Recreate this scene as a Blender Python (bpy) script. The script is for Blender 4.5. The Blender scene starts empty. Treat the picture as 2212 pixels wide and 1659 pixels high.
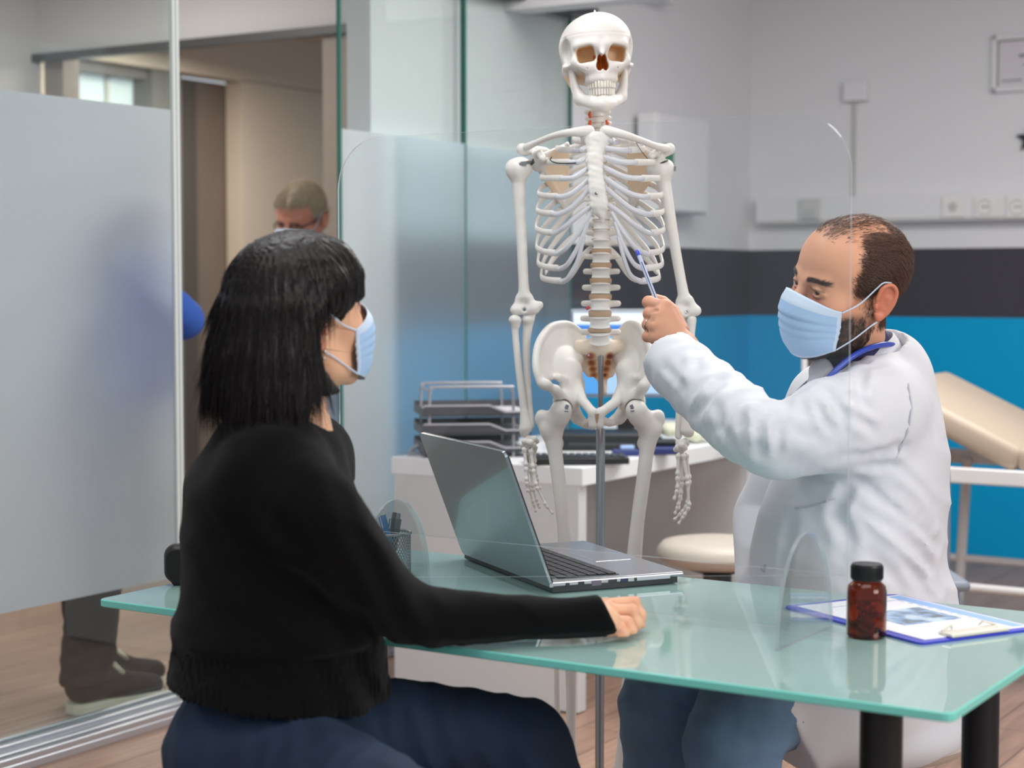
import bpy, bmesh, math, random
import numpy as np
from mathutils import Vector, Matrix, noise
random.seed(7); rng = np.random.default_rng(7)
C = bpy.context.scene.collection
SC = bpy.context.scene
PI = math.pi
# ---------------------------------------------------------------- camera model
FPX = 3742.0; CAMZ = 1.25; PITCH = math.atan((829.5-610)/FPX)
def ray(px, py):
    u = (px-1106)/FPX; v = (829.5-py)/FPX
    return np.array([u, math.cos(PITCH)+v*math.sin(PITCH), -math.sin(PITCH)+v*math.cos(PITCH)])
def P(px, py, Y):
    r = ray(px, py); return np.array([0, 0, CAMZ]) + r*(Y/r[1])
def R(px, py, z):
    r = ray(px, py); return np.array([0, 0, CAMZ]) + r*((z-CAMZ)/r[2])
def proj(p):
    x, y, z = p[0], p[1], p[2]-CAMZ
    d = y*math.cos(PITCH)-z*math.sin(PITCH); u = x/d; v = (y*math.sin(PITCH)+z*math.cos(PITCH))/d
    return (1106+u*FPX, 829.5-v*FPX)
def N(v):
    v = np.asarray(v, float); return v/max(np.linalg.norm(v), 1e-12)
# ---------------------------------------------------------------- materials
MATS = {}
def srgb(r, g, b):
    f = lambda c: (c/255/12.92 if c/255 <= .04045 else ((c/255+.055)/1.055)**2.4)
    return (f(r), f(g), f(b), 1)
def mat(name, col=(200, 200, 200), rough=.5, metal=0, spec=.5, trans=0, bump=None, noise_col=None, emit=None, attr=None, coat=0, sss=0, ior=1.45, sheen=0):
    if name in MATS: return MATS[name]
    m = bpy.data.materials.new(name); m.use_nodes = True
    nt = m.node_tree; b = nt.nodes['Principled BSDF']; L = nt.links
    c = srgb(*col)
    b.inputs['Base Color'].default_value = c
    b.inputs['Roughness'].default_value = rough; b.inputs['Metallic'].default_value = metal
    b.inputs['Specular IOR Level'].default_value = spec; b.inputs['Transmission Weight'].default_value = trans
    b.inputs['IOR'].default_value = ior; b.inputs['Coat Weight'].default_value = coat
    if sheen: b.inputs['Sheen Weight'].default_value = sheen
    if sss:
        b.inputs['Subsurface Weight'].default_value = sss; b.inputs['Subsurface Scale'].default_value = .01
        b.inputs['Subsurface Radius'].default_value = (1, .4, .25)
    src = None
    if attr:
        a = nt.nodes.new('ShaderNodeAttribute'); a.attribute_name = attr; src = a.outputs['Color']
    tc = nt.nodes.new('ShaderNodeTexCoord')
    if noise_col:
        n = nt.nodes.new('ShaderNodeTexNoise'); sc, amt = noise_col[0], noise_col[1]
        n.inputs['Scale'].default_value = sc; n.inputs['Detail'].default_value = 5
        mp = nt.nodes.new('ShaderNodeMapping'); mp.inputs['Scale'].default_value = noise_col[2] if len(noise_col) > 2 else (1, 1, 1)
        L.new(tc.outputs['Object'], mp.inputs['Vector']); L.new(mp.outputs['Vector'], n.inputs['Vector'])
        mr = nt.nodes.new('ShaderNodeMapRange'); mr.inputs['From Min'].default_value = .3; mr.inputs['From Max'].default_value = .7
        mr.inputs['To Min'].default_value = 1-amt; mr.inputs['To Max'].default_value = 1+amt
        L.new(n.outputs['Fac'], mr.inputs['Value'])
        mx = nt.nodes.new('ShaderNodeMix'); mx.data_type = 'RGBA'; mx.blend_type = 'MULTIPLY'; mx.inputs[0].default_value = 1
        if src: L.new(src, mx.inputs[6])
        else: mx.inputs[6].default_value = c
        L.new(mr.outputs['Result'], mx.inputs[7]); src = mx.outputs[2]
    if src: L.new(src, b.inputs['Base Color'])
    if bump:
        n = nt.nodes.new('ShaderNodeTexNoise'); n.inputs['Scale'].default_value = bump[0]; n.inputs['Detail'].default_value = 4
        mp = nt.nodes.new('ShaderNodeMapping'); mp.inputs['Scale'].default_value = bump[2] if len(bump) > 2 else (1, 1, 1)
        L.new(tc.outputs['Object'], mp.inputs['Vector']); L.new(mp.outputs['Vector'], n.inputs['Vector'])
        bp = nt.nodes.new('ShaderNodeBump'); bp.inputs['Strength'].default_value = bump[1]; bp.inputs['Distance'].default_value = .002
        L.new(n.outputs['Fac'], bp.inputs['Height']); L.new(bp.outputs['Normal'], b.inputs['Normal'])
    if emit:
        b.inputs['Emission Color'].default_value = srgb(*emit[0]); b.inputs['Emission Strength'].default_value = emit[1]
    MATS[name] = m
    return m
def clear_mat(name, tint=(250, 252, 252), refl=.7, haze=0, hazecol=(200, 215, 220), ior=1.45):
    """thin clear sheet: transparent + fresnel reflection (+ a little real milkiness)"""
    if name in MATS: return MATS[name]
    m = bpy.data.materials.new(name); m.use_nodes = True; nt = m.node_tree; L = nt.links
    for n in list(nt.nodes): nt.nodes.remove(n)
    out = nt.nodes.new('ShaderNodeOutputMaterial'); t = nt.nodes.new('ShaderNodeBsdfTransparent'); t.inputs[0].default_value = srgb(*tint)
    g = nt.nodes.new('ShaderNodeBsdfGlossy'); g.inputs['Roughness'].default_value = .02
    fr = nt.nodes.new('ShaderNodeFresnel'); fr.inputs['IOR'].default_value = ior
    mu = nt.nodes.new('ShaderNodeMath'); mu.operation = 'MULTIPLY'; mu.inputs[1].default_value = refl
    L.new(fr.outputs[0], mu.inputs[0])
    a = nt.nodes.new('ShaderNodeMixShader'); L.new(mu.outputs[0], a.inputs[0]); L.new(t.outputs[0], a.inputs[1]); L.new(g.outputs[0], a.inputs[2])
    last = a
    if haze:
        d = nt.nodes.new('ShaderNodeBsdfDiffuse'); d.inputs[0].default_value = srgb(*hazecol)
        tl = nt.nodes.new('ShaderNodeBsdfTranslucent'); tl.inputs[0].default_value = srgb(*hazecol)
        s = nt.nodes.new('ShaderNodeMixShader'); s.inputs[0].default_value = .5; L.new(d.outputs[0], s.inputs[1]); L.new(tl.outputs[0], s.inputs[2])
        h = nt.nodes.new('ShaderNodeMixShader'); h.inputs[0].default_value = haze; L.new(a.outputs[0], h.inputs[1]); L.new(s.outputs[0], h.inputs[2]); last = h
    L.new(last.outputs[0], out.inputs[0]); MATS[name] = m
    return m
# ---------------------------------------------------------------- objects
def link(name, me, m, parent=None, smooth=False):
    o = bpy.data.objects.new(name, me); C.objects.link(o)
    if m is not None:
        for mm in (m if isinstance(m, (list, tuple)) else [m]): me.materials.append(mm)
    if smooth: me.polygons.foreach_set('use_smooth', [True]*len(me.polygons))
    if parent is not None: o.parent = parent
    return o
def tag(o, label=None, cat=None, group=None, kind=None):
    if label: o['label'] = label
    if cat: o['category'] = cat
    if group: o['group'] = group
    if kind: o['kind'] = kind
    return o
def empty(name, label, cat, loc=(0, 0, 0), rz=0, group=None):
    o = bpy.data.objects.new(name, None); C.objects.link(o); o.location = loc; o.rotation_euler = (0, 0, rz); o.empty_display_size = .05
    return tag(o, label, cat, group)
def setw(o, M):
    """place object by world matrix under its (already placed) parent whose transform is only loc/rot of an empty"""
    o.matrix_local = M
class MB:
    """mesh builder: boxes, tubes, lathes, prisms into one mesh"""
    def __init__(s): s.v = []; s.f = []; s.mi = []; s.cur = 0
    def add(s, vs, fs):
        o = len(s.v); s.v += [tuple(map(float, v)) for v in vs]; s.f += [tuple(i+o for i in f) for f in fs]; s.mi += [s.cur]*len(fs); return s
    def box(s, c, size, M=None, b=0):
        """box centre c, full size, optional 3x3 axes M (rows = axes); b: chamfer"""
        c = np.array(c, float); h = np.array(size, float)/2
        A = np.eye(3) if M is None else np.array(M, float)
        if b <= 0:
            vs = [c + (np.array([x, y, z])*h) @ A for x in (-1, 1) for y in (-1, 1) for z in (-1, 1)]
            return s.add(vs, [(0, 1, 3, 2), (4, 6, 7, 5), (0, 4, 5, 1), (2, 3, 7, 6), (0, 2, 6, 4), (1, 5, 7, 3)])
        bm = bmesh.new(); bmesh.ops.create_cube(bm, size=2)
        for v in bm.verts: v.co = Vector([v.co[i]*h[i] for i in range(3)])
        bmesh.ops.bevel(bm, geom=list(bm.edges), offset=min(b, h.min()*.98), segments=3, affect='EDGES', profile=.5)
        bm.verts.ensure_lookup_table()
        vs = [c + np.array(v.co) @ A for v in bm.verts]; fs = [tuple(l.vert.index for l in f.loops) for f in bm.faces]; bm.free()
        return s.add(vs, fs)
    def tube(s, pts, r, n=10, cap=True, closed=False, up=None, flat=None):
        """sweep a circle (or an ellipse: flat = (width scale, height scale) with up = axis field) along pts; r scalar or list"""
        pts = [np.array(p, float) for p in pts]; k = len(pts)
        rs = r if hasattr(r, '__len__') else [r]*k
        vs = []; prev = None
        for i, p in enumerate(pts):
            if closed: t = N(pts[(i+1) % k]-pts[i-1])
            else: t = N(pts[min(i+1, k-1)]-pts[max(i-1, 0)])
            if up is not None:
                a = np.array(up[i] if np.ndim(up) == 2 else up, float)
            elif prev is None: a = np.array([0, 0, 1.]) if abs(t[2]) < .9 else np.array([1., 0, 0])
            else: a = prev
            a = N(a - t*np.dot(a, t)); bb = np.cross(t, a); prev = a
            fx, fy = flat if flat else (1, 1)
            for j in range(n):
                th = 2*PI*j/n; vs.append(p + rs[i]*(fx*math.cos(th)*bb + fy*math.sin(th)*a))
        fs = []
        for i in range(k if closed else k-1):
            for j in range(n):
                a0 = i*n+j; a1 = i*n+(j+1) % n; b0 = ((i+1) % k)*n+j; b1 = ((i+1) % k)*n+(j+1) % n
                fs.append((a0, a1, b1, b0))
        if cap and not closed:
            fs.append(tuple(range(n-1, -1, -1))); fs.append(tuple(range((k-1)*n, k*n)))
        return s.add(vs, fs)
    def lathe(s, prof, c=(0, 0, 0), n=32, axis=None):
        """prof: list of (r, z) from bottom to top; capped when r=0"""
        c = np.array(c, float); A = np.eye(3)
        if axis is not None:
            z = N(axis); x = N(np.cross([0, 1, 0.01], z)); A = np.array([x, np.cross(z, x), z])
        vs = []; k = len(prof)
        for r, z in prof:
            for j in range(n): vs.append(c + np.array([r*math.cos(2*PI*j/n), r*math.sin(2*PI*j/n), z]) @ A)
        fs = [(i*n+j, i*n+(j+1) % n, (i+1)*n+(j+1) % n, (i+1)*n+j) for i in range(k-1) for j in range(n)]
        return s.add(vs, fs)
    def prism(s, poly, z0, z1, fr=None):
        """extrude polygon (list of 2D) from z0 to z1 in frame fr=(origin, ax, ay, az)"""
        o, ax, ay, az = fr if fr else ((0, 0, 0), (1, 0, 0), (0, 1, 0), (0, 0, 1))
        o, ax, ay, az = map(lambda q: np.array(q, float), (o, ax, ay, az)); n = len(poly)
        vs = [o+ax*x+ay*y+az*z0 for x, y in poly]+[o+ax*x+ay*y+az*z1 for x, y in poly]
        fs = [tuple(range(n-1, -1, -1)), tuple(range(n, 2*n))]
        side = [(i, (i+1) % n, n+(i+1) % n, n+i) for i in range(n)]
        return s.add(vs, fs+side)
    def build(s, name, m, parent=None, smooth=False, loc=None):
        me = bpy.data.meshes.new(name)
        me.from_pydata(s.v, [], s.f)
        o = link(name, me, m, parent, False)
        if isinstance(m, (list, tuple)): me.polygons.foreach_set('material_index', s.mi)
        bm = bmesh.new(); bm.from_mesh(me); bmesh.ops.recalc_face_normals(bm, faces=bm.faces); bm.to_mesh(me); bm.free()
        if smooth:
            me.polygons.foreach_set('use_smooth', [True]*len(me.polygons))
            try: me.set_sharp_from_angle(angle=math.radians(40))
            except Exception: pass
        me.update()
        return o
def rect_round(w, h, r, n=6):
    pts = []
    for cx, cy, a0 in ((w/2-r, h/2-r, 0), (-w/2+r, h/2-r, 90), (-w/2+r, -h/2+r, 180), (w/2-r, -h/2+r, 270)):
        for i in range(n+1):
            a = math.radians(a0+90*i/n); pts.append((cx+r*math.cos(a), cy+r*math.sin(a)))
    return pts
def spline(pts, n=8):
    """Catmull-Rom through pts"""
    p = [np.array(q, float) for q in pts]; p = [2*p[0]-p[1]]+p+[2*p[-1]-p[-2]]; out = []
    for i in range(1, len(p)-2):
        for k in range(n):
            t = k/n; a, b, c, d = p[i-1], p[i], p[i+1], p[i+2]
            out.append(.5*((2*b)+(-a+c)*t+(2*a-5*b+4*c-d)*t*t+(-a+3*b-3*c+d)*t**3))
    out.append(p[-2]); return out
# ---------------------------------------------------------------- implicit modelling (smooth unions on a grid, surface nets)
def rot(rx=0, ry=0, rz=0):
    return np.array((Matrix.Rotation(math.radians(rz), 3, 'Z') @ Matrix.Rotation(math.radians(ry), 3, 'Y') @ Matrix.Rotation(math.radians(rx), 3, 'X')))
class Vol:
    def __init__(s, lo, hi, h):
        s.lo = np.array(lo, float); s.h = h; s.n = np.ceil((np.array(hi, float)-s.lo)/h).astype(int)+1
        s.d = np.full(s.n, .5, np.float32); s.fr = None
    def frame(s, Rm=None, t=None):
        s.fr = None if Rm is None else (np.array(Rm, float), np.array(t, float)); return s
    def _w(s, p):
        p = np.array(p, float); return p if s.fr is None else s.fr[0] @ p + s.fr[1]
    def _reg(s, plo, phi, m):
        """local-bounds -> grid slices and local coordinates of their points"""
        cs = np.array([s._w([x, y, z]) for x in (plo[0], phi[0]) for y in (plo[1], phi[1]) for z in (plo[2], phi[2])])
        i0 = np.clip(np.floor((cs.min(0)-m-s.lo)/s.h).astype(int), 0, s.n); i1 = np.clip(np.ceil((cs.max(0)+m-s.lo)/s.h).astype(int)+1, 0, s.n)
        if np.any(i1 <= i0): return None
        sl = tuple(slice(a, b) for a, b in zip(i0, i1))
        X = np.stack(np.meshgrid(*[s.lo[k]+s.h*np.arange(i0[k], i1[k]) for k in range(3)], indexing='ij'), -1)
        if s.fr is not None: X = (X - s.fr[1]) @ s.fr[0]
        return sl, X
    def _mix(s, sl, q, k, op):
        a = s.d[sl]; q = q.astype(np.float32)
        if op == '+':
            r = np.minimum(a, q)
            if k > 0: hh = np.maximum(k-np.abs(a-q), 0)/k; r = r-hh*hh*k*.25
        elif op == '-':
            r = np.maximum(a, -q)
            if k > 0: hh = np.maximum(k-np.abs(a+q), 0)/k; r = r+hh*hh*k*.25
        else:
            r = np.maximum(a, q)
        s.d[sl] = r
    def cap(s, a, b, ra, rb=None, k=.0, op='+', ax=None, sq=1.0):
        """tapered capsule; ax, sq: squash factor along axis ax (sq<1 flattens)"""
        rb = ra if rb is None else rb
        a = np.array(a, float); b = np.array(b, float); m = max(ra, rb)*max(1, sq)
        g = s._reg(np.minimum(a, b)-m, np.maximum(a, b)+m, k+3*s.h)
        if g is None: return s
        sl, X = g; ba = b-a; pa = X-a
        t = np.clip((pa @ ba)/max(ba @ ba, 1e-12), 0, 1); q = pa-t[..., None]*ba
        if ax is not None:
            ax = N(ax); q = q + (q @ ax)[..., None]*ax*(1/sq-1)
        d = np.linalg.norm(q, axis=-1)-(ra+(rb-ra)*t)
        if ax is not None: d = d*min(1, sq) if sq < 1 else d
        s._mix(sl, d, k, op); return s
    def chain(s, pts, rs, k=.0, op='+', ax=None, sq=1.0):
        """tapered tube through points: one distance field (no bulges at the joints), then one blend"""
        pts = np.array(pts, float); rs = list(rs) if hasattr(rs, '__len__') else [rs]*len(pts); m = max(rs)*max(1, sq)
        g = s._reg(pts.min(0)-m, pts.max(0)+m, k+3*s.h)
        if g is None: return s
        sl, X = g; D_ = np.full(X.shape[:3], 9., np.float32)
        if ax is not None: ax = N(ax)
        for i in range(len(pts)-1):
            ba = pts[i+1]-pts[i]; pa = X-pts[i]
            t = np.clip((pa @ ba)/max(ba @ ba, 1e-12), 0, 1); q = pa-t[..., None]*ba
            if ax is not None: q = q + (q @ ax)[..., None]*ax*(1/sq-1)
            D_ = np.minimum(D_, np.linalg.norm(q, axis=-1)-(rs[i]+(rs[i+1]-rs[i])*t))
        if ax is not None and sq < 1: D_ = D_*sq
        s._mix(sl, D_, k, op); return s
    def ell(s, c, r, k=.0, op='+', rm=None):
        c = np.array(c, float); r = np.array(r, float); m = r.max() if rm is not None else r
        g = s._reg(c-m, c+m, k+3*s.h)
        if g is None: return s
        sl, X = g; q = X-c
        if rm is not None: q = q @ np.array(rm)
        k0 = np.linalg.norm(q/r, axis=-1); k1 = np.linalg.norm(q/(r*r), axis=-1)
        s._mix(sl, k0*(k0-1)/np.maximum(k1, 1e-9), k, op); return s
    def box(s, c, hs, rnd=.0, k=.0, op='+', rm=None):
        c = np.array(c, float); hs = np.array(hs, float); m = np.linalg.norm(hs) if rm is not None else hs
        g = s._reg(c-m, c+m, k+3*s.h)
        if g is None: return s
        sl, X = g; q = X-c
        if rm is not None: q = q @ np.array(rm)
        q = np.abs(q)-(hs-rnd)
        d = np.linalg.norm(np.maximum(q, 0), axis=-1)+np.minimum(q.max(-1), 0)-rnd
        s._mix(sl, d, k, op); return s
    def half(s, p, nrm, k=.0, op='&'):
        """keep the side against nrm (op '&')"""
        p = s._w(p); nrm = N(nrm) if s.fr is None else s.fr[0] @ N(nrm)
        X = np.stack(np.meshgrid(*[s.lo[i]+s.h*np.arange(s.n[i]) for i in range(3)], indexing='ij'), -1)
        d = ((X-p) @ nrm).astype(np.float32)
        s.d = np.maximum(s.d, d); return s
    def warp(s, fn, lim=.03):
        """add fn(X) to the field near the surface"""
        i = np.argwhere(np.abs(s.d) < lim)
        X = s.lo+s.h*i; s.d[tuple(i.T)] += fn(X).astype(np.float32); return s
    def hit(s, px, py, y0, y1):
        """first surface point along a view ray (used to lay creases onto cloth)"""
        for yy in np.arange(y0, y1, s.h*.5):
            p = P(px, py, yy); i = np.round((p-s.lo)/s.h).astype(int)
            if np.all(i >= 0) and np.all(i < s.n) and s.d[tuple(i)] < 0: return p
        return None
    def crease(s, pts, y0, y1, amp=.006, w_=.009, side=.55):
        """fold in cloth: a trench with a raised lip on both sides along a path lying on the surface"""
        q = []
        for a, b in zip(pts[:-1], pts[1:]):
            n = max(2, int(math.hypot(b[0]-a[0], b[1]-a[1])/8))
            for k in range(n): q.append((a[0]+(b[0]-a[0])*k/n, a[1]+(b[1]-a[1])*k/n))
        q.append(pts[-1]); h_ = [s.hit(x, y, y0, y1) for x, y in q]; fr = np.linspace(0, 1, len(h_)); ok = [i for i, p in enumerate(h_) if p is not None]
        if len(ok) < 2: return s
        L_ = np.array([h_[i] for i in ok]); f_ = np.sin(PI*np.clip(fr[ok]*.9+.05, 0, 1))**.6
        lo, hi = L_.min(0)-.05, L_.max(0)+.05
        def fn(X):
            out = np.zeros(len(X)); m = np.all((X > lo) & (X < hi), axis=1); Y_ = X[m]
            if not len(Y_): return out
            dd = np.sqrt(((Y_[:, None, :]-L_[None])**2).sum(-1)); j = dd.argmin(1); d_ = dd[np.arange(len(Y_)), j]
            out[m] = f_[j]*amp*(np.exp(-(d_/w_)**2)-side*np.exp(-((d_-1.9*w_)/(w_*.9))**2)); return out
        return s.warp(fn, .03)
    def surf(s):
        d = s.d.copy(); h = s.h
        for ax in range(3):
            ix = [slice(None)]*3; ix[ax] = 0; d[tuple(ix)] = np.maximum(d[tuple(ix)], h*.5); ix[ax] = -1; d[tuple(ix)] = np.maximum(d[tuple(ix)], h*.5)
        ins = d < 0
        n = np.array(d.shape)-1
        S = [[0, 0, 0], [1, 0, 0], [0, 1, 0], [0, 0, 1], [1, 1, 0], [1, 0, 1], [0, 1, 1], [1, 1, 1]]
        cnt = np.zeros(n, np.int8)
        for o in S: cnt += ins[o[0]:o[0]+n[0], o[1]:o[1]+n[1], o[2]:o[2]+n[2]]
        cells = np.argwhere((cnt > 0) & (cnt < 8))
        idm = np.full(n, -1, np.int64); idm[tuple(cells.T)] = np.arange(len(cells))
        acc = np.zeros((len(cells), 3)); w = np.zeros(len(cells))
        for i in range(8):
            for j in range(i+1, 8):
                a, b = np.array(S[i]), np.array(S[j])
                if np.abs(a-b).sum() != 1: continue
                da = d[tuple((cells+a).T)]; db = d[tuple((cells+b).T)]
                mk = (da < 0) != (db < 0)
                t = np.where(mk, da/np.where(mk, da-db, 1), 0)
                acc += mk[:, None]*(a+(b-a)*t[:, None]); w += mk
        V = s.lo+h*(cells+acc/np.maximum(w, 1)[:, None])
        F = []
        for ax in range(3):
            e = np.zeros(3, int); e[ax] = 1; u, v = [(1, 2), (2, 0), (0, 1)][ax]
            A = ins[tuple(slice(0, d.shape[k]-e[k]) for k in range(3))]; B = ins[tuple(slice(e[k], d.shape[k]) for k in range(3))]
            for flip, mk in ((False, A & ~B), (True, ~A & B)):
                g = np.argwhere(mk)
                g = g[(g[:, u] > 0) & (g[:, v] > 0)]
                g = g[(g[:, u] < n[u]) & (g[:, v] < n[v])]
                if not len(g): continue
                eu = np.zeros(3, int); eu[u] = 1; ev = np.zeros(3, int); ev[v] = 1
                q = [idm[tuple(x.T)] for x in (g-eu-ev, g-ev, g, g-eu)]
                q = np.stack(q, 1); F.append(q[:, ::-1] if flip else q)
        F = np.concatenate(F) if F else np.zeros((0, 4), int)
        F = F[(F >= 0).all(1)]
        return V, F
def mesh_np(name, V, F, col=None):
    me = bpy.data.meshes.new(name)
    me.vertices.add(len(V)); me.vertices.foreach_set('co', np.asarray(V, np.float32).ravel())
    nf = len(F); k = F.shape[1]
    me.loops.add(nf*k); me.loops.foreach_set('vertex_index', np.asarray(F, np.int32).ravel())
    me.polygons.add(nf); me.polygons.foreach_set('loop_start', np.arange(0, nf*k, k, dtype=np.int32))
    try: me.polygons.foreach_set('loop_total', np.full(nf, k, np.int32))
    except Exception: pass
    me.update(calc_edges=True); me.validate()
    me.polygons.foreach_set('use_smooth', np.ones(nf, bool))
    if col is not None:
        a = me.color_attributes.new('Col', 'FLOAT_COLOR', 'POINT')
        cc = np.ones((len(V), 4), np.float32); cc[:, :3] = col; a.data.foreach_set('color', cc.ravel())
    return me
def relax(V, F, it=1, lam=.5):
    for _ in range(it):
        acc = np.zeros_like(V); w = np.zeros(len(V)); k = F.shape[1]
        for i in range(k):
            a, b = F[:, i], F[:, (i+1) % k]
            np.add.at(acc, a, V[b]); np.add.at(w, a, 1); np.add.at(acc, b, V[a]); np.add.at(w, b, 1)
        V = V+lam*(acc/np.maximum(w, 1)[:, None]-V)
    return V
def vobj(name, vol, m, parent=None, col=None, it=2):
    V, F = vol.surf(); V = relax(V, F, it)
    return link(name, mesh_np(name, V, F, col(V) if col else None), m, parent)
def joined(parts):
    """stack several (V,F) into one"""
    vs = []; fs = []; o = 0
    for V, F in parts: vs.append(V); fs.append(F+o); o += len(V)
    return np.concatenate(vs), np.concatenate(fs)
def sm(x, a, b):
    t = np.clip((x-a)/(b-a), 0, 1); return t*t*(3-2*t)
def vnoise(X, scale, seed=0):
    """cheap smooth noise by summed sines"""
    r = np.random.default_rng(seed); out = np.zeros(len(X))
    for i in range(7):
        k = r.normal(size=3)*scale*(1+.35*i); out += np.sin(X @ k+r.uniform(0, 6.28))/(1+.3*i)
    return out/3
def copy_obj(o, parent=None, loc=None):
    c = o.copy(); C.objects.link(c)
    if parent is not None: c.parent = parent
    if loc is not None: c.location = loc
    return c
def copy_tree(o, parent=None):
    c = o.copy(); C.objects.link(c); c.parent = parent
    for ch in list(o.children): copy_tree(ch, c)
    return c
# ================================================================= camera
cam = bpy.data.cameras.new('camera'); camo = bpy.data.objects.new('camera', cam); C.objects.link(camo)
camo.location = (0, 0, CAMZ); camo.rotation_euler = (PI/2-PITCH, 0, 0)
cam.sensor_width = 36; cam.lens = FPX/2212*36; SC.camera = camo
cam.dof.use_dof = True; cam.dof.focus_distance = 3.15; cam.dof.aperture_fstop = 4.0
SC.view_settings.view_transform = 'Standard'; SC.view_settings.look = 'None'; SC.view_settings.gamma = 1; SC.view_settings.exposure = 0.0
# ================================================================= lights
w = bpy.data.worlds.new('world'); SC.world = w; w.use_nodes = True
bg = w.node_tree.nodes['Background']; bg.inputs[0].default_value = srgb(222, 230, 240); bg.inputs[1].default_value = .70
def area(name, loc, target, sx, sy, power, col=(255, 255, 255)):
    l = bpy.data.lights.new(name, 'AREA'); l.shape = 'RECTANGLE'; l.size = sx; l.size_y = sy; l.energy = power; l.color = srgb(*col)[:3]
    o = bpy.data.objects.new(name, l); C.objects.link(o); o.location = loc
    o.rotation_euler = (Vector(target)-Vector(loc)).to_track_quat('-Z', 'Y').to_euler(); return o
area('window_daylight', (3.2, .0, 2.15), (.5, 3.2, 1.1), 2.0, 1.5, 74, (255, 250, 244))
area('ceiling_panel_front', (.2, 1.6, 2.72), (.2, 1.7, 0), 1.8, 1.2, 20, (255, 253, 250))
area('ceiling_panel_rear', (1.3, 4.9, 2.74), (1.3, 4.9, 0), 1.8, 1.8, 84, (255, 253, 250))
area('ceiling_panel_left', (-.5, 3.2, 2.74), (-.7, 3.6, 0), 1.0, 1.0, 22, (250, 252, 255))
area('corridor_lamp', (-1.9, 6.4, 2.6), (-1.9, 6.4, 0), .9, .9, 23, (255, 248, 240))
area('far_room_lamp', (-1.35, 8.6, 2.45), (-1.5, 8.6, 0), .9, .9, 48, (255, 244, 230))
# ================================================================= directions of the room
D = np.array([.5285, .8489, 0]); NN = np.array([.8489, -.5285, 0]); Zv = np.array([0, 0, 1.])
AX = np.array([D, -NN, Zv])      # box axes: along glass wall, away from room, up
G0 = np.array([-1.329, 4.431, 0])
def G(t, off=0, z=0): return G0+D*t+NN*off+Zv*z
def tx(px, off=0):
    """parameter t where the glass line (offset off) crosses image column px"""
    u = (px-1106)/FPX; g = G0+NN*off
    return -(g[0]-u*g[1])/(D[0]-u*D[1])
# ================================================================= wall materials
def stripe_wall():
    m = bpy.data.materials.new('painted_wall_with_bands'); m.use_nodes = True; nt = m.node_tree; L = nt.links; b = nt.nodes['Principled BSDF']
    g = nt.nodes.new('ShaderNodeNewGeometry'); s = nt.nodes.new('ShaderNodeSeparateXYZ'); L.new(g.outputs['Position'], s.inputs[0])
    r = nt.nodes.new('ShaderNodeValToRGB'); r.color_ramp.interpolation = 'CONSTANT'
    mr = nt.nodes.new('ShaderNodeMath'); mr.operation = 'DIVIDE'; mr.inputs[1].default_value = 3
    L.new(s.outputs['Z'], mr.inputs[0]); L.new(mr.outputs[0], r.inputs[0])
    e = r.color_ramp.elements; e[0].position = 0; e[0].color = srgb(0, 158, 210)
    e[1].position = 1.085/3; e[1].color = srgb(66, 65, 72)
    x = e.new(1.40/3); x.color = srgb(222, 222, 224)
    n = nt.nodes.new('ShaderNodeTexNoise'); n.inputs['Scale'].default_value = 60
    bp = nt.nodes.new('ShaderNodeBump'); bp.inputs['Strength'].default_value = .06
    L.new(n.outputs[0], bp.inputs['Height']); L.new(bp.outputs[0], b.inputs['Normal'])
    L.new(r.outputs[0], b.inputs['Base Color']); b.inputs['Roughness'].default_value = .6; b.inputs['Specular IOR Level'].default_value = .2
    return m
M_stripe = stripe_wall()
M_white = mat('white_paint', (222, 222, 224), .6, bump=(80, .05))
M_beige = mat('beige_corridor_paint', (196, 186, 172), .6, bump=(60, .05), noise_col=(1.5, .05))
M_grey = mat('grey_header', (150, 150, 152), .5, bump=(60, .04))
M_track = mat('dark_track', (84, 86, 88), .4, metal=.3)
M_alu = mat('brushed_aluminium', (196, 198, 204), .32, metal=.75, bump=(40, .1, (1, 60, 1)))
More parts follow.
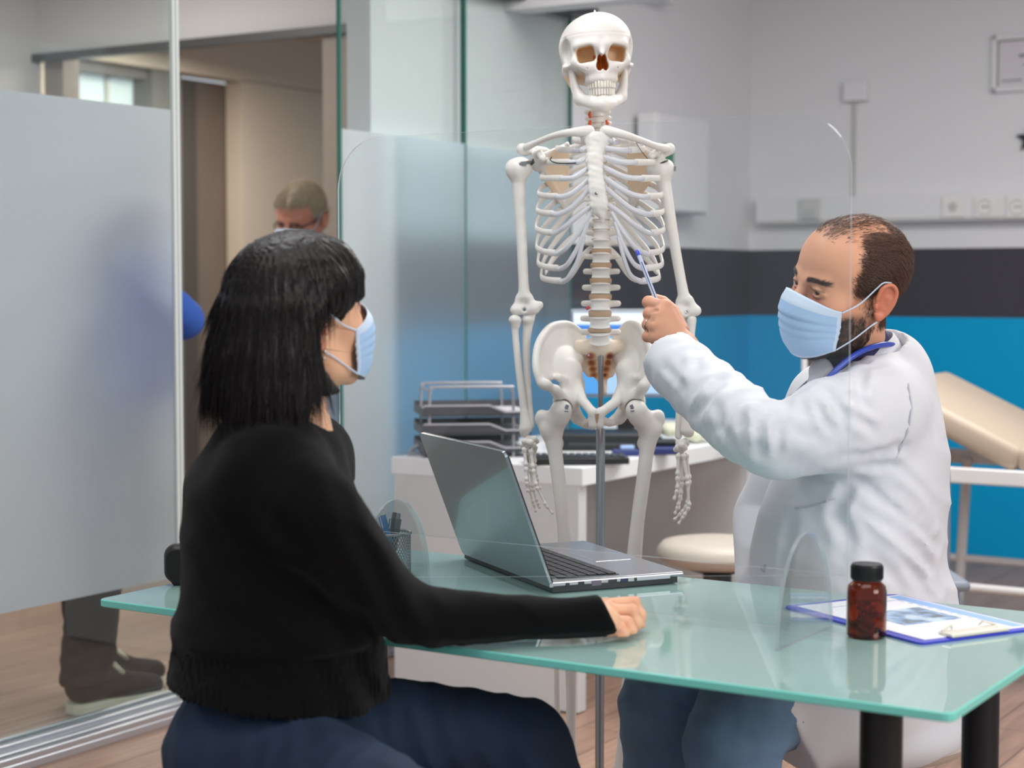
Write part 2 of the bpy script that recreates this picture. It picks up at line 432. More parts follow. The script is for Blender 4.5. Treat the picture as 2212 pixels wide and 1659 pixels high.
def wood_floor():
    m = bpy.data.materials.new('laminate_floor'); m.use_nodes = True; nt = m.node_tree; L = nt.links; b = nt.nodes['Principled BSDF']
    g = nt.nodes.new('ShaderNodeTexCoord'); mp = nt.nodes.new('ShaderNodeMapping'); mp.inputs['Rotation'].default_value = (0, 0, math.atan2(D[0], D[1])-PI*.5)
    L.new(g.outputs['Object'], mp.inputs[0])
    br = nt.nodes.new('ShaderNodeTexBrick'); br.inputs['Scale'].default_value = 1; br.inputs['Brick Width'].default_value = 1.2; br.inputs['Row Height'].default_value = .14
    br.inputs['Mortar Size'].default_value = .0022; br.inputs['Color1'].default_value = srgb(168, 136, 118); br.inputs['Color2'].default_value = srgb(150, 120, 104); br.inputs['Mortar'].default_value = srgb(96, 76, 66)
    L.new(mp.outputs[0], br.inputs[0])
    m2 = nt.nodes.new('ShaderNodeMapping'); m2.inputs['Scale'].default_value = (2.2, 28, 1); L.new(mp.outputs[0], m2.inputs[0])
    n = nt.nodes.new('ShaderNodeTexNoise'); n.inputs['Scale'].default_value = 1.6; n.inputs['Detail'].default_value = 8; L.new(m2.outputs[0], n.inputs[0])
    mr = nt.nodes.new('ShaderNodeMapRange'); mr.inputs[1].default_value = .3; mr.inputs[2].default_value = .7; mr.inputs[3].default_value = .78; mr.inputs[4].default_value = 1.16; L.new(n.outputs[0], mr.inputs[0])
    mx = nt.nodes.new('ShaderNodeMix'); mx.data_type = 'RGBA'; mx.blend_type = 'MULTIPLY'; mx.inputs[0].default_value = 1
    L.new(br.outputs[0], mx.inputs[6]); L.new(mr.outputs[0], mx.inputs[7]); L.new(mx.outputs[2], b.inputs['Base Color']); b.inputs['Roughness'].default_value = .42
    return m
M_floor = wood_floor()
def S(o): o['kind'] = 'structure'; return o
S(MB().box((0, 5, -.05), (14, 16, .1)).build('floor', M_floor))
# ceiling slab of the consulting room (inside side of the glass wall)
S(MB().box(G(1.2, 2.4, 2.83), (8.2, 5.2, .06), AX).build('ceiling', M_white))
# rear wall with painted bands, and the stretch of the glass-side wall beyond the sliding doors
TC = tx(1630); T3 = tx(1242)
S(MB().box(G(TC+.05, 2.1, 1.4), (.1, 4.4, 2.8), AX).build('wall_rear', M_stripe))
S(MB().box(G((T3+TC)/2, -.09, 1.4), (TC-T3, .12, 2.8), AX).build('wall_left', M_stripe))
t8 = tx(803, -.055)
S(MB().box(G((t8+T3+.02)/2, -.105, 1.4), (T3+.02-t8, .1, 2.8), AX).build('wall_pocket', M_stripe))
# header and sliding track over the glass doors
S(MB().box(G(.95, -.03, 2.41), (4.3, .16, .14), AX, b=.01).build('trim_1', M_grey))
S(MB().box(G(.95, .0, 2.325), (4.3, .09, .04), AX).build('trim_2', M_track))
S(MB().box(G((T3+tx(1425))/2, .02, 2.62), (tx(1425)-T3, .10, .34), AX).build('trim_8', M_white))
# floor rails (two aluminium ridges on a base)
mb = MB(); mb.box(G(.6, .0, .012), (4.6, .20, .024), AX, b=.004)
for off in (-.075, -.02, .045, .088): mb.box(G(.6, off, .031), (4.6, .018, .022), AX, b=.004)
S(mb.build('trim_3', M_alu))
# ------------------------------------------------------------- frosted glass doors
M_edge = mat('green_glass_edge', (44, 104, 92), .2, spec=.6)
M_pane = clear_mat('clear_pane', (246, 250, 249), .16)
M_edgew = mat('pale_edge_strip', (206, 212, 208), .3)
def frost_mat():
    m = bpy.data.materials.new('frosted_glass_film'); m.use_nodes = True; nt = m.node_tree; L = nt.links
    for n in list(nt.nodes): nt.nodes.remove(n)
    out = nt.nodes.new('ShaderNodeOutputMaterial')
    d = nt.nodes.new('ShaderNodeBsdfDiffuse'); d.inputs[0].default_value = srgb(214, 224, 232)
    tl = nt.nodes.new('ShaderNodeBsdfTranslucent'); tl.inputs[0].default_value = srgb(236, 243, 250)
    a = nt.nodes.new('ShaderNodeMixShader'); a.inputs[0].default_value = .88; L.new(d.outputs[0], a.inputs[1]); L.new(tl.outputs[0], a.inputs[2])
    L.new(a.outputs[0], out.inputs[0]); return m
M_frost = frost_mat()
def panel(name, t0, t1, off, green_left=False, pale_right=False):
    tm = (t0+t1)/2
    o = S(MB().box(G(tm, off, 1.165), (t1-t0-.024, .008, 2.27), AX).build(name, M_pane))
    MB().add([G(t0+.012, off+.0055, .390), G(t1-.012, off+.0055, .390), G(t1-.012, off+.0055, 1.745), G(t0+.012, off+.0055, 1.745)], [(0, 1, 2, 3)]).build('frosted_film', M_frost, o)
    e = M_edge if green_left else M_edgew
    MB().box(G(t0+.006, off, 1.165), (.012, .010, 2.27), AX).build('glass_edge', e, o)
    MB().box(G(t1-.006, off, 1.165), (.012, .010, 2.27), AX).build('glass_edge', M_edgew if pale_right else M_edge, o)
    return o
panel('door_1', -1.5, tx(402), -.02, pale_right=True)
panel('door_2', tx(733, .025), tx(1006, .025), .025, green_left=True)
panel('door_3', tx(1004, -.02)-.02, T3, -.02, green_left=True)
mb = MB(); mb.box(G(tx(386), -.012, 1.165), (.012, .012, 2.27), AX); o = S(mb.build('trim_4', M_edgew))
# ------------------------------------------------------------- corridor beyond the doors
WA = np.array([-2.156, 7.94, 0]); WB = np.array([-.711, 7.08, 0])       # wall with the wide opening
tW = float((WA-G0) @ D)
def sx(px):
    u = (px-1106)/FPX; g = WA; return -(g[0]-u*g[1])/(NN[0]-u*NN[1])
def Wp(s, z, off=0): return WA+NN*s+Zv*z+D*off
a, b_, c_ = sx(90), sx(692), sx(800)
S(MB().box(Wp((a+3.0)/2, 2.55, .06), (.12, 3.4-a, .55), AX).build('wall_corridor', M_white))
S(MB().box(Wp((b_+c_)/2+.02, 1.14, .06), (.12, c_-b_, 2.28), AX).build('trim_5', mat('taupe_jamb', (158, 148, 138), .5, bump=(50, .04))))
S(MB().box(Wp(1.0, 2.262, -.01), (.05, 2.6, .035), AX).build('trim_6', M_track))
S(MB().box(Wp(a-.06, 1.4, -2.0+.02), (4.0, .12, 2.8), AX).build('wall_corridor_left', M_white))
S(MB().box(Wp(a+.05, 1.14, .1), (.1, .12, 2.28), AX).build('trim_7', mat('taupe_jamb')))
# low plinth seen under the frosted film
S(MB().box(G(2.05, -1.35, .045), (.1, 1.9, .09), AX).build('baseboard_corridor', mat('cream_plinth', (206, 196, 184), .5)))
# far room: long wall with a dark door recess and a bright window
FO = np.array([-1.79, 9.5, 0])
def F(s, z, off=0): return FO+D*s+NN*off+Zv*z
def fs(px):
    u = (px-1106)/FPX; return -(FO[0]-u*FO[1])/(D[0]-u*D[1])
s0, s1, s2, s3, s4 = fs(150), fs(357), fs(405), fs(527), fs(700)
mb = MB()
mb.box(F((s0-3+s4+2)/2, 2.62, -.06), (s4+5-s0, .12, .46), AX)
mb.box(F((s3+s4+2)/2, 1.2, -.06), (s4+2-s3, .12, 2.4), AX)
mb.box(F((s0-3+s0)/2, 1.2, -.06), (3, .12, 2.4), AX)
mb.box(F((s0+s1)/2, .5, -.06), (s1-s0, .12, 1.0), AX)
S(mb.build('wall_far_room', M_beige))
mb = MB(); mb.box(F((s1+s2)/2-.02, 1.2, -.10), (s2-s1+.05, .14, 2.4), AX); mb.box(F((s0+s1)/2, 2.37, -.12), (s1-s0, .1, .07), AX)
S(mb.build('trim_9', mat('grey_window_reveal', (112, 112, 110), .5, bump=(50, .03))))
do = S(MB().box(F((s2+s3)/2, 1.19, -.16), (s3-s2+.06, .06, 2.38), AX).build('door_4', mat('dark_taupe_door', (112, 102, 94), .45, noise_col=(3, .06))))
MB().box(F(s2+.10, 1.19, -.11), (.16, .05, 2.34), AX).build('dark_panel', mat('dark_panel', (76, 72, 68), .5, bump=(40, .04)), do)
wn = S(MB().box(F((s0+s1)/2, 1.68, -.20), (s1-s0, .04, 1.32), AX).build('window_1', mat('bright_pane', (196, 212, 214), .2, emit=((205, 222, 226), .55))))
MB().box(F(s0+.62*(s1-s0)+.02, 1.68, -.17), (.02, .03, 1.32), AX).build('mullion', M_edgew, wn)
S(MB().box(F(.6, 2.66+.05, 1.2), (9, 3.2, .06), AX).build('ceiling_far', M_beige))
# ================================================================= anatomical skeleton on its stand
SY = 3.6; MM = SY/FPX         # metres per image pixel in the skeleton's plane
def K(px, py, dy=0): # point of the skeleton: image column/row in the plane y=SY, moved dy in depth
    p = P(px, py, SY); p[1] += dy; return p
M_bone = mat('bone_plastic', (228, 224, 218), .42, bump=(90, .12), noise_col=(14, .035), sss=.12)
M_bonec = mat('bone_plastic_painted', (240, 236, 228), .42, bump=(90, .12), attr='Col', sss=.1)
M_cart = mat('translucent_cartilage', (226, 226, 232), .22, spec=.6, trans=.25, bump=(120, .1))
M_disc = mat('brown_disc', (188, 156, 124), .5)
M_metal = mat('steel_hardware', (150, 150, 152), .28, metal=1)
M_rod = mat('satin_steel_rod', (150, 152, 156), .3, metal=.9)
M_wire = mat('dark_wire', (60, 58, 56), .4, metal=.8)
M_nerve = mat('orange_red_nerve', (222, 96, 58), .5)
M_tooth = mat('tooth_enamel', (240, 234, 222), .3)
BONE = np.array(srgb(228, 224, 218)[:3]); TAN = np.array(srgb(226, 186, 140)[:3]); ORG = np.array(srgb(196, 112, 44)[:3])
sk = empty('anatomical_skeleton', 'life size white anatomical skeleton model on a steel pole behind the glass desk', 'skeleton', (K(1298, 1000)[0], SY, 0))
SKL = np.array(sk.location)
def kid(o, parent=None):
    """parts are modelled in world space; the thing's empty sits at its base"""
    o.parent = parent or sk
    if parent is None: o.matrix_parent_inverse = Matrix.Translation(-sk.location)
    return o
def kv(name, vol, m=None, parent=None, col=None, it=2):
    o = vobj(name, vol, m or M_bone, None, col, it); return kid(o, parent)
# ---------------------------------------------------------------- skull (local frame: x right, y back, z up; turned a little to the right)
def skull():
    o = K(1290, 114); Rm = rot(0, -2.5, 4)
    v = Vol(o-[.10, .13, .14], o+[.10, .13, .10], .0017).frame(Rm, o)
    v.ell((0, .018, .012), (.0765, .094, .0705)); v.ell((0, -.03, .022), (.061, .05, .052), .02)
    v.ell((0, .03, -.03), (.062, .066, .034), .02)
    for s in (-1, 1):
        v.cap((s*.046, -.062, .006), (s*.012, -.078, .007), .0085, .008, .012)     # brow
        v.cap((s*.053, -.044, .004), (s*.049, -.054, -.022), .0075, .007, .008)    # outer orbit
        v.cap((s*.050, -.050, -.026), (s*.030, -.068, -.036), .0105, .011, .012)   # cheek bone
        v.cap((s*.054, -.046, -.027), (s*.068, -.005, -.027), .0055, .005, .004)
        v.cap((s*.068, -.005, -.027), (s*.064, .02, -.028), .005, .006, .006)
        v.cap((s*.058, .03, -.035), (s*.053, .02, -.063), .013, .006, .01)         # mastoid
        v.ell((s*.066, -.02, .0), (.010, .028, .024), .012, '-')                   # temple hollow
    v.ell((0, -.052, -.040), (.032, .032, .026), .016)
    v.chain([(-.029, -.044, -.060), (-.020, -.066, -.061), (0, -.076, -.061), (.020, -.066, -.061), (.029, -.044, -.060)], [.009]*5, .010)
    v.cap((0, -.078, .002), (0, -.088, -.014), .007, .0055, .008)
    for s in (-1, 1):
        v.box((s*.0315, -.066, -.011), (.0185, .034, .0160), .009, .005, '-', rot(0, s*9, s*12))
        v.ell((s*.0060, -.078, -.036), (.0066, .034, .0100), .002, '-'); v.ell((s*.0045, -.078, -.025), (.0050, .034, .0130), .003, '-')
        v.cap((s*.031, -.085, -.040), (s*.031, -.070, -.040), .0013, .0013, .001, '-')
        v.ell((s*.040, -.035, -.055), (.012, .02, .016), .008, '-')
    # saw line around the skull cap
    def cut(X):
        q = (X-o) @ Rm; zz = q[:, 2]-(.030+.10*(q[:, 1]+.05)*-.15)
        return .0008*np.exp(-(zz/.0009)**2)
    v.warp(cut, .006)
    v.cap((0, .012, .080), (0, .012, .088), .003, .002, .001)
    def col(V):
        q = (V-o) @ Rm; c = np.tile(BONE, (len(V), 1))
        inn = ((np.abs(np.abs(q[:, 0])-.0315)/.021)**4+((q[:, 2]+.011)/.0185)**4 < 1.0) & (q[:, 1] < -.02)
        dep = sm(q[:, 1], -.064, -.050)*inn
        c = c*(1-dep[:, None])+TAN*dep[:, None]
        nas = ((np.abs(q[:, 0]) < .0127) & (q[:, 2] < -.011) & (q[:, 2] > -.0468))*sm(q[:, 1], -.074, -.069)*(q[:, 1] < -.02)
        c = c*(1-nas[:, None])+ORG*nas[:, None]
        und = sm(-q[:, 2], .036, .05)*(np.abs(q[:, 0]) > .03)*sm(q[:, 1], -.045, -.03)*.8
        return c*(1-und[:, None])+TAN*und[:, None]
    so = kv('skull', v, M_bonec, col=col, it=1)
    # lower jaw
    v = Vol(o-[.08, .12, .15], o+[.08, .06, -.02], .0017).frame(Rm, o)
    for s in (-1, 1):
        v.chain([(s*.055, -.002, -.040), (s*.050, -.010, -.072), (s*.042, -.020, -.092)], [.0085, .0125, .0130], .01, ax=(1, 0, 0), sq=.70)
        v.cap((s*.053, -.016, -.046), (s*.046, -.024, -.09), .006, .009, .01, ax=(1, 0, 0), sq=.6)
        v.chain([(s*.041, -.020, -.094), (s*.030, -.048, -.105), (s*.016, -.068, -.112), (0, -.074, -.114)], [.0115, .0105, .0112, .012], .012)
        v.chain([(s*.030, -.038, -.099), (s*.020, -.060, -.100), (0, -.070, -.101)], [.0075, .0075, .0075], .008)
    v.ell((0, -.076, -.114), (.016, .010, .009), .01)
    kv('mandible', v, M_bone, so); bpy.data.objects  # a sub-part of the skull
    # teeth
    def tooth_mesh(w_, h_, t_):
        b = MB(); b.box((0, 0, 0), (w_, t_, h_), b=.0022); return b
    n = 0; first = {}
    for row, (z, rr, hgt, cnt) in enumerate((( -.0722, .0285, .0158, 12), (-.0875, .0265, .0142, 12))):
        for i in range(cnt):
            f = (i+.5)/cnt*2-1; a = f*1.25
            x = rr*math.sin(a); y = -.0800+(1-math.cos(a))*.045+row*.0022
            wd = .0062 if row == 0 and abs(f) < .2 else .0052-.0008*(row)
            key = (row, round(wd, 5))
            if key not in first:
                t = tooth_mesh(wd, hgt, .005).build('tooth', M_tooth, smooth=True); first[key] = t
            else: t = copy_obj(first[key])
            t.parent = so
            t.matrix_basis = Matrix.Translation(Vector(Rm @ np.array([x, y, z+.001*f*f])+o)) @ Matrix(Rm.tolist()).to_4x4() @ Matrix.Rotation(a*.85, 4, 'Z')
    return so
skull()
# ---------------------------------------------------------------- spine
def vert_mesh(w_, d_, h_, tp, sp, waist=.82, seed=0):
    v = Vol([-.055, -.03, -.03], [.055, .075, .03], .0018)
    v.ell((0, 0, 0), (w_*waist, d_*waist, h_*1.3))
    v.half((0, 0, h_*.98), (0, 0, 1)); v.half((0, 0, -h_*.98), (0, 0, -1))
    v.cap((0, 0, h_*.82), (0, 0, h_*.83), w_*.9, None, .006, ax=(0, 0, 1), sq=.14*h_/.012)
    v.cap((0, 0, -h_*.82), (0, 0, -h_*.83), w_*.9, None, .006, ax=(0, 0, 1), sq=.14*h_/.012)
    for s in (-1, 1):
        v.cap((s*w_*.5, d_*.8, .002), (s*w_*.5, d_*1.5, .002), .0055, .006, .006)
        v.cap((s*w_*.5, d_*1.4, .002), (s*tp, d_*1.45, .004), .0058, .0030+w_*.14, .006)
        v.cap((s*w_*.45, d_*1.6, -h_*1.1), (s*w_*.45, d_*1.6, h_*1.2), .005, .005, .006)
        v.cap((s*w_*.45, d_*1.6, 0), (0, d_*1.9, -.002), .005, .006, .006)
    v.cap((0, d_*1.9, -.002), (0, d_*1.9+sp, -.010), .0045, .005, .005, ax=(1, 0, 0), sq=.7)
    V, F = v.surf(); return mesh_np('vertebra', relax(V, F, 2), F)
VM = {'l': vert_mesh(.0240, .017, .0125, .036, .028), 't': vert_mesh(.0170, .0145, .0095, .026, .026), 'c': vert_mesh(.0130, .0085, .0062, .024, .016)}
for m_ in VM.values(): m_.materials.append(M_bone)
dmb = MB(); dmb.lathe([(0, -.5), (.96, -.5), (1.0, -.15), (1.0, .15), (.96, .5), (0, .5)], n=24)
spine = []   # (px, py, dy, kind, scale)
for i, y in enumerate((243, 256, 268, 281, 293)): spine.append((1291+i*1.2, y, .022+.002*i, 'c', 1.0))
ty = [307, 322, 338, 354, 371, 388, 406, 424, 443, 463, 484, 505]
for i, y in enumerate(ty): spine.append((1297+min(i, 5)*.8, y, .034+.034*math.sin(PI*min(1, (i+1)/9.))+.004*i*.3, 't', .86+.022*i))
for i, y in enumerate((527, 557, 590, 624, 659)): spine.append((1301-i*1.0, y, .034-.007*i, 'l', .86+.035*i))
spine += [(1296, 696, .008, 'l', 1.02), (1296, 730, .012, 'l', 1.04)]
disc0 = None; prev = None
for i, (x, y, dy, kd, sc) in enumerate(spine):
    vo = bpy.data.objects.new('vertebra', VM[kd]); C.objects.link(vo)
    tilt = 0 if i < 20 else (.12 if i == len(spine)-2 else (.28 if i == len(spine)-1 else -.05))
    vo.location = Vector(K(x, y, dy)-0*SKL); vo.rotation_euler = (tilt, 0, math.radians(-6)); vo.scale = (sc, sc, sc); kid(vo)
    if prev is not None:
        a = K(prev[0], prev[1], prev[2]); b = K(x, y, dy); hgt = {'l': .0125, 't': .0095, 'c': .0062}
        gap = max(.003, abs(a[2]-b[2])-hgt[kd]*sc-hgt[prev[3]]*prev[4]+.002); wd = {'l': .0238, 't': .0172, 'c': .0122}[kd]*sc
        d_ = bpy.data.objects.new('disc', None) if False else None
        if disc0 is None: d_ = dmb.build('disc', M_disc, None, True); disc0 = d_
        else: d_ = copy_obj(disc0)
        d_.location = Vector((a+b)/2); d_.scale = (wd, wd*.72, gap); kid(d_)
    prev = (x, y, dy, kd, sc)
# spinal nerve stubs in the neck and the red dot at the lower disc
for k_, (x, y) in enumerate(((1276, 247), (1276, 266), (1277, 282), (1311, 265), (1311, 280))):
    kid(MB().tube([K(x, y-6, .012), K(x+(2 if x > 1290 else -2), y, .008), K(x, y+6, .012)], [.0028, .0042, .0028], 8).build('nerve_stub', M_nerve, None, True))
kid(MB().tube([K(1272, 664, .006), K(1268, 668, .010)], [.0045, .003], 8).build('nerve_stub', mat('red_nerve', (196, 40, 52), .4), None, True))
# ---------------------------------------------------------------- sternum, collar bones, shoulder blades
v = Vol(K(1235, 500, -.17), K(1330, 285, -.03), .0018)
v.chain([K(1262, 304, -.082), K(1283, 312, -.088), K(1306, 305, -.082)], [.011, .015, .011], .008, ax=(0, 1, 0), sq=.55)
v.chain([K(1283, 318, -.088), K(1280, 338, -.096), K(1279, 352, -.100)], [.0195, .0165, .0150], .010, ax=(0, 1, 0), sq=.42)
v.chain([K(1280, 356, -.101), K(1281, 385, -.108), K(1284, 415, -.114), K(1288, 446, -.116)], [.0150, .0162, .0172, .0165], .006, ax=(0, 1, 0), sq=.42)
v.chain([K(1288, 450, -.116), K(1293, 470, -.114), K(1296, 485, -.110)], [.012, .007, .0035], .008, ax=(0, 1, 0), sq=.5)
v.warp(lambda X: .0008*vnoise(X, 180, 3), .01)
kv('sternum', v)
def collar(pts, rs):
    a = np.array(pts); lo = a.min(0)-.03; hi = a.max(0)+.03
    v = Vol(lo, hi, .0018); p = spline(pts, 5); r = np.interp(np.linspace(0, 1, len(p)), np.linspace(0, 1, len(rs)), rs)
    v.chain(p, list(r), .004); return v
kv('clavicle', collar([K(1268, 291, -.080), K(1232, 294, -.092), K(1195, 299, -.070), K(1160, 310, -.030), K(1138, 318, -.008)], [.0125, .0085, .0065, .0065, .008]))
kv('clavicle', collar([K(1304, 291, -.080), K(1336, 298, -.092), K(1375, 308, -.072), K(1412, 318, -.034), K(1437, 322, -.012)], [.0125, .0085, .0065, .007, .009]))
def scapula(gl, sup, inf, acr, cor):
    pts = np.array([gl, sup, inf, acr, cor]); v = Vol(pts.min(0)-.03, pts.max(0)+.03, .0020)
    nrm = N(np.cross(sup-gl, inf-gl))
    for i in range(15):
        f = i/14; a = gl+(sup-gl)*1; e = sup+(inf-sup)*f
        v.cap(gl, e, .010, .0065, .003, ax=nrm, sq=.36)
    v.cap(sup, inf, .0055, .006, .004); v.cap(gl, inf, .008, .006, .004)
    v.ell(gl, (.014, .014, .020), .008)
    s0 = sup+(inf-sup)*.28
    v.chain([s0, (s0+acr)/2+nrm*0+np.array([0, .012, .012]), acr], [.004, .008, .011], .008)
    v.cap(acr, acr+(gl-acr)*.25, .011, .008, .006)
    v.chain([gl+np.array([0, 0, .012]), (gl+cor)/2+np.array([0, -.006, .012]), cor], [.008, .0075, .0075], .006)
    def col(V):
        t = np.abs((V-gl) @ nrm) < .007; d = np.linalg.norm(V-(gl+sup+inf)/3, axis=1) < .05
        return np.where((t & d)[:, None], np.array(srgb(238, 212, 182)[:3]), BONE)
    kv('scapula', v, M_bonec, col=col)
scapula(K(1160, 346, .012), K(1228, 306, .088), K(1226, 446, .115), K(1128, 322, .005), K(1172, 345, -.035))
scapula(K(1424, 348, .012), K(1366, 298, .088), K(1372, 440, .115), K(1446, 322, .002), K(1404, 340, -.035))
# ---------------------------------------------------------------- ribs and cartilages
RB = [(296, 300, 58, 312, 32, 309, 22), (306, 321, 94, 331, 56, 326, 18), (320, 350, 116, 357, 68, 346, 17), (336, 384, 127, 391, 82, 369, 17),
      (353, 419, 133, 429, 94, 392, 17), (371, 455, 136, 465, 102, 414, 18), (390, 493, 138, 505, 104, 438, 18), (409, 533, 137, 548, 98, 470, 36),
      (429, 567, 134, 580, 92, 505, 46), (450, 597, 127, 607, 86, 545, 52)]
def rib_path(i, s, up=None):
    yv, yl, w_, yf, xf, ys, xs = RB[i]; cx = 1297-(3 if s < 0 else 2); cx2 = 1296
    zdepth = .062+.018*math.sin(PI*i/9); fr = -.070-.022*math.sin(PI*min(1, i/6.))
    return [K(cx+s*16, yv, zdepth), K(cx+s*36, yv+.03*(yl-yv)-2, zdepth+.028), K(cx+s*w_*.62, yv+.35*(yl-yv), zdepth+.034), K(cx2+s*w_*.93, yv+.72*(yl-yv), .045),
            K(cx2+s*w_*1.0, yl-.02*(yl-yv), -.005), K(cx2+s*w_*.965, yl+.45*(yf-yl), -.040), K(cx2+s*(w_*.55+xf*.45), yl+.8*(yf-yl), fr*.82), K(cx2+s*xf, yf, fr)]
for s in (-1, 1):
    ends = []
    for i in range(10):
        pth = spline(rib_path(i, s), 6); n = len(pth)
        c0 = K(1296, (RB[i][0]+RB[i][1])/2, 0)
        upv = []
        for p in pth: upv.append(np.array([0, .15*np.sign(p[1]-SY), 1.]))
        rs = [.0042+.0018*sm(k_/(n-1), .05, .3)+.0008*sm(k_/(n-1), .8, 1) for k_ in range(n)]
        kid(MB().tube(pth, rs, 10, up=upv, flat=(.50, 1.05)).build('rib', M_bone, None, True))
        yv, yl, w_, yf, xf, ys, xs = RB[i]; e = pth[-1]; st = -.086-.022*min(1, i/6.)
        cxs = 1281+min(14, max(0, (ys-320)*.06))
        t = N(pth[-1]-pth[-3])
        via = {6: [(72, 490), (40, 464), (14, 447)], 7: [(72, 536), (44, 500), (21, 462)], 8: [(68, 569), (46, 530), (28, 483)], 9: [(62, 594), (48, 560), (36, 514)]}
        if i in via:
            q_ = [K(1293+s*a_, b_, fr_) for (a_, b_), fr_ in zip(via[i], (-.094, -.104, -.108))]
            cp = spline([e-t*.006, e+t*.006]+q_, 6)
        elif i < 7:
            b = K(cxs+s*xs, ys, st)
            mid = (e+b)/2+np.array([0, -.008, -.012*min(1, i/5.)])
            cp = spline([e-t*.006, e+t*.012, mid, b, b+np.array([-s*.004, 0, .001])], 6)
        else:
            pe = ends[-1]; b = pe[int(len(pe)*(.55 if i < 9 else .45))]
            mid = (e+b)/2+np.array([s*.006, -.006, -.014])
            cp = spline([e-t*.006, e+t*.012, mid, b+np.array([s*.004, 0, -.004]), b], 6)
        ends.append(cp)
        kid(MB().tube(cp, [.0060-.0010*k_/(len(cp)-1) for k_ in range(len(cp))], 10, up=(0, .2, 1), flat=(.72, 1.0)).build('costal_cartilage', M_cart, None, True))
    # floating ribs
    for path in ([(16, 488, .07), (55, 508, .095), (95, 548, .075), (116, 580, .02), (121, 592, -.012)], [(18, 531, .062), (40, 556, .070), (60, 588, .055), (77, 609, .035)]):
        p = spline([K(1299+s*a, b, c) for a, b, c in path], 6); n = len(p)
        kid(MB().tube(p, [.0045+.0022*math.sin(PI*min(.85, k_/(n-1)))-.0035*sm(k_/(n-1), .85, 1) for k_ in range(n)], 10, up=(0, .2, 1), flat=(.6, 1.1)).build('rib', M_bone, None, True))
# ---------------------------------------------------------------- arm bones
def humerus(top, bot, s, medial):
    """s: +1 head points right; medial: side of the inner knob"""
    ax = N(bot-top); L_ = np.linalg.norm(bot-top); x = N(np.array([1., 0, 0])-ax*ax[0]); 
    q = lambda u, f, dy=0: top+ax*(f*L_)+x*u+np.array([0, dy, 0])
    pts = np.array([top, bot]); v = Vol(pts.min(0)-.06, pts.max(0)+.06, .0020)
    v.ell(q(s*.007, .035, .002), (.0225, .021, .021)); v.ell(q(-s*.013, .045, -.004), (.014, .015, .018), .01); v.ell(q(-s*.002, .05, -.016), (.007, .008, .014), .008)
    v.chain([q(0, .05), q(-s*.001, .14), q(-s*.001, .30), q(.0, .55), q(0, .78), q(0, .88)], [.021, .0145, .0125, .0108, .0105, .012], .012)
    v.cap(q(-.012, .90), q(-.016, .965), .007, .010, .012, ax=(0, 1, 0), sq=.9); v.cap(q(.012, .90), q(.016, .965), .007, .010, .012)
    v.cap(q(-.020, .972), q(.020, .972), .0105, .0105, .006)
    v.cap(q(medial*.020, .952), q(medial*.031, .945), .0095, .008, .008)
    v.ell(q(0, .935, -.014), (.007, .006, .009), .006, '-')
    v.cap(q(-.001, .972, -.012), q(-.001, .972, .01), .0035, .0035, .006, '-')
    return kv('humerus', v)
humerus(K(1119, 350, .0), K(1134, 678, -.01), 1, 1)
humerus(K(1425, 352, .0), K(1482, 684, -.03), -1, -1)
def longbone(name, pts, rs, ends=(), k=.006, parent=None):
    a = np.array(pts); v = Vol(a.min(0)-.05, a.max(0)+.05, .0018)
    p = spline(pts, 4); r = np.interp(np.linspace(0, 1, len(p)), np.linspace(0, 1, len(rs)), rs); v.chain(p, list(r), k)
    for c, rr in ends: v.ell(c, rr, .008)
    return kv(name, v, parent=parent)
longbone('radius', [K(1112, 690, -.012), K(1114, 702, -.012), K(1113, 720, -.012), K(1121, 800, -.020), K(1131, 880, -.026), K(1136, 921, -.028)], [.0105, .0095, .0072, .0075, .008, .0135], [(K(1113, 691, -.012), (.0125, .011, .006)), (K(1131, 930, -.028), (.008, .009, .012))])
longbone('ulna', [K(1144, 682, .004), K(1141, 700, .0), K(1137, 740, .0), K(1138, 800, -.006), K(1143, 870, -.016), K(1147, 917, -.022)], [.0125, .0105, .0085, .0075, .0065, .0075], [(K(1140, 690, -.008), (.012, .010, .009))])
longbone('radius', [K(1491, 690, -.03), K(1490, 720, -.032), K(1487, 800, -.040), K(1479, 890, -.046), K(1478, 925, -.048)], [.010, .0075, .0072, .009, .013], [(K(1485, 930, -.048), (.008, .009, .010))])
longbone('ulna', [K(1472, 682, -.015), K(1472, 710, -.018), K(1466, 800, -.025), K(1463, 890, -.034), K(1462, 938, -.038)], [.0125, .009, .0075, .0066, .0075])
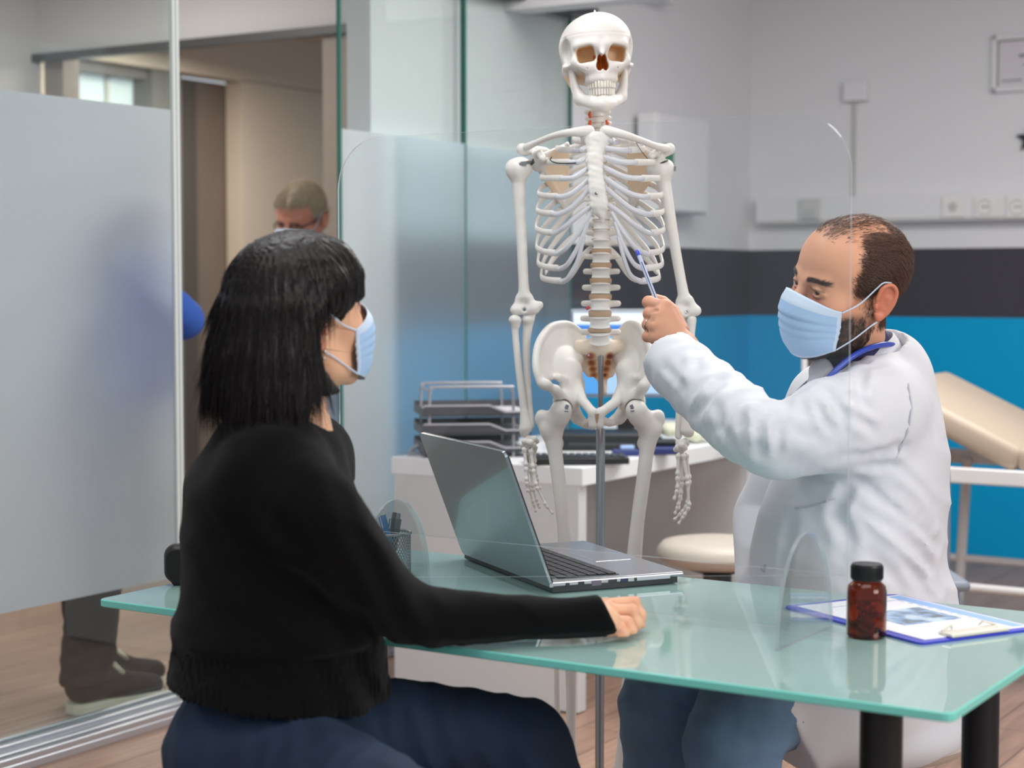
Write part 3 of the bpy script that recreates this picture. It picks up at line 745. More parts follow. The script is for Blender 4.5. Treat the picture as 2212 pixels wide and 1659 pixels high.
# ---------------------------------------------------------------- hands: carpus + fingers (metacarpal and phalanges)
def hand(carp, fingers):
    a = np.array([c for c, r in carp]); v = Vol(a.min(0)-.02, a.max(0)+.02, .0013)
    for c, r in carp: v.ell(c, (r, r*.85, r*.9), .0022)
    h_ = kv('hand', v, it=1)
    for f in fingers:
        a = np.array(f); v = Vol(a.min(0)-.014, a.max(0)+.014, .0013); n = len(f)-1; r0 = .0052
        for i in range(n):
            p, q = a[i], a[i+1]; L_ = np.linalg.norm(q-p); u = (q-p)/L_; rr = r0*(1-.13*i)
            v.cap(p+u*rr*.9, q-u*rr*1.0, rr*.68, rr*.60, 0); v.ell(p+u*rr*1.1, (rr*1.05,)*3, .004); v.ell(q-u*rr*1.1, (rr*.95,)*3, .004)
        kv('finger', v, parent=h_, it=1)
hand([(K(1140, 945, -.03), .0088), (K(1152, 946, -.028), .0085), (K(1138, 957, -.03), .0080), (K(1150, 958, -.03), .0080), (K(1133, 950, -.036), .0072), (K(1158, 951, -.022), .0070), (K(1145, 952, -.04), .0075), (K(1129, 959, -.026), .006)],
     [[K(1132, 962, -.034), K(1136, 1004, -.044), K(1137, 1034, -.052), K(1140, 1058, -.050)],
      [K(1146, 966, -.036), K(1151, 1008, -.046), K(1158, 1044, -.056), K(1178, 1084, -.058), K(1194, 1103, -.056)],
      [K(1143, 964, -.028), K(1146, 1010, -.030), K(1150, 1050, -.032), K(1160, 1080, -.030), K(1166, 1095, -.028)],
      [K(1135, 964, -.024), K(1137, 1008, -.020), K(1142, 1052, -.014), K(1152, 1086, -.012), K(1158, 1105, -.012)],
      [K(1156, 960, -.020), K(1154, 1000, -.012), K(1159, 1030, -.006), K(1167, 1058, -.004)]])
hand([(K(1463, 952, -.045), .0085), (K(1474, 950, -.045), .0085), (K(1460, 962, -.05), .0080), (K(1472, 962, -.05), .0085), (K(1467, 957, -.056), .0075), (K(1478, 955, -.04), .0072), (K(1457, 967, -.04), .0068), (K(1468, 969, -.044), .007)],
     [[K(1460, 974, -.052), K(1458, 1022, -.058), K(1457, 1050, -.062), K(1449, 1073, -.064)],
      [K(1470, 974, -.054), K(1478, 1032, -.062), K(1482, 1086, -.066), K(1470, 1106, -.066), K(1458, 1124, -.064)],
      [K(1477, 973, -.048), K(1484, 1030, -.050), K(1479, 1084, -.050), K(1466, 1102, -.050), K(1450, 1117, -.050)],
      [K(1466, 974, -.044), K(1470, 1036, -.040), K(1466, 1064, -.040), K(1460, 1088, -.042), K(1453, 1106, -.042)],
      [K(1463, 974, -.038), K(1464, 1030, -.028), K(1468, 1070, -.026), K(1462, 1098, -.028)]])
# ---------------------------------------------------------------- pelvis (turned a little to the left)
def ilium(side):
    if side < 0:
        crest = [K(1166, 822, -.085), K(1157, 790, -.075), K(1159, 755, -.05), K(1170, 728, -.02), K(1192, 706, .02), K(1226, 702, .055), K(1250, 716, .075), K(1258, 730, .082)]
        hub = K(1236, 800, .0); asis = K(1178, 826, -.088); aiis = [K(1198, 838, -.075), K(1208, 852, -.055)]; acet = K(1222, 866, -.028)
        si = K(1247, 778, .058); pub = K(1277, 891, -.078); rim = [K(1240, 800, .02), K(1244, 830, -.012), K(1256, 862, -.05), K(1277, 886, -.078)]
        isch = [K(1236, 872, .0), K(1240, 890, .02), K(1248, 904, .015), K(1264, 915, -.03), K(1277, 900, -.072)]; spine_ = [K(1250, 810, .05), K(1256, 836, .055), K(1252, 868, .04)]
    else:
        crest = [K(1391, 822, -.06), K(1400, 796, -.055), K(1403, 762, -.035), K(1394, 722, .0), K(1382, 704, .03), K(1362, 702, .06), K(1348, 718, .08), K(1340, 732, .085)]
        hub = K(1352, 800, .0); asis = K(1386, 828, -.066); aiis = [K(1382, 836, -.062), K(1374, 852, -.046)]; acet = K(1364, 866, -.022)
        si = K(1344, 778, .06); pub = K(1291, 891, -.076); rim = [K(1352, 800, .02), K(1345, 836, -.010), K(1326, 866, -.048), K(1291, 888, -.076)]
        isch = [K(1352, 868, .0), K(1350, 888, .015), K(1338, 903, .005), K(1314, 910, -.04), K(1291, 900, -.072)]; spine_ = [K(1348, 812, .05), K(1350, 838, .05), K(1352, 866, .035)]
    pts = np.array(crest+isch+rim+spine_+[acet]); v = Vol(pts.min(0)-.03, pts.max(0)+.03, .0020)
    cp = spline(crest, 5); bow = np.array([.010*-side*-1, .016, 0])
    for c in cp:
        mid = (c+hub)/2+bow*.8; v.chain([c, mid, hub], [.0058, .0060, .0115], .006)
    v.chain(cp, [.0078]*len(cp), .004)
    v.cap(cp[-1], si, .012, .013, .008); v.cap(si, hub, .014, .014, .010)
    v.ell(asis, (.011, .012, .011), .010); v.chain([asis, aiis[0], aiis[1]], [.0075, .008, .010], .008); v.chain([(asis+hub)/2, (aiis[0]+hub)/2, acet], [.0085, .009, .012], .012); v.chain(aiis+[acet], [.0095, .0105, .016], .010)
    v.ell(acet, (.027, .026, .026), .012); v.cap(hub, acet, .019, .022, .012)
    v.chain(rim, [.013, .0125, .0105, .0095], .008)
    v.cap(pub+np.array([0, 0, .006]), pub+np.array([0, 0, -.020]), .0092, .009, .006)
    v.chain(isch, [.013, .015, .014, .0085, .008], .008); v.chain(spine_, [.010, .010, .012], .010)
    hd = K(1211, 884, -.055) if side < 0 else K(1371, 884, -.048)
    v.ell(hd, (.0255,)*3, .003, '-')
    return kv('hip_bone', v)
ilium(-1); ilium(1)
mb = MB(); mb.tube([K(1283, 886, -.082), K(1283, 906, -.078)], [.0095, .009], 12, flat=(.7, 1.1)); kid(mb.build('pubic_disc', mat('brown_disc'), None, True))
v = Vol(K(1225, 870, -.03), K(1365, 715, .14), .0020)
for s in (-1, 1):
    v.chain([K(1296, 748, .045), K(1296+s*26, 752, .050), K(1296+s*46, 752, .062)], [.018, .016, .014], .012)
    v.chain([K(1296+s*46, 754, .062), K(1298+s*36, 786, .082), K(1301+s*24, 812, .090)], [.014, .012, .008], .010)
v.chain([K(1297, 752, .050), K(1299, 785, .085), K(1303, 812, .092), K(1307, 832, .080), K(1310, 852, .062)], [.024, .020, .016, .009, .005], .012)
for i in range(9): v.cap(K(1298-28+.5*i, 752+7*i, .03+.006*i), K(1298+28+.4*i, 752+7*i, .03+.006*i), .004, .004, .006, '-') if i in (4, 7) else None
for s in (-1, 1):
    for i, y in enumerate((771, 787, 802, 815)): v.cap(K(1299+s*(21-2.6*i), y, .04+.008*i), K(1299+s*(19-2.6*i), y, .072+.0055*i), .0052-.0006*i, .005-.0006*i, .004, '-')
def scol(V):
    c = np.tile(np.array(srgb(240, 224, 204)[:3]), (len(V), 1)); t = np.zeros(len(V))
    for s in (-1, 1):
        for i, y in enumerate((771, 787, 802, 815)):
            q = K(1299+s*(20-2.6*i), y, 0); t = np.maximum(t, 1-sm(np.hypot(V[:, 0]-q[0], V[:, 2]-q[2]), .005, .012))
    return c*(1-t[:, None])+np.array(srgb(214, 140, 70)[:3])*t[:, None]
kv('sacrum', v, M_bonec, col=scol)
# ---------------------------------------------------------------- legs
def femur(head, troc, shaft, knee, s):
    pts = np.array([head, troc, *shaft, knee]); v = Vol(pts.min(0)-.06, pts.max(0)+.06, .0022)
    v.ell(head, (.0225,)*3); n0 = (head*.45+shaft[0]*.55)
    v.cap(head+(n0-head)*.35, n0, .0165, .018, .012); v.cap(n0, shaft[0], .019, .0225, .014)
    v.cap(troc, troc+(shaft[0]-troc)*.9, .0145, .017, .012); v.ell(troc+np.array([0, 0, .008]), (.012, .015, .012), .008)
    v.cap(troc+np.array([0, -.006, .012]), head+np.array([0, 0, -.016]), .006, .012, .012)
    p = spline(shaft+[knee], 5); r = np.interp(np.linspace(0, 1, len(p)), [0, .08, .25, .6, .85, 1], [.0225, .0195, .0150, .0142, .0165, .026]); v.chain(p, list(r), .008)
    v.ell(shaft[0]+np.array([s*.016, .012, -.03]), (.009, .010, .013), .010)
    for e in (-1, 1): v.ell(knee+np.array([e*.021, .006, -.012]), (.019, .028, .022), .010)
    v.ell(knee+np.array([0, .016, -.024]), (.008, .022, .018), .008, '-')
    o = kv('femur', v)
    hb = MB(); fr = head+np.array([s*.010, -.018, .008]); hb.box(fr, (.007, .005, .012), rot(0, s*25, 0).T, b=.001); hb.tube([fr+np.array([-.004, -.004, -.006]), fr+np.array([.004, -.004, -.006])], .002, 8)
    kid(hb.build('hip_hook', M_metal, None, False))
    return o
femur(K(1211, 883, -.055), K(1170, 905, -.03), [K(1191, 925, -.035), K(1197, 965, -.04), K(1204, 1020, -.045), K(1216, 1120, -.05), K(1223, 1220, -.048)], K(1227, 1298, -.04), 1)
femur(K(1371, 883, -.048), K(1419, 905, -.025), [K(1401, 925, -.030), K(1395, 965, -.035), K(1388, 1020, -.04), K(1374, 1120, -.045), K(1366, 1210, -.044)], K(1362, 1298, -.036), -1)
for s, kx, ax_ in ((1, 1227, 1232), (-1, 1362, 1342)):
    longbone('tibia', [K(kx, 1322, -.035), K(kx+s*2, 1345, -.035), K(kx+s*4, 1400, -.04), K((kx+ax_)/2+s*3, 1500, -.035), K(ax_, 1600, -.03), K(ax_, 1672, -.025)], [.034, .022, .0125, .0105, .0105, .019], [(K(ax_+s*14, 1680, -.025), (.009, .012, .014))], .01)
    longbone('fibula', [K(kx-s*28, 1340, -.01), K(kx-s*27, 1372, -.01), K(kx-s*25, 1450, -.015), K(ax_-s*28, 1560, -.012), K(ax_-s*23, 1690, -.015)], [.0095, .0065, .0058, .0060, .0095])
    # foot
    v = Vol(K(ax_-50, 1780, -.25), K(ax_+50, 1680, .08), .0022); f0 = K(ax_, 1695, -.03)
    v.ell(f0, (.020, .026, .016)); v.cap(f0+[-s*.004, .02, -.02], f0+[-s*.006, .055, -.045], .018, .019, .012); v.cap(f0, f0+[0, -.05, -.022], .018, .018, .012)
    for t in range(5):
        xx = (t-2)*.013; a0 = f0+np.array([xx*.7, -.055, -.024]); a1 = f0+np.array([xx*1.25, -.115+abs(t-1)*.004, -.046]); a2 = f0+np.array([xx*1.35, -.155+abs(t-1)*.009, -.055])
        v.cap(a0, a1, .0075, .0060, .004); v.cap(a1, a2, .0062, .0052, .003)
    kv('foot', v)
# ---------------------------------------------------------------- stand and hardware
x0 = K(1299, 1000)[0]; zt = K(1299, 762)[2]; zj = K(1299, 930)[2]; py = SY+.035
kid(MB().lathe([(0, zj-.02), (.0056, zj-.02), (.0056, zt), (0, zt)], (x0, py, 0), 16).build('upper_rod', M_rod, None, True))
kid(MB().lathe([(0, .13), (.0095, .13), (.0095, zj), (.008, zj+.002), (0, zj+.002)], (x0, py, 0), 20).build('pole', M_rod, None, True))
mb = MB(); mb.lathe([(0, .06), (.035, .06), (.035, .10), (.018, .15), (0, .15)], (x0, py, 0), 20)
M_blackp = mat('black_plastic', (24, 24, 26), .4)
for i in range(5):
    a = 2*PI*i/5+.3; e = np.array([x0+.26*math.cos(a), py+.26*math.sin(a), .065]); mb.tube([(x0, py, .085), e], [.018, .012], 10)
kid(mb.build('stand_base', M_rod, None, True))
for i in range(5):
    a = 2*PI*i/5+.3; e = np.array([x0+.26*math.cos(a), py+.26*math.sin(a), .028]); mb = MB(); mb.lathe([(0, -.010), (.026, -.010), (.028, 0), (.026, .010), (0, .010)], e, 16, axis=(math.sin(a), -math.cos(a), 0)); mb.tube([e, e+[0, 0, .04]], .006, 8)
    kid(mb.build('caster', M_blackp, None, True))
# shoulder screws, hooks, wires
mb = MB(); mb.tube([K(1121, 357, -.022), K(1131, 354, -.02), K(1150, 350, -.01)], .0035, 8); mb.box(K(1131, 355, -.024), (.012, .004, .008)); kid(mb.build('shoulder_bolt', M_metal, None, False))
mb = MB(); mb.tube([K(1151, 345, -.012), K(1153, 352, -.016), K(1147, 357, -.012)], .0020, 8); kid(mb.build('shoulder_hook', M_wire, None, True))
mb = MB(); mb.tube([K(1422, 356, -.02), K(1436, 350, -.026), K(1440, 348, -.02), K(1434, 352, -.016)], .0018, 8); kid(mb.build('shoulder_hook', M_wire, None, True))
mb = MB(); mb.tube([K(1444, 355, -.01), K(1450, 364, -.01), K(1458, 366, -.008)], .0022, 8); mb.box(K(1456, 365, -.010), (.006, .005, .009)); kid(mb.build('shoulder_bolt', M_metal, None, False))
kid(MB().tube(spline([K(1190, 345, -.075), K(1187, 352, -.085), K(1200, 359, -.095), K(1230, 360, -.10), K(1248, 358, -.10)], 5), .0013, 6).build('spring_wire', M_wire, None, True))
kid(MB().tube(spline([K(1366, 308, -.07), K(1378, 330, -.075), K(1392, 345, -.06), K(1399, 352, -.05)], 5), .0007, 6).build('spring_wire', M_wire, None, True))
mb = MB(); mb.lathe([(0, 0), (.0035, 0), (.003, .0022), (0, .003)], K(1282, 424, -.124), 12, axis=(0, -1, 0)); kid(mb.build('sternum_screw', M_metal, None, True))
# ================================================================= glass desk
TZ = .74
TN_L = np.array([-.669, 2.770, 0]); LD = np.array([.8480, -.5300, 0]); SD = np.array([.5300, .8480, 0])   # near left corner, long and short directions
TL, TS_ = 1.405, .69
def T(l, s, z=TZ): return TN_L+LD*l+SD*s+Zv*z
TA = np.array([LD, SD, Zv])
def milk_glass():
    m = mat('milky_green_glass', (160, 194, 188), .035, spec=.62, coat=.35)
    return m
M_glass = milk_glass(); M_gedge = mat('polished_glass_edge', (128, 220, 208), .12, spec=.7, sss=.25)
desk = empty('glass_desk', 'long green frosted glass desk with black tubular legs between the two seated people', 'desk', tuple(T(TL/2, TS_/2, 0)))
def into(o, th):
    o.parent = th; o.matrix_parent_inverse = Matrix.Translation(-Vector(th.location)); return o
pl = rect_round(TL, TS_, .012, 3)
mb = MB(); mb.cur = 0
fr = (T(TL/2, TS_/2, 0), LD, SD, Zv); n = len(pl); o_, ax, ay, az = fr
vs = [o_+ax*x*f_+ay*y*g_+az*z for z, f_, g_ in ((TZ-.012, .9975, .995), (TZ-.0105, 1, 1), (TZ-.0015, 1, 1), (TZ, .9975, .995)) for x, y in pl]
mb.v = [tuple(v) for v in vs]; mb.f = [tuple(range(n-1, -1, -1)), tuple(range(3*n, 4*n))]; mb.mi = [0, 0]
for k in range(3):
    for i in range(n): mb.f.append((k*n+i, k*n+(i+1) % n, (k+1)*n+(i+1) % n, (k+1)*n+i)); mb.mi.append(1)
into(mb.build('tabletop', [M_glass, M_gedge]), desk)
M_blk = mat('black_steel', (16, 16, 18), .38, spec=.5)
for l in (.135, TL-.135):
    for s in (.13, TS_-.13):
        b = MB(); c = T(l, s, 0); b.lathe([(0, 0), (.030, 0), (.030, .008), (.0275, .012), (.0275, TZ-.020), (.036, TZ-.016), (.036, TZ-.0125), (0, TZ-.0125)], c, 28); into(b.build('leg', M_blk, None, True), desk)
# ================================================================= acrylic sneeze guard
M_acr = clear_mat('clear_acrylic', (253, 254, 254), .42, haze=.012)
M_acre = clear_mat('acrylic_edge', (225, 232, 236), .9, haze=.42, hazecol=(232, 240, 244))
mid = T(TL/2, TS_/2, 0)-SD*.03
def scr(s_, z): return mid+LD*s_+Zv*z
sg = empty('sneeze_guard', 'clear acrylic screen with rounded top corners standing across the glass desk', 'screen', tuple(scr(0, TZ)))
L0, L1, ztop = -.452, .448, 1.488
def plate(name, outline, fr, th, parent):
    """thin acrylic sheet with its own edge strip"""
    o_, ax, ay, az = map(lambda q: np.array(q, float), fr); n = len(outline); b = MB()
    V = [o_+ax*x+ay*y+az*z for z in (-th/2, th/2) for x, y in outline]; b.v = [tuple(v) for v in V]
    b.f = [tuple(range(n-1, -1, -1)), tuple(range(n, 2*n))]; b.mi = [0, 0]
    for i in range(n): b.f.append((i, (i+1) % n, n+(i+1) % n, n+i)); b.mi.append(1)
    return into(b.build(name, [M_acr, M_acre]), parent)
hgt = ztop-TZ-.012; out = rect_round(L1-L0, hgt, .085, 10)
out = [(x, max(y, -hgt/2) if not (y < -hgt/2+.084 and abs(x) > (L1-L0)/2-.086) else y) for x, y in out]
out = [(x, y) for x, y in out if y > -hgt/2+.084] + [(-(L1-L0)/2, -hgt/2), ((L1-L0)/2, -hgt/2)]
plate('panel', out, (scr((L0+L1)/2, TZ+.012+hgt/2), LD, Zv, SD), .004, sg)
def ff(px):
    u = (px-1106)/FPX; return -(mid[0]-u*mid[1])/(LD[0]-u*LD[1])
for px in (850, 1745):
    s_ = ff(px); arc = [(.10*math.cos(a), .152*math.sin(a)) for a in np.linspace(0, PI, 22)]
    plate('foot', arc, (scr(s_, TZ+.0005), SD, Zv, LD), .006, sg)
# ================================================================= laptop
M_lapl = mat('dark_silver_lid', (134, 146, 154), .2, metal=.3, coat=.4)
M_lapb = mat('silver_palmrest', (158, 158, 162), .28, metal=.7)
M_lapd = mat('laptop_black', (22, 22, 25), .4)
H0 = np.array([.064, 2.815, TZ]); hd = N([-.40, .9165, 0]); ed = N([.9165, .40, 0]); LW, LDp = .388, .250
lp = empty('laptop', 'open silver laptop on the glass desk with its lid back towards the seated woman', 'laptop', tuple(H0))
LA = np.array([hd, ed, Zv])
def LP(h, e, z): return H0+hd*h+ed*e+Zv*z
b = MB(); b.prism([(0, .004), (0, LDp*.55), (.004, LDp-.012), (LW-.004, LDp-.012), (LW, LDp*.55), (LW, .004)], .002, .0125, (H0, hd, ed, Zv)); into(b.build('bottom_shell', M_lapd), lp)
base = MB(); base.box(LP(LW/2, LDp/2, .0165), (LW, LDp, .008), LA, b=.0035); base = into(base.build('base', M_lapb), lp)
b = MB(); b.box(LP(LW/2, .078, .0206), (LW-.035, .112, .0010), LA); b.box(LP(LW/2, .012, .0206), (LW-.05, .012, .0012), LA)
into(b.build('keyboard_tray', M_lapd), lp)
M_key = mat('dark_key', (46, 46, 50), .45); k0 = None
nk = 0
rows = [(15, .0), (14, .004), (14, .008), (13, .012), (12, .017), (9, .0)]
for r_, (cn, ofs) in enumerate(rows):
    wk = (LW-.044)/cn
    for c_ in range(cn):
        if nk >= 77: break
        o = MB().box((0, 0, 0), (wk-.0032, .0150, .0022), LA, b=.0007).build('key', M_key)
        into(o, lp); o.matrix_basis = Matrix.Translation(Vector(LP(.022+wk*(c_+.5), .032+.0184*r_, .0222))); nk += 1
b = MB(); b.box(LP(LW*.53, .192, .02055), (.105, .068, .0006), LA, b=.0002); tp = into(b.build('touchpad', mat('touchpad_grey', (150, 150, 155), .32, metal=.6)), lp)
b = MB(); b.box(LP(LW*.53, .192-.034, .0207), (.105, .0012, .0008), LA); b.box(LP(LW*.53-.0525, .192, .0207), (.0012, .068, .0008), LA); into(b.build('touchpad_rim', mat('bright_trim', (220, 220, 224), .2, metal=.8)), lp)
# ports along the side facing the camera
for e_, wv, hv, mt in ((.030, .007, .007, M_lapd), (.055, .011, .0085, M_lapd), (.083, .018, .009, mat('vga_mauve', (120, 104, 124), .5)), (.113, .016, .0055, M_lapd), (.135, .014, .0055, mat('usb_blue', (30, 44, 84), .5)), (.156, .005, .005, M_lapd)):
    b = MB(); b.box(LP(-.0004, e_, .0125 if hv > .006 else .0135), (.0012, wv, hv), LA, b=.0005); into(b.build('port', mt), lp)
b = MB(); b.box(LP(.001, .110, .0135), (.002, .225, .0062), LA, b=.0008); into(b.build('side_strip', mat('side_silver', (176, 178, 186), .4, metal=.4)), lp)
la = math.radians(20.5); ud = -ed*math.sin(la)+Zv*math.cos(la); nd = np.cross(hd, ud)   # lid
b = MB(); lo = LP(LW/2, .004, .012)
b.prism([(x, y+.121) for x, y in rect_round(LW, .242, .010, 5)], -.0045, .0, (lo, hd, ud, N(np.cross(hd, ud)))); lid = into(b.build('lid', M_lapl), lp)
b = MB(); b.prism([(x, y+.121) for x, y in rect_round(LW, .242, .010, 5)], .0, .0025, (lo, hd, ud, N(np.cross(hd, ud)))); into(b.build('lid_bezel', M_lapd), lp)
b = MB(); b.prism([(x, y+.124) for x, y in rect_round(LW-.03, .205, .002, 2)], .0025, .0030, (lo, hd, ud, N(np.cross(hd, ud)))); into(b.build('screen', mat('dark_screen', (20, 24, 30), .08, coat=.3)), lp)
# ================================================================= pen cup, pens
cc = R(846, 1240, TZ); cc[0] -= .001
M_mesh = mat('steel_mesh_wire', (150, 154, 158), .4, metal=.6)
cup = empty('pen_cup', 'round grey wire mesh pen cup holding pens beside the left foot of the acrylic screen', 'pen cup', tuple(cc))
b = MB(); rc, hc = .0345, .073; nw = 40
for i in range(nw):
    for sg_ in (-1, 1):
        pts = []
        for k in range(9):
            a = 2*PI*i/nw+sg_*k/8*1.05; pts.append(cc+np.array([rc*math.cos(a), rc*math.sin(a), .004+(hc-.006)*k/8]))
        b.tube(pts, .00055, 4, cap=False)
into(b.build('mesh_wall', M_mesh, None, True), cup)
b = MB(); ring = lambda z, r_: [cc+np.array([r_*math.cos(t), r_*math.sin(t), z]) for t in np.linspace(0, 2*PI, 33)[:-1]]
b.tube(ring(hc, rc), .0026, 8, closed=True); into(b.build('rim', M_mesh, None, True), cup)
b = MB(); b.lathe([(0, .0012), (rc, .0012), (rc+.0008, .004), (rc, .007), (0, .004)], cc, 32); into(b.build('cup_base', M_mesh, None, True), cup)
def pen(name, label, bot, top, col, cap_col, r=.0042, clip=True, thin=False):
    bot = np.array(bot); top = np.array(top); u = N(top-bot); L_ = np.linalg.norm(top-bot)
    th = empty(name, label, 'pen', tuple(bot), group='pens in the mesh cup')
    b = MB(); b.lathe([(0, 0), (.0012, .0), (r*.8, .012), (r, .018), (r, L_*.9), (0, L_*.9)], bot, 14, axis=u); into(b.build('barrel', col, None, True), th)
    b = MB(); b.lathe([(0, L_*.9), (r*(.6 if thin else 1), L_*.9), (r*(.55 if thin else .95), L_-.001), (0, L_)], bot, 14, axis=u); into(b.build('push_button' if thin else 'end_cap', cap_col, None, True), th)
    if clip:
        sd = N(np.cross(u, [0, 1, 0.2])); b = MB(); b.tube([bot+u*(L_*.88)+sd*r*.5, bot+u*(L_*.87)+sd*r*1.6, bot+u*(L_*.6)+sd*r*1.5], .0010, 6); into(b.build('clip', col, None, True), th)
    return th
Mpb = mat('pen_blue', (30, 116, 196), .35); Mpk = mat('pen_black', (34, 34, 38), .4); Mpw = mat('pen_white', (226, 216, 214), .35); Mps = mat('pen_smoke', (116, 122, 128), .3)
pen('blue_pen', 'bright blue pen with a pale end standing in the mesh cup', cc+[.012, .002, .004], P(823, 1098, cc[1]-.01), Mpb, Mpw, .0050)
pen('black_pen', 'slim black pen with a reddish end in the mesh cup beside the blue pen', cc+[-.010, .010, .004], P(853, 1106, cc[1]+.016), Mpk, mat('pen_maroon', (96, 44, 48), .4), .0044)
pen('black_pen', 'thick black click pen with a grey button, rightmost in the mesh cup', cc+[-.002, -.010, .004], P(862, 1108, cc[1]+.004), Mpk, Mps, .0062, thin=True)
st = empty('eraser', 'small grey eraser stub standing at the left of the mesh cup', 'eraser', tuple(cc+[-.022, 0, .004])); b = MB(); b.box(cc+[-.020, .004, .042], (.013, .009, .074), b=.002); into(b.build('stub_body', Mps), st); b = MB(); b.box(cc+[-.020, .004, .081], (.0135, .0095, .004), b=.001); into(b.build('stub_tip', mat('pale_yellow', (206, 202, 180), .5)), st)
# ================================================================= pill bottle
bc = R(1874, 1383, TZ); bc[1] += .024; bc[0] += .003
bo = empty('pill_bottle', 'brown glass medicine bottle with a black ribbed cap on the right of the glass desk', 'bottle', tuple(bc))
def amber():
    m = bpy.data.materials.new('amber_glass'); m.use_nodes = True; bb = m.node_tree.nodes['Principled BSDF']
    bb.inputs['Base Color'].default_value = srgb(168, 92, 42); bb.inputs['Transmission Weight'].default_value = 1; bb.inputs['Roughness'].default_value = .03; bb.inputs['IOR'].default_value = 1.45; return m
M_amb = amber()
ro = .0285
b = MB(); b.lathe([(0, .0006), (ro*.86, .0), (ro, .004), (ro, .066), (ro*.93, .075), (ro*.70, .081), (ro*.68, .090), (ro*.60, .090), (ro*.62, .080), (ro*.86, .073), (ro*.93, .066), (ro*.93, .006), (ro*.8, .003), (0, .003)], bc, 40); into(b.build('bottle_body', M_amb, None, True), bo)
b = MB(); prof = []
nr = 48
capz = [(0, .0925), (.0208, .0925), (.0222, .094), (.0222, .106), (.0210, .1085), (0, .1085)]
b.lathe([(0, .083), (.0216, .083), (.0226, .085), (.0226, .1035), (.0212, .1065), (.012, .1068), (0, .1068)], bc, nr)
for i in range(nr): a = 2*PI*i/nr; b.box(bc+np.array([.0228*math.cos(a), .0228*math.sin(a), .0945]), (.0012, .0016, .017), rot(0, 0, math.degrees(a)).T)
into(b.build('cap', M_blackp, None, True), bo)
# capsules inside the bottle
M_cpo = mat('orange_capsule', (206, 92, 30), .3)
cp0 = None; rr = np.random.default_rng(5)
for i in range(26):
    z = .008+.0065*(i//4)+.002*rr.random(); a = i*2.4; r_ = .0165*(.3+.7*((i % 4)/3)); a1 = rr.random()*PI
    if cp0 is None:
        c_ = MB(); c_.tube([(-.0068, 0, 0), (-.0055, 0, 0), (-.003, 0, 0), (.003, 0, 0), (.0055, 0, 0), (.0068, 0, 0)], [.0008, .0024, .0032, .0032, .0024, .0008], 10); c_ = c_.build('capsule', M_cpo, None, True); cp0 = c_
    else: c_ = copy_obj(cp0)
    c_.location = Vector(bc+np.array([r_*math.cos(a), r_*math.sin(a), z])); c_.rotation_euler = (0, rr.normal()*.5, a1)
    tag(c_, 'orange capsule lying inside the brown medicine bottle', 'capsule', 'capsules inside the brown bottle')
# ================================================================= clipboard with papers
q0 = np.array([.424, 2.691, TZ]); q1 = np.array([.569, 2.423, TZ])
cd = N(q1-q0); ce = N([-cd[1], cd[0], 0]); CL, CWd = .318, .228
def CB(a, b_, z): return q0+cd*a+ce*b_+Zv*z
CA = np.array([cd, ce, Zv])
cb = empty('clipboard', 'blue clipboard lying on the glass desk behind the brown bottle', 'clipboard', tuple(q0))
M_blue = mat('clipboard_blue', (52, 62, 200), .35)
b = MB(); b.prism([(x+CL/2, y+CWd/2) for x, y in rect_round(CL, CWd, .012, 5)], .0004, .0034, (q0, cd, ce, Zv)); into(b.build('board', M_blue), cb)
b = MB(); b.box(CB(CL-.016, CWd*.5, .0065), (.030, .110, .006), CA, b=.0025); b.tube([CB(CL-.026, CWd*.5-.052, .010), CB(CL-.03, CWd*.5-.03, .016), CB(CL-.034, CWd*.5-.026, .010)], .0018, 8); b.tube([CB(CL-.026, CWd*.5+.052, .010), CB(CL-.03, CWd*.5+.03, .016), CB(CL-.034, CWd*.5+.026, .010)], .0018, 8)
into(b.build('clip', mat('cream_clip', (226, 220, 206), .35, metal=.2)), cb)
def paper_mat():
    m = mat('form_paper', (244, 244, 250), .55); return m
M_pap = paper_mat()
pp = empty('printed_form', 'white printed form with a pale blue header clipped on the blue clipboard', 'paper', tuple(CB(.02, .01, .004)))
b = MB(); b.box(CB(.160, CWd*.5+.006, .0040), (.290, .205, .0008), CA); into(b.build('sheet', M_pap), pp)
b = MB(); b.box(CB(.160, CWd*.5+.092, .00450), (.276, .024, .0002), CA); into(b.build('header_band', mat('form_blue', (150, 186, 236), .6)), pp)
b = MB()
for i in range(9): b.box(CB(.06+.022*i, CWd*.5+.075, .00455), (.012, .0016, .0002), CA)
b.box(CB(.05, CWd*.5+.02, .00455), (.0016, .15, .0002), CA); into(b.build('printed_lines', mat('form_ink', (120, 140, 190), .6)), pp)
ph = empty('capsule_photo_leaflet', 'small leaflet with a picture of pale blue capsules lying on the form', 'leaflet', tuple(CB(.15, .08, .005)))
def photo_mat():
    m = bpy.data.materials.new('capsule_picture'); m.use_nodes = True; nt = m.node_tree; bb = nt.nodes['Principled BSDF']
    tc = nt.nodes.new('ShaderNodeTexCoord'); vo = nt.nodes.new('ShaderNodeTexNoise'); vo.inputs['Scale'].default_value = 38; vo.inputs['Detail'].default_value = 2
    nt.links.new(tc.outputs['Object'], vo.inputs[0]); r = nt.nodes.new('ShaderNodeValToRGB'); r.color_ramp.elements[0].color = srgb(96, 106, 118); r.color_ramp.elements[0].position = .35
    r.color_ramp.elements[1].color = srgb(206, 226, 240); r.color_ramp.elements[1].position = .66; e = r.color_ramp.elements.new(.5); e.color = srgb(140, 176, 214)
    nt.links.new(vo.outputs[0], r.inputs[0]); nt.links.new(r.outputs[0], bb.inputs['Base Color']); bb.inputs['Roughness'].default_value = .3; return m
b = MB(); b.box(CB(.165, CWd*.5+.004, .0050), (.098, .112, .0010), CA); into(b.build('picture', photo_mat()), ph)
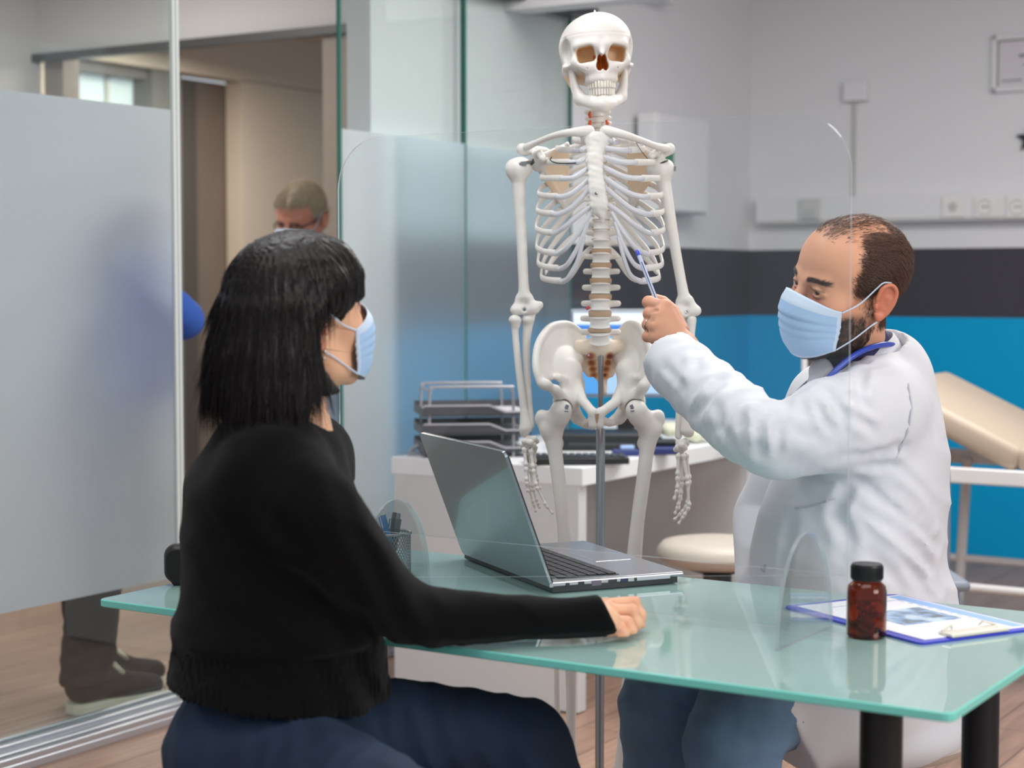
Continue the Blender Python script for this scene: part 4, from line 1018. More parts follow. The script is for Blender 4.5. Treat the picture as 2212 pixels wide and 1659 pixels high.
# ================================================================= black device at the left end of the desk
dc = R(404, 1268, TZ)+np.array([.003, .03, 0])
dv = empty('desk_speaker', 'small black rounded speaker on the left end of the glass desk behind the woman', 'speaker', tuple(dc))
v = Vol(dc-[.07, .05, .002], dc+[.07, .05, .09], .002); v.box(dc+[0, 0, .036], (.046, .024, .033), .020); v.box(dc+[0, 0, .004], (.030, .018, .004), .003, .008)
into(vobj('shell', v, mat('soft_black', (30, 29, 32), .45)), dv)
b = MB(); b.prism([(x, y) for x, y in rect_round(.076, .050, .016, 6)], -.0252, -.0238, (dc+[0, 0, .037], (1, 0, 0), (0, 0, 1), (0, 1, 0))); into(b.build('grille', mat('dark_grille', (24, 22, 22), .7, bump=(900, .5))), dv)
# ================================================================= white L-shaped desk behind the skeleton
M_lam = mat('white_laminate', (214, 214, 214), .45, bump=(30, .03)); M_lamb = mat('white_laminate_edge', (238, 238, 240), .4)
W0 = np.array([.193, 4.947, 0]); wl = N([.50, .866, 0]); ws = N([-.906, .424, 0]); wz = .718
wl = N(D); ws = N([-.866, .50, 0]); WL, WS = 1.75, .64
def WD(l, s, z): return W0+wl*l+ws*s+Zv*z
WA_ = np.array([wl, ws, Zv])
wd = empty('white_desk', 'white laminate desk with a solid end panel behind the skeleton', 'desk', tuple(W0))
b = MB(); b.box(WD(.045+(WL-.09)/2+.0, WS/2, wz-.026), (WL-.002, WS+.02, .052), WA_, b=.002); into(b.build('desktop', M_lamb), wd)
b = MB(); b.box(WD(.026, WS/2+.003, (wz-.052)/2+.003), (.046, WS, wz-.054), WA_, b=.002); into(b.build('end_panel', M_lam), wd)
b = MB(); b.box(WD(.85, WS-.03, .42), (1.55, .018, .5), WA_); into(b.build('modesty_panel', M_lam), wd)
b = MB(); b.box(WD(1.40, WS/2, .34), (.42, WS-.06, .60), WA_, b=.002); ped = into(b.build('drawer_pedestal', M_lam), wd)
for z_ in (.575, .40, .18):
    b = MB(); hh = .155 if z_ > .3 else .25; b.box(WD(1.40, -.002+.022, z_), (.41, .018, hh), WA_, b=.002); dr = b.build('drawer', M_lam); dr.parent = ped
    b = MB(); b.box(WD(1.40, .008, z_+hh/2-.018), (.30, .012, .012), WA_, b=.002); hn = b.build('drawer_pull', M_lamb); hn.parent = ped
# letter tray of three dark trays in wire frames
M_wiref = mat('grey_wire', (168, 166, 172), .35, metal=.7); M_tray = mat('dark_mesh_tray', (70, 70, 76), .45, metal=.4, bump=(400, .3))
t0 = WD(.30, .56, wz); tdx = N([.985, .17, 0]); tdy = N([-.17, .985, 0]); TAx = np.array([tdx, tdy, Zv])
t0 = P(1010, 985, 5.35); t0[2] = wz
def LT(x, y, z): return t0+tdx*x+tdy*y+Zv*z
lt = empty('letter_tray', 'three tier dark mesh letter tray in a grey wire frame on the white desk', 'letter tray', tuple(t0))
for xs_ in (-.115, -.037):
    pass
zt = .215
for y_ in (-.11, .11):
    b = MB(); x0_, x1_ = (-.132, .125)
    b.tube(spline([LT(x0_, y_, .0), LT(x0_, y_, zt*.8), LT(x0_+.006, y_, zt*.97), LT(x0_+.02, y_, zt), LT(x1_-.02, y_, zt), LT(x1_-.006, y_, zt*.97), LT(x1_, y_, zt*.8), LT(x1_, y_, 0)], 5), .0046, 8); into(b.build('wire_hoop', M_wiref, None, True), lt)
b = MB(); b.tube([LT(-.132, -.11, zt*.95), LT(-.132, .11, zt*.95)], .004, 8); into(b.build('cross_wire', M_wiref, None, True), lt)
for k, z_ in enumerate((.018, .072, .128)):
    b = MB(); b.box(LT(.015, 0, z_), (.335, .235, .004), TAx); b.box(LT(.015, .116, z_+.016), (.335, .003, .034), TAx); b.box(LT(-.152, 0, z_+.012), (.003, .235, .026), TAx)
    b.prism([(-.150, .004), (-.150, .030), (.05, .030), (.10, .010), (.18, .010), (.18, .004)], -.117, -.114, (LT(0, 0, z_), tdx, Zv, tdy))
    tr = into(b.build('tray', M_tray), lt)
    b = MB(); b.tube([LT(-.150, -.117, z_+.031), LT(.05, -.117, z_+.031), LT(.10, -.117, z_+.011), LT(.18, -.117, z_+.011)], .0035, 8); rm_ = b.build('tray_rim', M_wiref, None, True); rm_.parent = tr; rm_.matrix_parent_inverse = Matrix()
plabs = ['papers in the bottom tier of the letter tray', 'papers in the middle tier of the letter tray', 'papers in the top tier of the letter tray']
for k, z_ in enumerate((.018, .072, .128)):
    b = MB(); rk = np.random.default_rng(k)
    for j in range(5): b.box(LT(.02+rk.normal()*.006, rk.normal()*.005, z_+.0035+.0022*j), (.300, .210, .0016), TAx @ rot(0, 0, rk.normal()*1.5).T)
    tag(b.build('paper_stack', mat(('stack_white', 'stack_cream', 'stack_grey')[k], ((206, 206, 210), (188, 186, 184), (206, 204, 208))[k], .6)), 'white '+plabs[k]+' on the white desk', 'papers', 'papers in the letter tray')
# monitor
mo = empty('monitor', 'flat monitor with a blue and white screen on the white desk behind the pelvis', 'monitor', tuple(P(1340, 960, 5.75)*[1, 1, 0]+[0, 0, wz]))
mY = 5.75; ma, mb_ = P(1232, 668, mY), P(1452, 858, mY); mc = (ma+mb_)/2; mw, mh = mb_[0]-ma[0], ma[2]-mb_[2]
b = MB(); b.box(mc+[0, .02, 0], (mw, .035, mh), b=.008); into(b.build('housing', mat('monitor_grey', (150, 156, 166), .4)), mo)
def screen(name, x0_, x1_, z0_, z1_, col, dy):
    b = MB(); b.box(mc+np.array([(x0_+x1_)/2*mw, -.001-dy, (z0_+z1_)/2*mh]), ((x1_-x0_)*mw, .002, (z1_-z0_)*mh)); return into(b.build(name, mat(name, col, .3, emit=(col, .55))), mo)
sc = screen('screen', -.47, .47, -.46, .46, (150, 182, 214), .0)
for nm, a_ in (('screen_title_bar', (-.47, .47, .33, .46, (206, 218, 228))), ('screen_blue_band', (-.47, .47, .19, .32, (50, 110, 190))), ('screen_side_panel', (-.47, -.16, -.46, .18, (66, 142, 206)))):
    s_ = screen(nm, *a_, .002); s_.parent = sc; s_.matrix_parent_inverse = Matrix()
b = MB(); b.box((mc[0]+.02, mY+.045, wz+.016+(mb_[2]-wz+.10)/2), (.06, .025, mb_[2]-wz+.10), b=.004); b.box((mc[0]+.02, mY+.0, wz+.0085), (.24, .17, .015), b=.005); into(b.build('stand', M_blackp), mo)
# black box/base unit, keyboard, mouse, stapler, sticky items
kb = P(1245, 1000, 5.08); kb[2] = wz
o = empty('keyboard', 'black keyboard lying near the front edge of the white desk', 'keyboard', tuple(kb)); b = MB(); b.box(kb+[.0, .0, .012], (.30, .12, .02), rot(0, 0, 4).T, b=.004); into(b.build('case', M_blackp), o)
b = MB()
for i in range(14):
    for j in range(5): b.box(kb+[-.135+.0205*i, -.042+.021*j, .024], (.016, .016, .005), b=.001)
kp = into(b.build('keys', mat('dark_key')), o)
o = empty('desk_printer', 'low black box on the white desk under the monitor', 'printer', tuple(P(1300, 955, 5.55)*[1, 1, 0]+[0, 0, wz])); b = MB(); c_ = P(1300, 955, 5.55); b.box((c_[0], c_[1], wz+.028), (.30, .20, .054), b=.01); into(b.build('body', M_blackp), o); b = MB(); b.box((c_[0], c_[1]-.1, wz+.022), (.22, .006, .008)); into(b.build('paper_slot', mat('slot_grey', (60, 60, 64), .5)), o)
M_navy = mat('navy_plastic', (36, 48, 110), .4)
c_ = P(1352, 978, 5.3); c_[2] = wz; o = empty('stapler', 'small blue stapler with a pale top on the white desk', 'stapler', tuple(c_)); b = MB(); b.box(c_+[0, 0, .010], (.085, .03, .020), b=.006); into(b.build('base', M_navy), o); b = MB(); b.box(c_+[.004, 0, .026], (.045, .022, .014), b=.006); into(b.build('top', mat('pale_blue_plastic', (150, 176, 220), .35)), o)
c_ = P(1432, 968, 5.35); c_[2] = wz; o = empty('hole_punch', 'dark navy hole punch on the white desk beside the hanging skeleton hand', 'hole punch', tuple(c_)); b = MB(); b.box(c_+[0, 0, .012], (.10, .06, .024), b=.006); into(b.build('base', M_navy), o); b = MB(); b.box(c_+[0, .02, .034], (.09, .03, .022), rot(12, 0, 0).T, b=.008); into(b.build('lever', M_blackp), o)
c_ = P(1515, 948, 5.75); c_[2] = wz; v = Vol(c_-[.16, .10, .01], c_+[.16, .10, .12], .005); rg = np.random.default_rng(3)
for i in range(16): v.ell(c_+[rg.normal()*.055, rg.normal()*.03, .025+abs(rg.normal())*.022], (.03, .028, .022), .012)
v.half(c_+[0, 0, .001], (0, 0, -1)); v.warp(lambda X: .004*vnoise(X, 90, 2), .02)
tag(vobj('cloth_bundle', v, mat('pale_green_cloth', (206, 208, 184), .8, bump=(60, .5))), 'pale green crumpled cloth on the far part of the white desk', 'cloth')
c_ = WD(.10, .60, wz); o = empty('tape_dispenser', 'small grey looped tape dispenser on the left corner of the white desk', 'tape dispenser', tuple(c_)); b = MB(); b.tube(spline([c_+[-.045, 0, .004], c_+[-.02, 0, .026], c_+[.02, 0, .028], c_+[.05, 0, .006]], 5), .007, 8); b.box(c_+[0, 0, .005], (.10, .04, .01), b=.003); into(b.build('body', mat('grey_plastic', (156, 158, 164), .4)), o)
# ================================================================= stools
M_cream = mat('cream_vinyl', (202, 192, 180), .42, bump=(200, .05)); M_chrome = mat('chrome', (190, 190, 194), .15, metal=1)
def stool(c_, label, zs=.50, r_=.185, arms=5):
    o = empty('round_stool', label, 'stool', (c_[0], c_[1], 0), group=None)
    b = MB(); b.lathe([(0, zs-.075), (r_*.7, zs-.075), (r_*.93, zs-.058), (r_, zs-.040), (r_*.99, zs-.024), (r_*.90, zs-.006), (r_*.7, zs), (0, zs+.001)], (c_[0], c_[1], 0), 40); into(b.build('seat', M_cream, None, True), o)
    b = MB(); b.lathe([(0, .08), (.030, .08), (.030, zs-.20), (.042, zs-.19), (.042, zs-.10), (.09, zs-.085), (.09, zs-.075), (0, zs-.075)], (c_[0], c_[1], 0), 20); into(b.build('column', M_blackp, None, True), o)
    b = MB()
    for i in range(arms): a = 2*PI*i/arms+.2; b.tube([(c_[0], c_[1], .10), (c_[0]+.24*math.cos(a), c_[1]+.24*math.sin(a), .065)], [.020, .013], 8)
    into(b.build('star_base', M_chrome, None, True), o)
    for i in range(arms):
        a = 2*PI*i/arms+.2; e = np.array([c_[0]+.24*math.cos(a), c_[1]+.24*math.sin(a), .027]); b = MB(); b.lathe([(0, -.010), (.024, -.010), (.026, 0), (.024, .010), (0, .010)], e, 14, axis=(math.sin(a), -math.cos(a), 0)); b.tube([e, e+[0, 0, .038]], .006, 8); into(b.build('caster', M_blackp, None, True), o)
    return o
c_ = R(1550, 1166, .50); stool(c_, 'cream round stool on wheels under the white desk', .50, .178)
# ================================================================= examination couch along the rear wall
M_couch = mat('beige_vinyl', (182, 166, 148), .4, bump=(120, .06)); M_wm = mat('white_metal_tube', (222, 220, 220), .35)
E0 = np.array([1.378, 5.435, 0]); el = NN; es = D
EAx = np.array([el, es, Zv])
def E(l, s, z): return E0+el*l+es*s+Zv*z
ec = empty('examination_couch', 'beige examination couch with a raised back rest and white tube frame by the blue wall', 'couch', tuple(E(.5, .3, 0)))
hl = (R(2178, 1012, .68)-E0) @ el
b = MB(); b.box(E(hl+.62, .31, .705), (1.22, .62, .075), EAx, b=.022); into(b.build('seat_cushion', M_couch, None, True), ec)
ba = math.radians(25); bl = .50; ux = -el*math.cos(ba)+Zv*math.sin(ba); uz = el*math.sin(ba)+Zv*math.cos(ba)
bc_ = E(hl, .31, .655)+ux*(bl/2)+uz*.045
b = MB(); b.box(bc_, (bl, .62, .085), np.array([ux, es, uz]), b=.026); into(b.build('back_cushion', M_couch, None, True), ec)
b = MB()
for s_ in (.0, .60): b.box(E(hl+.32, s_, .645), (1.46, .028, .05), EAx, b=.006)
for l_ in (-.50, .94): b.box(E(hl+l_+.1, .3, .645), (.03, .6, .05), EAx, b=.006)
into(b.build('top_frame', M_wm), ec)
for l_ in (-.32, 1.0):
    for s_ in (.02, .58): b = MB(); b.tube([E(hl+l_, s_, .64), E(hl+l_-.03, s_, .03)], .018, 10); into(b.build('leg', M_wm, None, True), ec)
b = MB()
for s_ in (.02, .58): b.tube([E(hl-.42, s_, .29), E(hl+1.04, s_, .29)], .014, 10)
into(b.build('lower_rail', M_wm, None, True), ec)
b = MB(); b.tube([E(hl-.26, .08, .66), E(hl, .08, .66)+ux*.30+uz*.0], .013, 8); into(b.build('lift_strut', M_wm), ec); b = MB(); b.box(E(hl-.30, .01, .605), (.05, .05, .05), EAx @ rot(0, 45, 0).T, b=.006); into(b.build('bracket', M_wm), ec)
# grey chair between the couch and the doctor
gc = P(2010, 1130, 4.95); o = empty('grey_chair', 'grey plastic chair with a rounded back behind the seated doctor', 'chair', (gc[0], gc[1], 0))
M_gch = mat('grey_shell', (132, 140, 152), .4)
v = Vol(gc*[1, 1, 0]+[-.3, -.32, .35], gc*[1, 1, 0]+[.3, .3, .95], .008); g0 = gc*[1, 1, 0]
v.box(g0+[-.09, .0, .56], (.140, .022, .17), .02); v.cap(g0+[-.09, 0, .48], g0+[-.09, 0, .62], .135, .13, .02, ax=(0, 1, 0), sq=.16) ; into(vobj('backrest', v, M_gch), o)
b = MB(); b.box(g0+[-.11, -.20, .44], (.26, .36, .03), b=.014); into(b.build('seat', M_gch, None, True), o)
for sx_, sy_ in ((-1, -1), (1, -1), (-1, 1), (1, 1)):
    b = MB(); b.tube([g0+[-.11+sx_*.10, -.20+sy_*.15, .43], g0+[-.11+sx_*.12, -.20+sy_*.18, .005]], .011, 8); into(b.build('leg', M_chrome, None, True), o)
# dark panel with a pale post behind the doctor's chest
c_ = P(1760, 900, 5.9); o = empty('privacy_screen', 'dark grey folding screen with a pale metal post behind the doctor', 'privacy screen', (c_[0], c_[1], 0))
top = P(1740, 760, 5.9)[2]+.02; xL = P(1730, 800, 5.9)[0]
for k in (0, 1): b = MB(); b.tube([(xL+.012+k*.36, 5.9, .0), (xL+.012+k*.36, 5.9, top)], .011, 10); into(b.build('post', M_wm, None, True), o)
b = MB(); b.box((xL+.192, 5.9, top/2+.08), (.34, .02, top-.20), b=.004); into(b.build('panel', mat('charcoal_fabric', (62, 58, 62), .8)), o)
for k in (0, 1): b = MB(); b.box((xL+.012+k*.36, 5.9, .012), (.03, .36, .024), b=.006); into(b.build('foot', M_wm), o)
# ================================================================= things on the walls
def B(px, py, off=0):   # point on the rear wall (moved off towards the room)
    cn = G(TC); r = ray(px, py); nrm = D; o_ = np.array([0, 0, CAMZ]); t = ((cn-o_) @ nrm-off)/(r @ nrm); return o_+r*t
RAx = np.array([NN, -D, Zv])
p0, p1 = B(1632, 455), B(2212, 452)
zb, zt_ = B(1900, 481)[2], B(1900, 424)[2]
cw = (p0+p1)/2; Lw = np.linalg.norm((p1-p0)[:2])+1.2
tk = empty('cable_trunking', 'long white cable trunking with sockets along the rear wall', 'trunking', tuple(p0*[1, 1, 0]+[0, 0, zb]))
b = MB(); b.box(G(TC, .03+Lw/2, (zb+zt_)/2)-D*.035, (Lw, .07, zt_-zb), RAx, b=.006); into(b.build('channel', M_white), tk)
b = MB(); b.box(G(TC, .03+Lw/2, zb+.008)-D*.072, (Lw, .006, .016), RAx); into(b.build('lower_lip', mat('lip_grey', (188, 188, 186), .5)), tk)
M_sock = mat('socket_white', (226, 224, 222), .35); M_dk = mat('socket_hole', (60, 60, 62), .6)
def sock(px, kind, lab):
    c_ = B(px, 447, .07); o = empty('wall_socket', lab, 'socket', tuple(c_), group='sockets on the trunking'); 
    b = MB(); b.box(c_-D*.006, (.105, .012, .095), RAx, b=.004); into(b.build('plate', M_sock), o)
    b = MB(); b.lathe([(.034, 0), (.036, .003), (.032, .006), (.029, .002), (.029, -.001)] if kind else [(.018, 0), (.020, .004), (0, .004)], c_-D*.012, 24, axis=-D); into(b.build('socket_ring', M_sock if kind else mat('lip_grey'), None, True), o)
    b = MB()
    for s_ in ((-1, 1) if kind else (0,)): b.lathe([(0, 0), (.0045, 0), (.0045, .004), (0, .004)], c_-D*.011+NN*s_*.0095, 10, axis=-D)
    into(b.build('contact_hole', M_dk), o)
sock(2060, 0, 'aerial socket with a single hole on the trunking, nearest the doctor on its right side')
sock(2130, 1, 'round power socket on the trunking, second from the picture edge')
sock(2200, 1, 'round power socket on the trunking cut by the right picture edge')
c_ = B(1750, 452, .07); o = empty('switch_plate', 'grey cover plate on the trunking at the left of the doctor\'s head', 'switch', tuple(c_)); b = MB(); b.box(c_-D*.008, (.105, .016, .10), RAx, b=.004); into(b.build('plate', mat('plate_grey', (198, 198, 196), .45)), o); b = MB(); b.box(c_-D*.018-Zv*.02, (.06, .006, .04), RAx, b=.002); into(b.build('rocker', mat('rocker_grey', (188, 188, 188), .45)), o)
c_ = B(1853, 198, 0); o = empty('junction_box', 'small white junction box high on the rear wall above the doctor', 'junction box', tuple(c_)); b = MB(); b.box(c_-D*.022, (.115, .044, .095), RAx, b=.006); into(b.build('box', M_white), o)
e_ = B(1846, 424, 0); b = MB(); b.box((c_*[1, 1, 0]+Zv*((c_[2]-.047+e_[2])/2))-D*.008-NN*.012, (.016, .016, c_[2]-.047-e_[2]), RAx, b=.003); into(b.build('conduit', mat('lip_grey')), o)
# certificate in a frame
ca, cb_ = B(2146, 72, 0), B(2360, 195, 0); c_ = (ca+cb_)/2; fw = np.linalg.norm((cb_-ca)[:2]); fh = B(2150, 72)[2]-B(2150, 195)[2]
o = empty('framed_certificate', 'framed white certificate on the rear wall at the right edge', 'certificate', tuple(c_))
fr_ = (c_-D*.0, NN, Zv, -D); b = MB()
for sx_, sy_, w_, h_ in ((0, fh/2-.012, fw, .024), (0, -fh/2+.012, fw, .024), (-fw/2+.012, 0, .024, fh), (fw/2-.012, 0, .024, fh)): b.box(c_+NN*sx_+Zv*sy_-D*.014, (w_, .028, h_), RAx, b=.003)
into(b.build('frame', M_white), o)
b = MB(); b.box(c_-D*.008, (fw-.045, .006, fh-.045), RAx); into(b.build('certificate_sheet', mat('certificate_paper', (212, 208, 214), .4)), o)
b = MB(); 
for sx_, sy_, w_, h_ in ((0, fh/2-.026, fw-.05, .006), (-fw/2+.026, 0, .006, fh-.05)): b.box(c_+NN*sx_+Zv*sy_-D*.0125, (w_, .003, h_), RAx)
b.box(c_+NN*.0+Zv*.03-D*.0125, (.20, .002, .012), RAx); b.box(c_+NN*.0-Zv*.01-D*.0125, (.16, .002, .006), RAx); b.box(c_-NN*(fw/2-.09)-Zv*(fh/2-.05)-D*.0125, (.09, .002, .006), RAx)
into(b.build('printing', mat('print_grey', (128, 122, 126), .6)), o)
# black star-shaped clock mark at the right edge
c_ = B(2224, 300, .01); b = MB(); st_ = [((.062 if i % 2 == 0 else .026)*math.cos(PI/2+i*PI/5), (.062 if i % 2 == 0 else .026)*math.sin(PI/2+i*PI/5)) for i in range(10)]; b.prism(st_, 0, .012, (c_, NN, Zv, -D))
tag(b.build('wall_star', M_blackp), 'black star shaped ornament on the rear wall at the right edge', 'ornament')
# white first aid cabinet on the glass-side wall
def GW(px, z): return G(tx(px, .0), 0, z)
t_a, t_b = tx(1374), tx(1486); zc0, zc1 = 1.55, 1.97
o = empty('first_aid_cabinet', 'white wall cabinet with a green sign behind the skeleton\'s shoulder', 'cabinet', tuple(G((t_a+t_b)/2, .0, zc0)))
b = MB(); b.box(G((t_a+t_b)/2, .045, (zc0+zc1)/2), (t_b-t_a, .09, zc1-zc0), AX, b=.008); into(b.build('cabinet_body', M_white), o)
b = MB(); b.box(G((t_a+t_b)/2, .096, (zc0+zc1)/2), (t_b-t_a-.02, .010, zc1-zc0-.02), AX, b=.003); into(b.build('door', M_white), o)
b = MB(); c_ = G(tx(1440, .10), .103, P(1440, 345, G(tx(1440))[1])[2]); b.box(c_, (.10, .003, .10), AX); gp = into(b.build('green_sign', mat('sign_green', (20, 128, 84), .4)), o)
# ================================================================= people
SKIN_M = np.array(srgb(222, 164, 132)[:3]); SKIN_W = np.array(srgb(232, 182, 148)[:3]); RED = np.array(srgb(206, 108, 84)[:3]); DARK = np.array(srgb(46, 34, 30)[:3]); LIPC = np.array(srgb(188, 104, 92)[:3])
M_skin = mat('skin', (222, 166, 138), .5, attr='Col', sss=.16, bump=(260, .06))
M_eye = mat('eye', (230, 226, 222), .15, attr='Col', spec=.6)
def head_sdf(v, s=1.0, male=True, neck=None):
    """head in its own frame: face towards -y, x to the person's left, z up, origin between the ear canals"""
    e = lambda c, r, k=.0, op='+', rm=None: v.ell(np.array(c)*s, np.array(r)*s, k, op, rm)
    c = lambda a, b, ra, rb=None, k=.0, op='+', ax=None, sq=1.: v.cap(np.array(a)*s, np.array(b)*s, ra*s, (ra if rb is None else rb)*s, k, op, ax, sq)
    e((0, .012, .045), (.0765, .097, .085)); e((0, -.035, .045), (.063, .053, .062), .03); e((0, -.042, -.032), (.057, .048, .070), .03)
    for q in (-1, 1):
        c((q*.057, .004, -.036), (q*.051, -.018, -.070), .016, .015, .03); c((q*.051, -.018, -.070), (q*.020, -.072, -.098), .015, .015, .03)
        c((q*.040, -.076, .027), (q*.012, -.089, .025), .0095 if male else .007, None, .014)
        e((q*.043, -.060, -.018), (.021, .021, .021), .03)
    e((0, -.084, -.098), (.020, .014, .015), .015)
    e((0, -.078, -.058), (.030, .020, .028), .02)
    for q in (-1, 1):
        e((q*.033, -.104, .008), (.0185, .019, .0120), .012, '-')
    c((0, -.088, .020), (0, -.116, -.022), .0075, .0115, .010)
    for q in (-1, 1): e((q*.0115, -.104, -.025), (.0075, .010, .0075), .006)
    for q in (-1, 1):   # lids, leaving an opening for the eye ball
        v.chain(np.array([(q*.018, -.083, .009), (q*.026, -.0895, .0155), (q*.035, -.0895, .0165), (q*.047, -.0795, .0085)])*s, [.0028*s, .0036*s, .0036*s, .003*s], .004)
        v.chain(np.array([(q*.018, -.083, .008), (q*.027, -.0882, .0035), (q*.036, -.0875, .0030), (q*.047, -.0795, .0075)])*s, [.0026*s, .0030*s, .0030*s, .0028*s], .004)
    v.chain(np.array([(-.022, -.086, -.056), (0, -.0985, -.053), (.022, -.086, -.056)])*s, [.003*s, .006*s, .003*s], .005)
    v.chain(np.array([(-.020, -.086, -.062), (0, -.0965, -.065), (.020, -.086, -.062)])*s, [.003*s, .0065*s, .003*s], .005)
    for q in (-1, 1):   # ears
        rm = rot(0, 0, q*-22)
        e((q*.078, .020, .000), (.0055, .019, .031), .004, '+', rm)
        ring = [(q*.081, .004, .004), (q*.084, .010, .024), (q*.0865, .026, .030), (q*.0885, .037, .018), (q*.0875, .034, -.004), (q*.083, .022, -.024), (q*.080, .012, -.031), (q*.079, .006, -.022)]
        v.chain(np.array(spline(ring, 4))*s, .0038*s, .003)
        e((q*.089, .016, -.004), (.008, .0085, .012), .004, '-'); e((q*.089, .024, .014), (.006, .007, .007), .003, '-')
        c((q*.080, .004, -.006), (q*.081, .004, -.010), .0042, .0036, .003)
        e((q*.080, .013, -.028), (.0048, .0075, .0085), .003)
    if neck is not None: v.chain([np.array(p) for p in neck[0]], neck[1], .03)
def eyes(parent, Rm, t, s, look, iris=(70, 52, 40)):
    for q in (-1, 1):
        c = Rm @ (np.array([q*.0325, -.0765, .0095])*s)+t; r = .0122*s; V = []; F = []
        d = N(look); x = N(np.cross(d, [0, 0, 1])); y = np.cross(x, d)
        nth, nph = 20, 28
        cols = []
        for i in range(nth+1):
            th = PI*i/nth
            for j in range(nph):
                ph = 2*PI*j/nph; V.append(c+r*(math.cos(th)*d+math.sin(th)*(math.cos(ph)*x+math.sin(ph)*y)))
                cols.append(srgb(12, 10, 10)[:3] if th < .20 else (srgb(*iris)[:3] if th < .50 else srgb(226, 220, 216)[:3]))
        F = [(i*nph+j, i*nph+(j+1) % nph, (i+1)*nph+(j+1) % nph, (i+1)*nph+j) for i in range(nth) for j in range(nph)]
        into(link('eye', mesh_np('eye', np.array(V), np.array(F), np.array(cols)), M_eye), parent)
def fur(name, roots, dirs, nrm, length, r0, m, parent, seg=3, lift=.35, curl=0., seed=0, cols=None, droop=None):
    """many short hairs as one mesh of thin three-sided spikes"""
    g = np.random.default_rng(seed); n = len(roots); ln = length if hasattr(length, '__len__') else np.full(n, length)
    t = dirs+g.normal(size=(n, 3))*curl; t = t-nrm*(t*nrm).sum(1)[:, None]; t /= np.linalg.norm(t, axis=1)[:, None]+1e-9
    sd = np.cross(t, nrm); P_ = []; 
    for k in range(seg+1):
        f = k/seg; p = roots+t*(ln*f)[:, None]+nrm*(lift*ln*(f-.45*f*f)+.0004)[:, None]
        if droop is not None: p = p+np.array([0, 0, -1])*(droop*ln*f*f)[:, None]
        w = r0*(1-.85*f)
        for a in range(3):
            th = 2*PI*a/3; P_.append(p+sd*(w*math.cos(th))+nrm*(w*math.sin(th)))
    V = np.stack(P_, 1); V = V.reshape(-1, 3); per = 3*(seg+1); F = []
    for k in range(seg):
        for a in range(3): F.append([k*3+a, k*3+(a+1) % 3, (k+1)*3+(a+1) % 3, (k+1)*3+a])
    F = (np.array(F)[None]+np.arange(n)[:, None, None]*per).reshape(-1, 4)
    cc = None if cols is None else np.repeat(cols, per, axis=0)
    return into(link(name, mesh_np(name, V, F, cc), m), parent)
def vnormals(V, F):
    n = np.zeros_like(V); fn = np.cross(V[F[:, 2]]-V[F[:, 0]], V[F[:, 3]]-V[F[:, 1]])
    for i in range(4): np.add.at(n, F[:, i], fn)
    return n/(np.linalg.norm(n, axis=1)[:, None]+1e-12)
def face_mask(parent, Rm, t, s, drop=0., side_y=-.055):
    """pleated blue surgical mask with a pale nose band and ear loops; parts of the wearer"""
    nu, nv = 40, 34; V = []
    prof = [(0, -.108, .006), (.12, -.1195, -.010), (.3, -.1255, -.030), (.5, -.1245, -.050), (.7, -.1190, -.074), (.86, -.109, -.094), (1, -.093, -.113)]
    pv = [p[0] for p in prof]; A = math.radians(74)
    for j in range(nv+1):
        v_ = j/nv; yc = np.interp(v_, pv, [p[1] for p in prof]); zc = np.interp(v_, pv, [p[2] for p in prof])
        for i in range(nu+1):
            u = i/nu*2-1; w = (math.cos(A*u)-math.cos(A))/(1-math.cos(A))
            x = (.0655+.0050*(1-v_))*math.sin(A*u)/math.sin(A); y = side_y+(yc-side_y)*w**.92
            zs = -.016-.072*v_
            z = zs+(zc-zs)*(w**1.25)-drop*(1-w)
            pl_ = 0
            for p0_, a_ in ((.34, .0042), (.50, .0045), (.65, .0040)):
                d_ = v_-p0_-.02*u; pl_ += a_*math.exp(-max(d_, 0)/.07) * (1/(1+math.exp(-d_*260)))
            y += (pl_-.0045)*(.55+.45*w); 
            y -= .0012*math.sin(9*u+6*v_)*(1-w)
            V.append(np.array([x, y, z])*s)
    V = np.array(V) @ Rm.T+t; F = []
    for j in range(nv):
        for i in range(nu): a = j*(nu+1)+i; F.append((a, a+1, a+nu+2, a+nu+1))
    o = link('surgical_mask', mesh_np('surgical_mask', V, np.array(F)), [M_maskb, M_maskw]); into(o, parent)
    band = [1 if (k//nu) < 5 or k//nu == nv-1 or k % nu in (0, nu-1) else 0 for k in range(len(F))]
    o.data.polygons.foreach_set('material_index', band)
    md = o.modifiers.new('thickness', 'SOLIDIFY'); md.thickness = .0014; md.offset = 0
    W = lambda p: Rm @ (np.array(p)*s)+t
    for q in (-1, 1):
        for a, b in ((( q*.0708, side_y-.002, -.018-drop), [(q*.0775, -.028, -.002), (q*.081, .0, .024), (q*.083, .012, .034), (q*.080, .030, .032)]), ((q*.0655, side_y-.002, -.086-drop), [(q*.0745, -.03, -.066), (q*.079, -.002, -.044), (q*.079, .012, -.036), (q*.077, .030, -.022)])):
            pts = spline([W(a)]+[W(p) for p in b], 5); into(MB().tube(pts, .0013, 6).build('ear_loop', M_maskw, None, True), parent)
    return o
M_maskb = mat('mask_blue', (170, 203, 240), .6, bump=(700, .12)); M_maskw = mat('mask_white_blue', (206, 224, 246), .6)
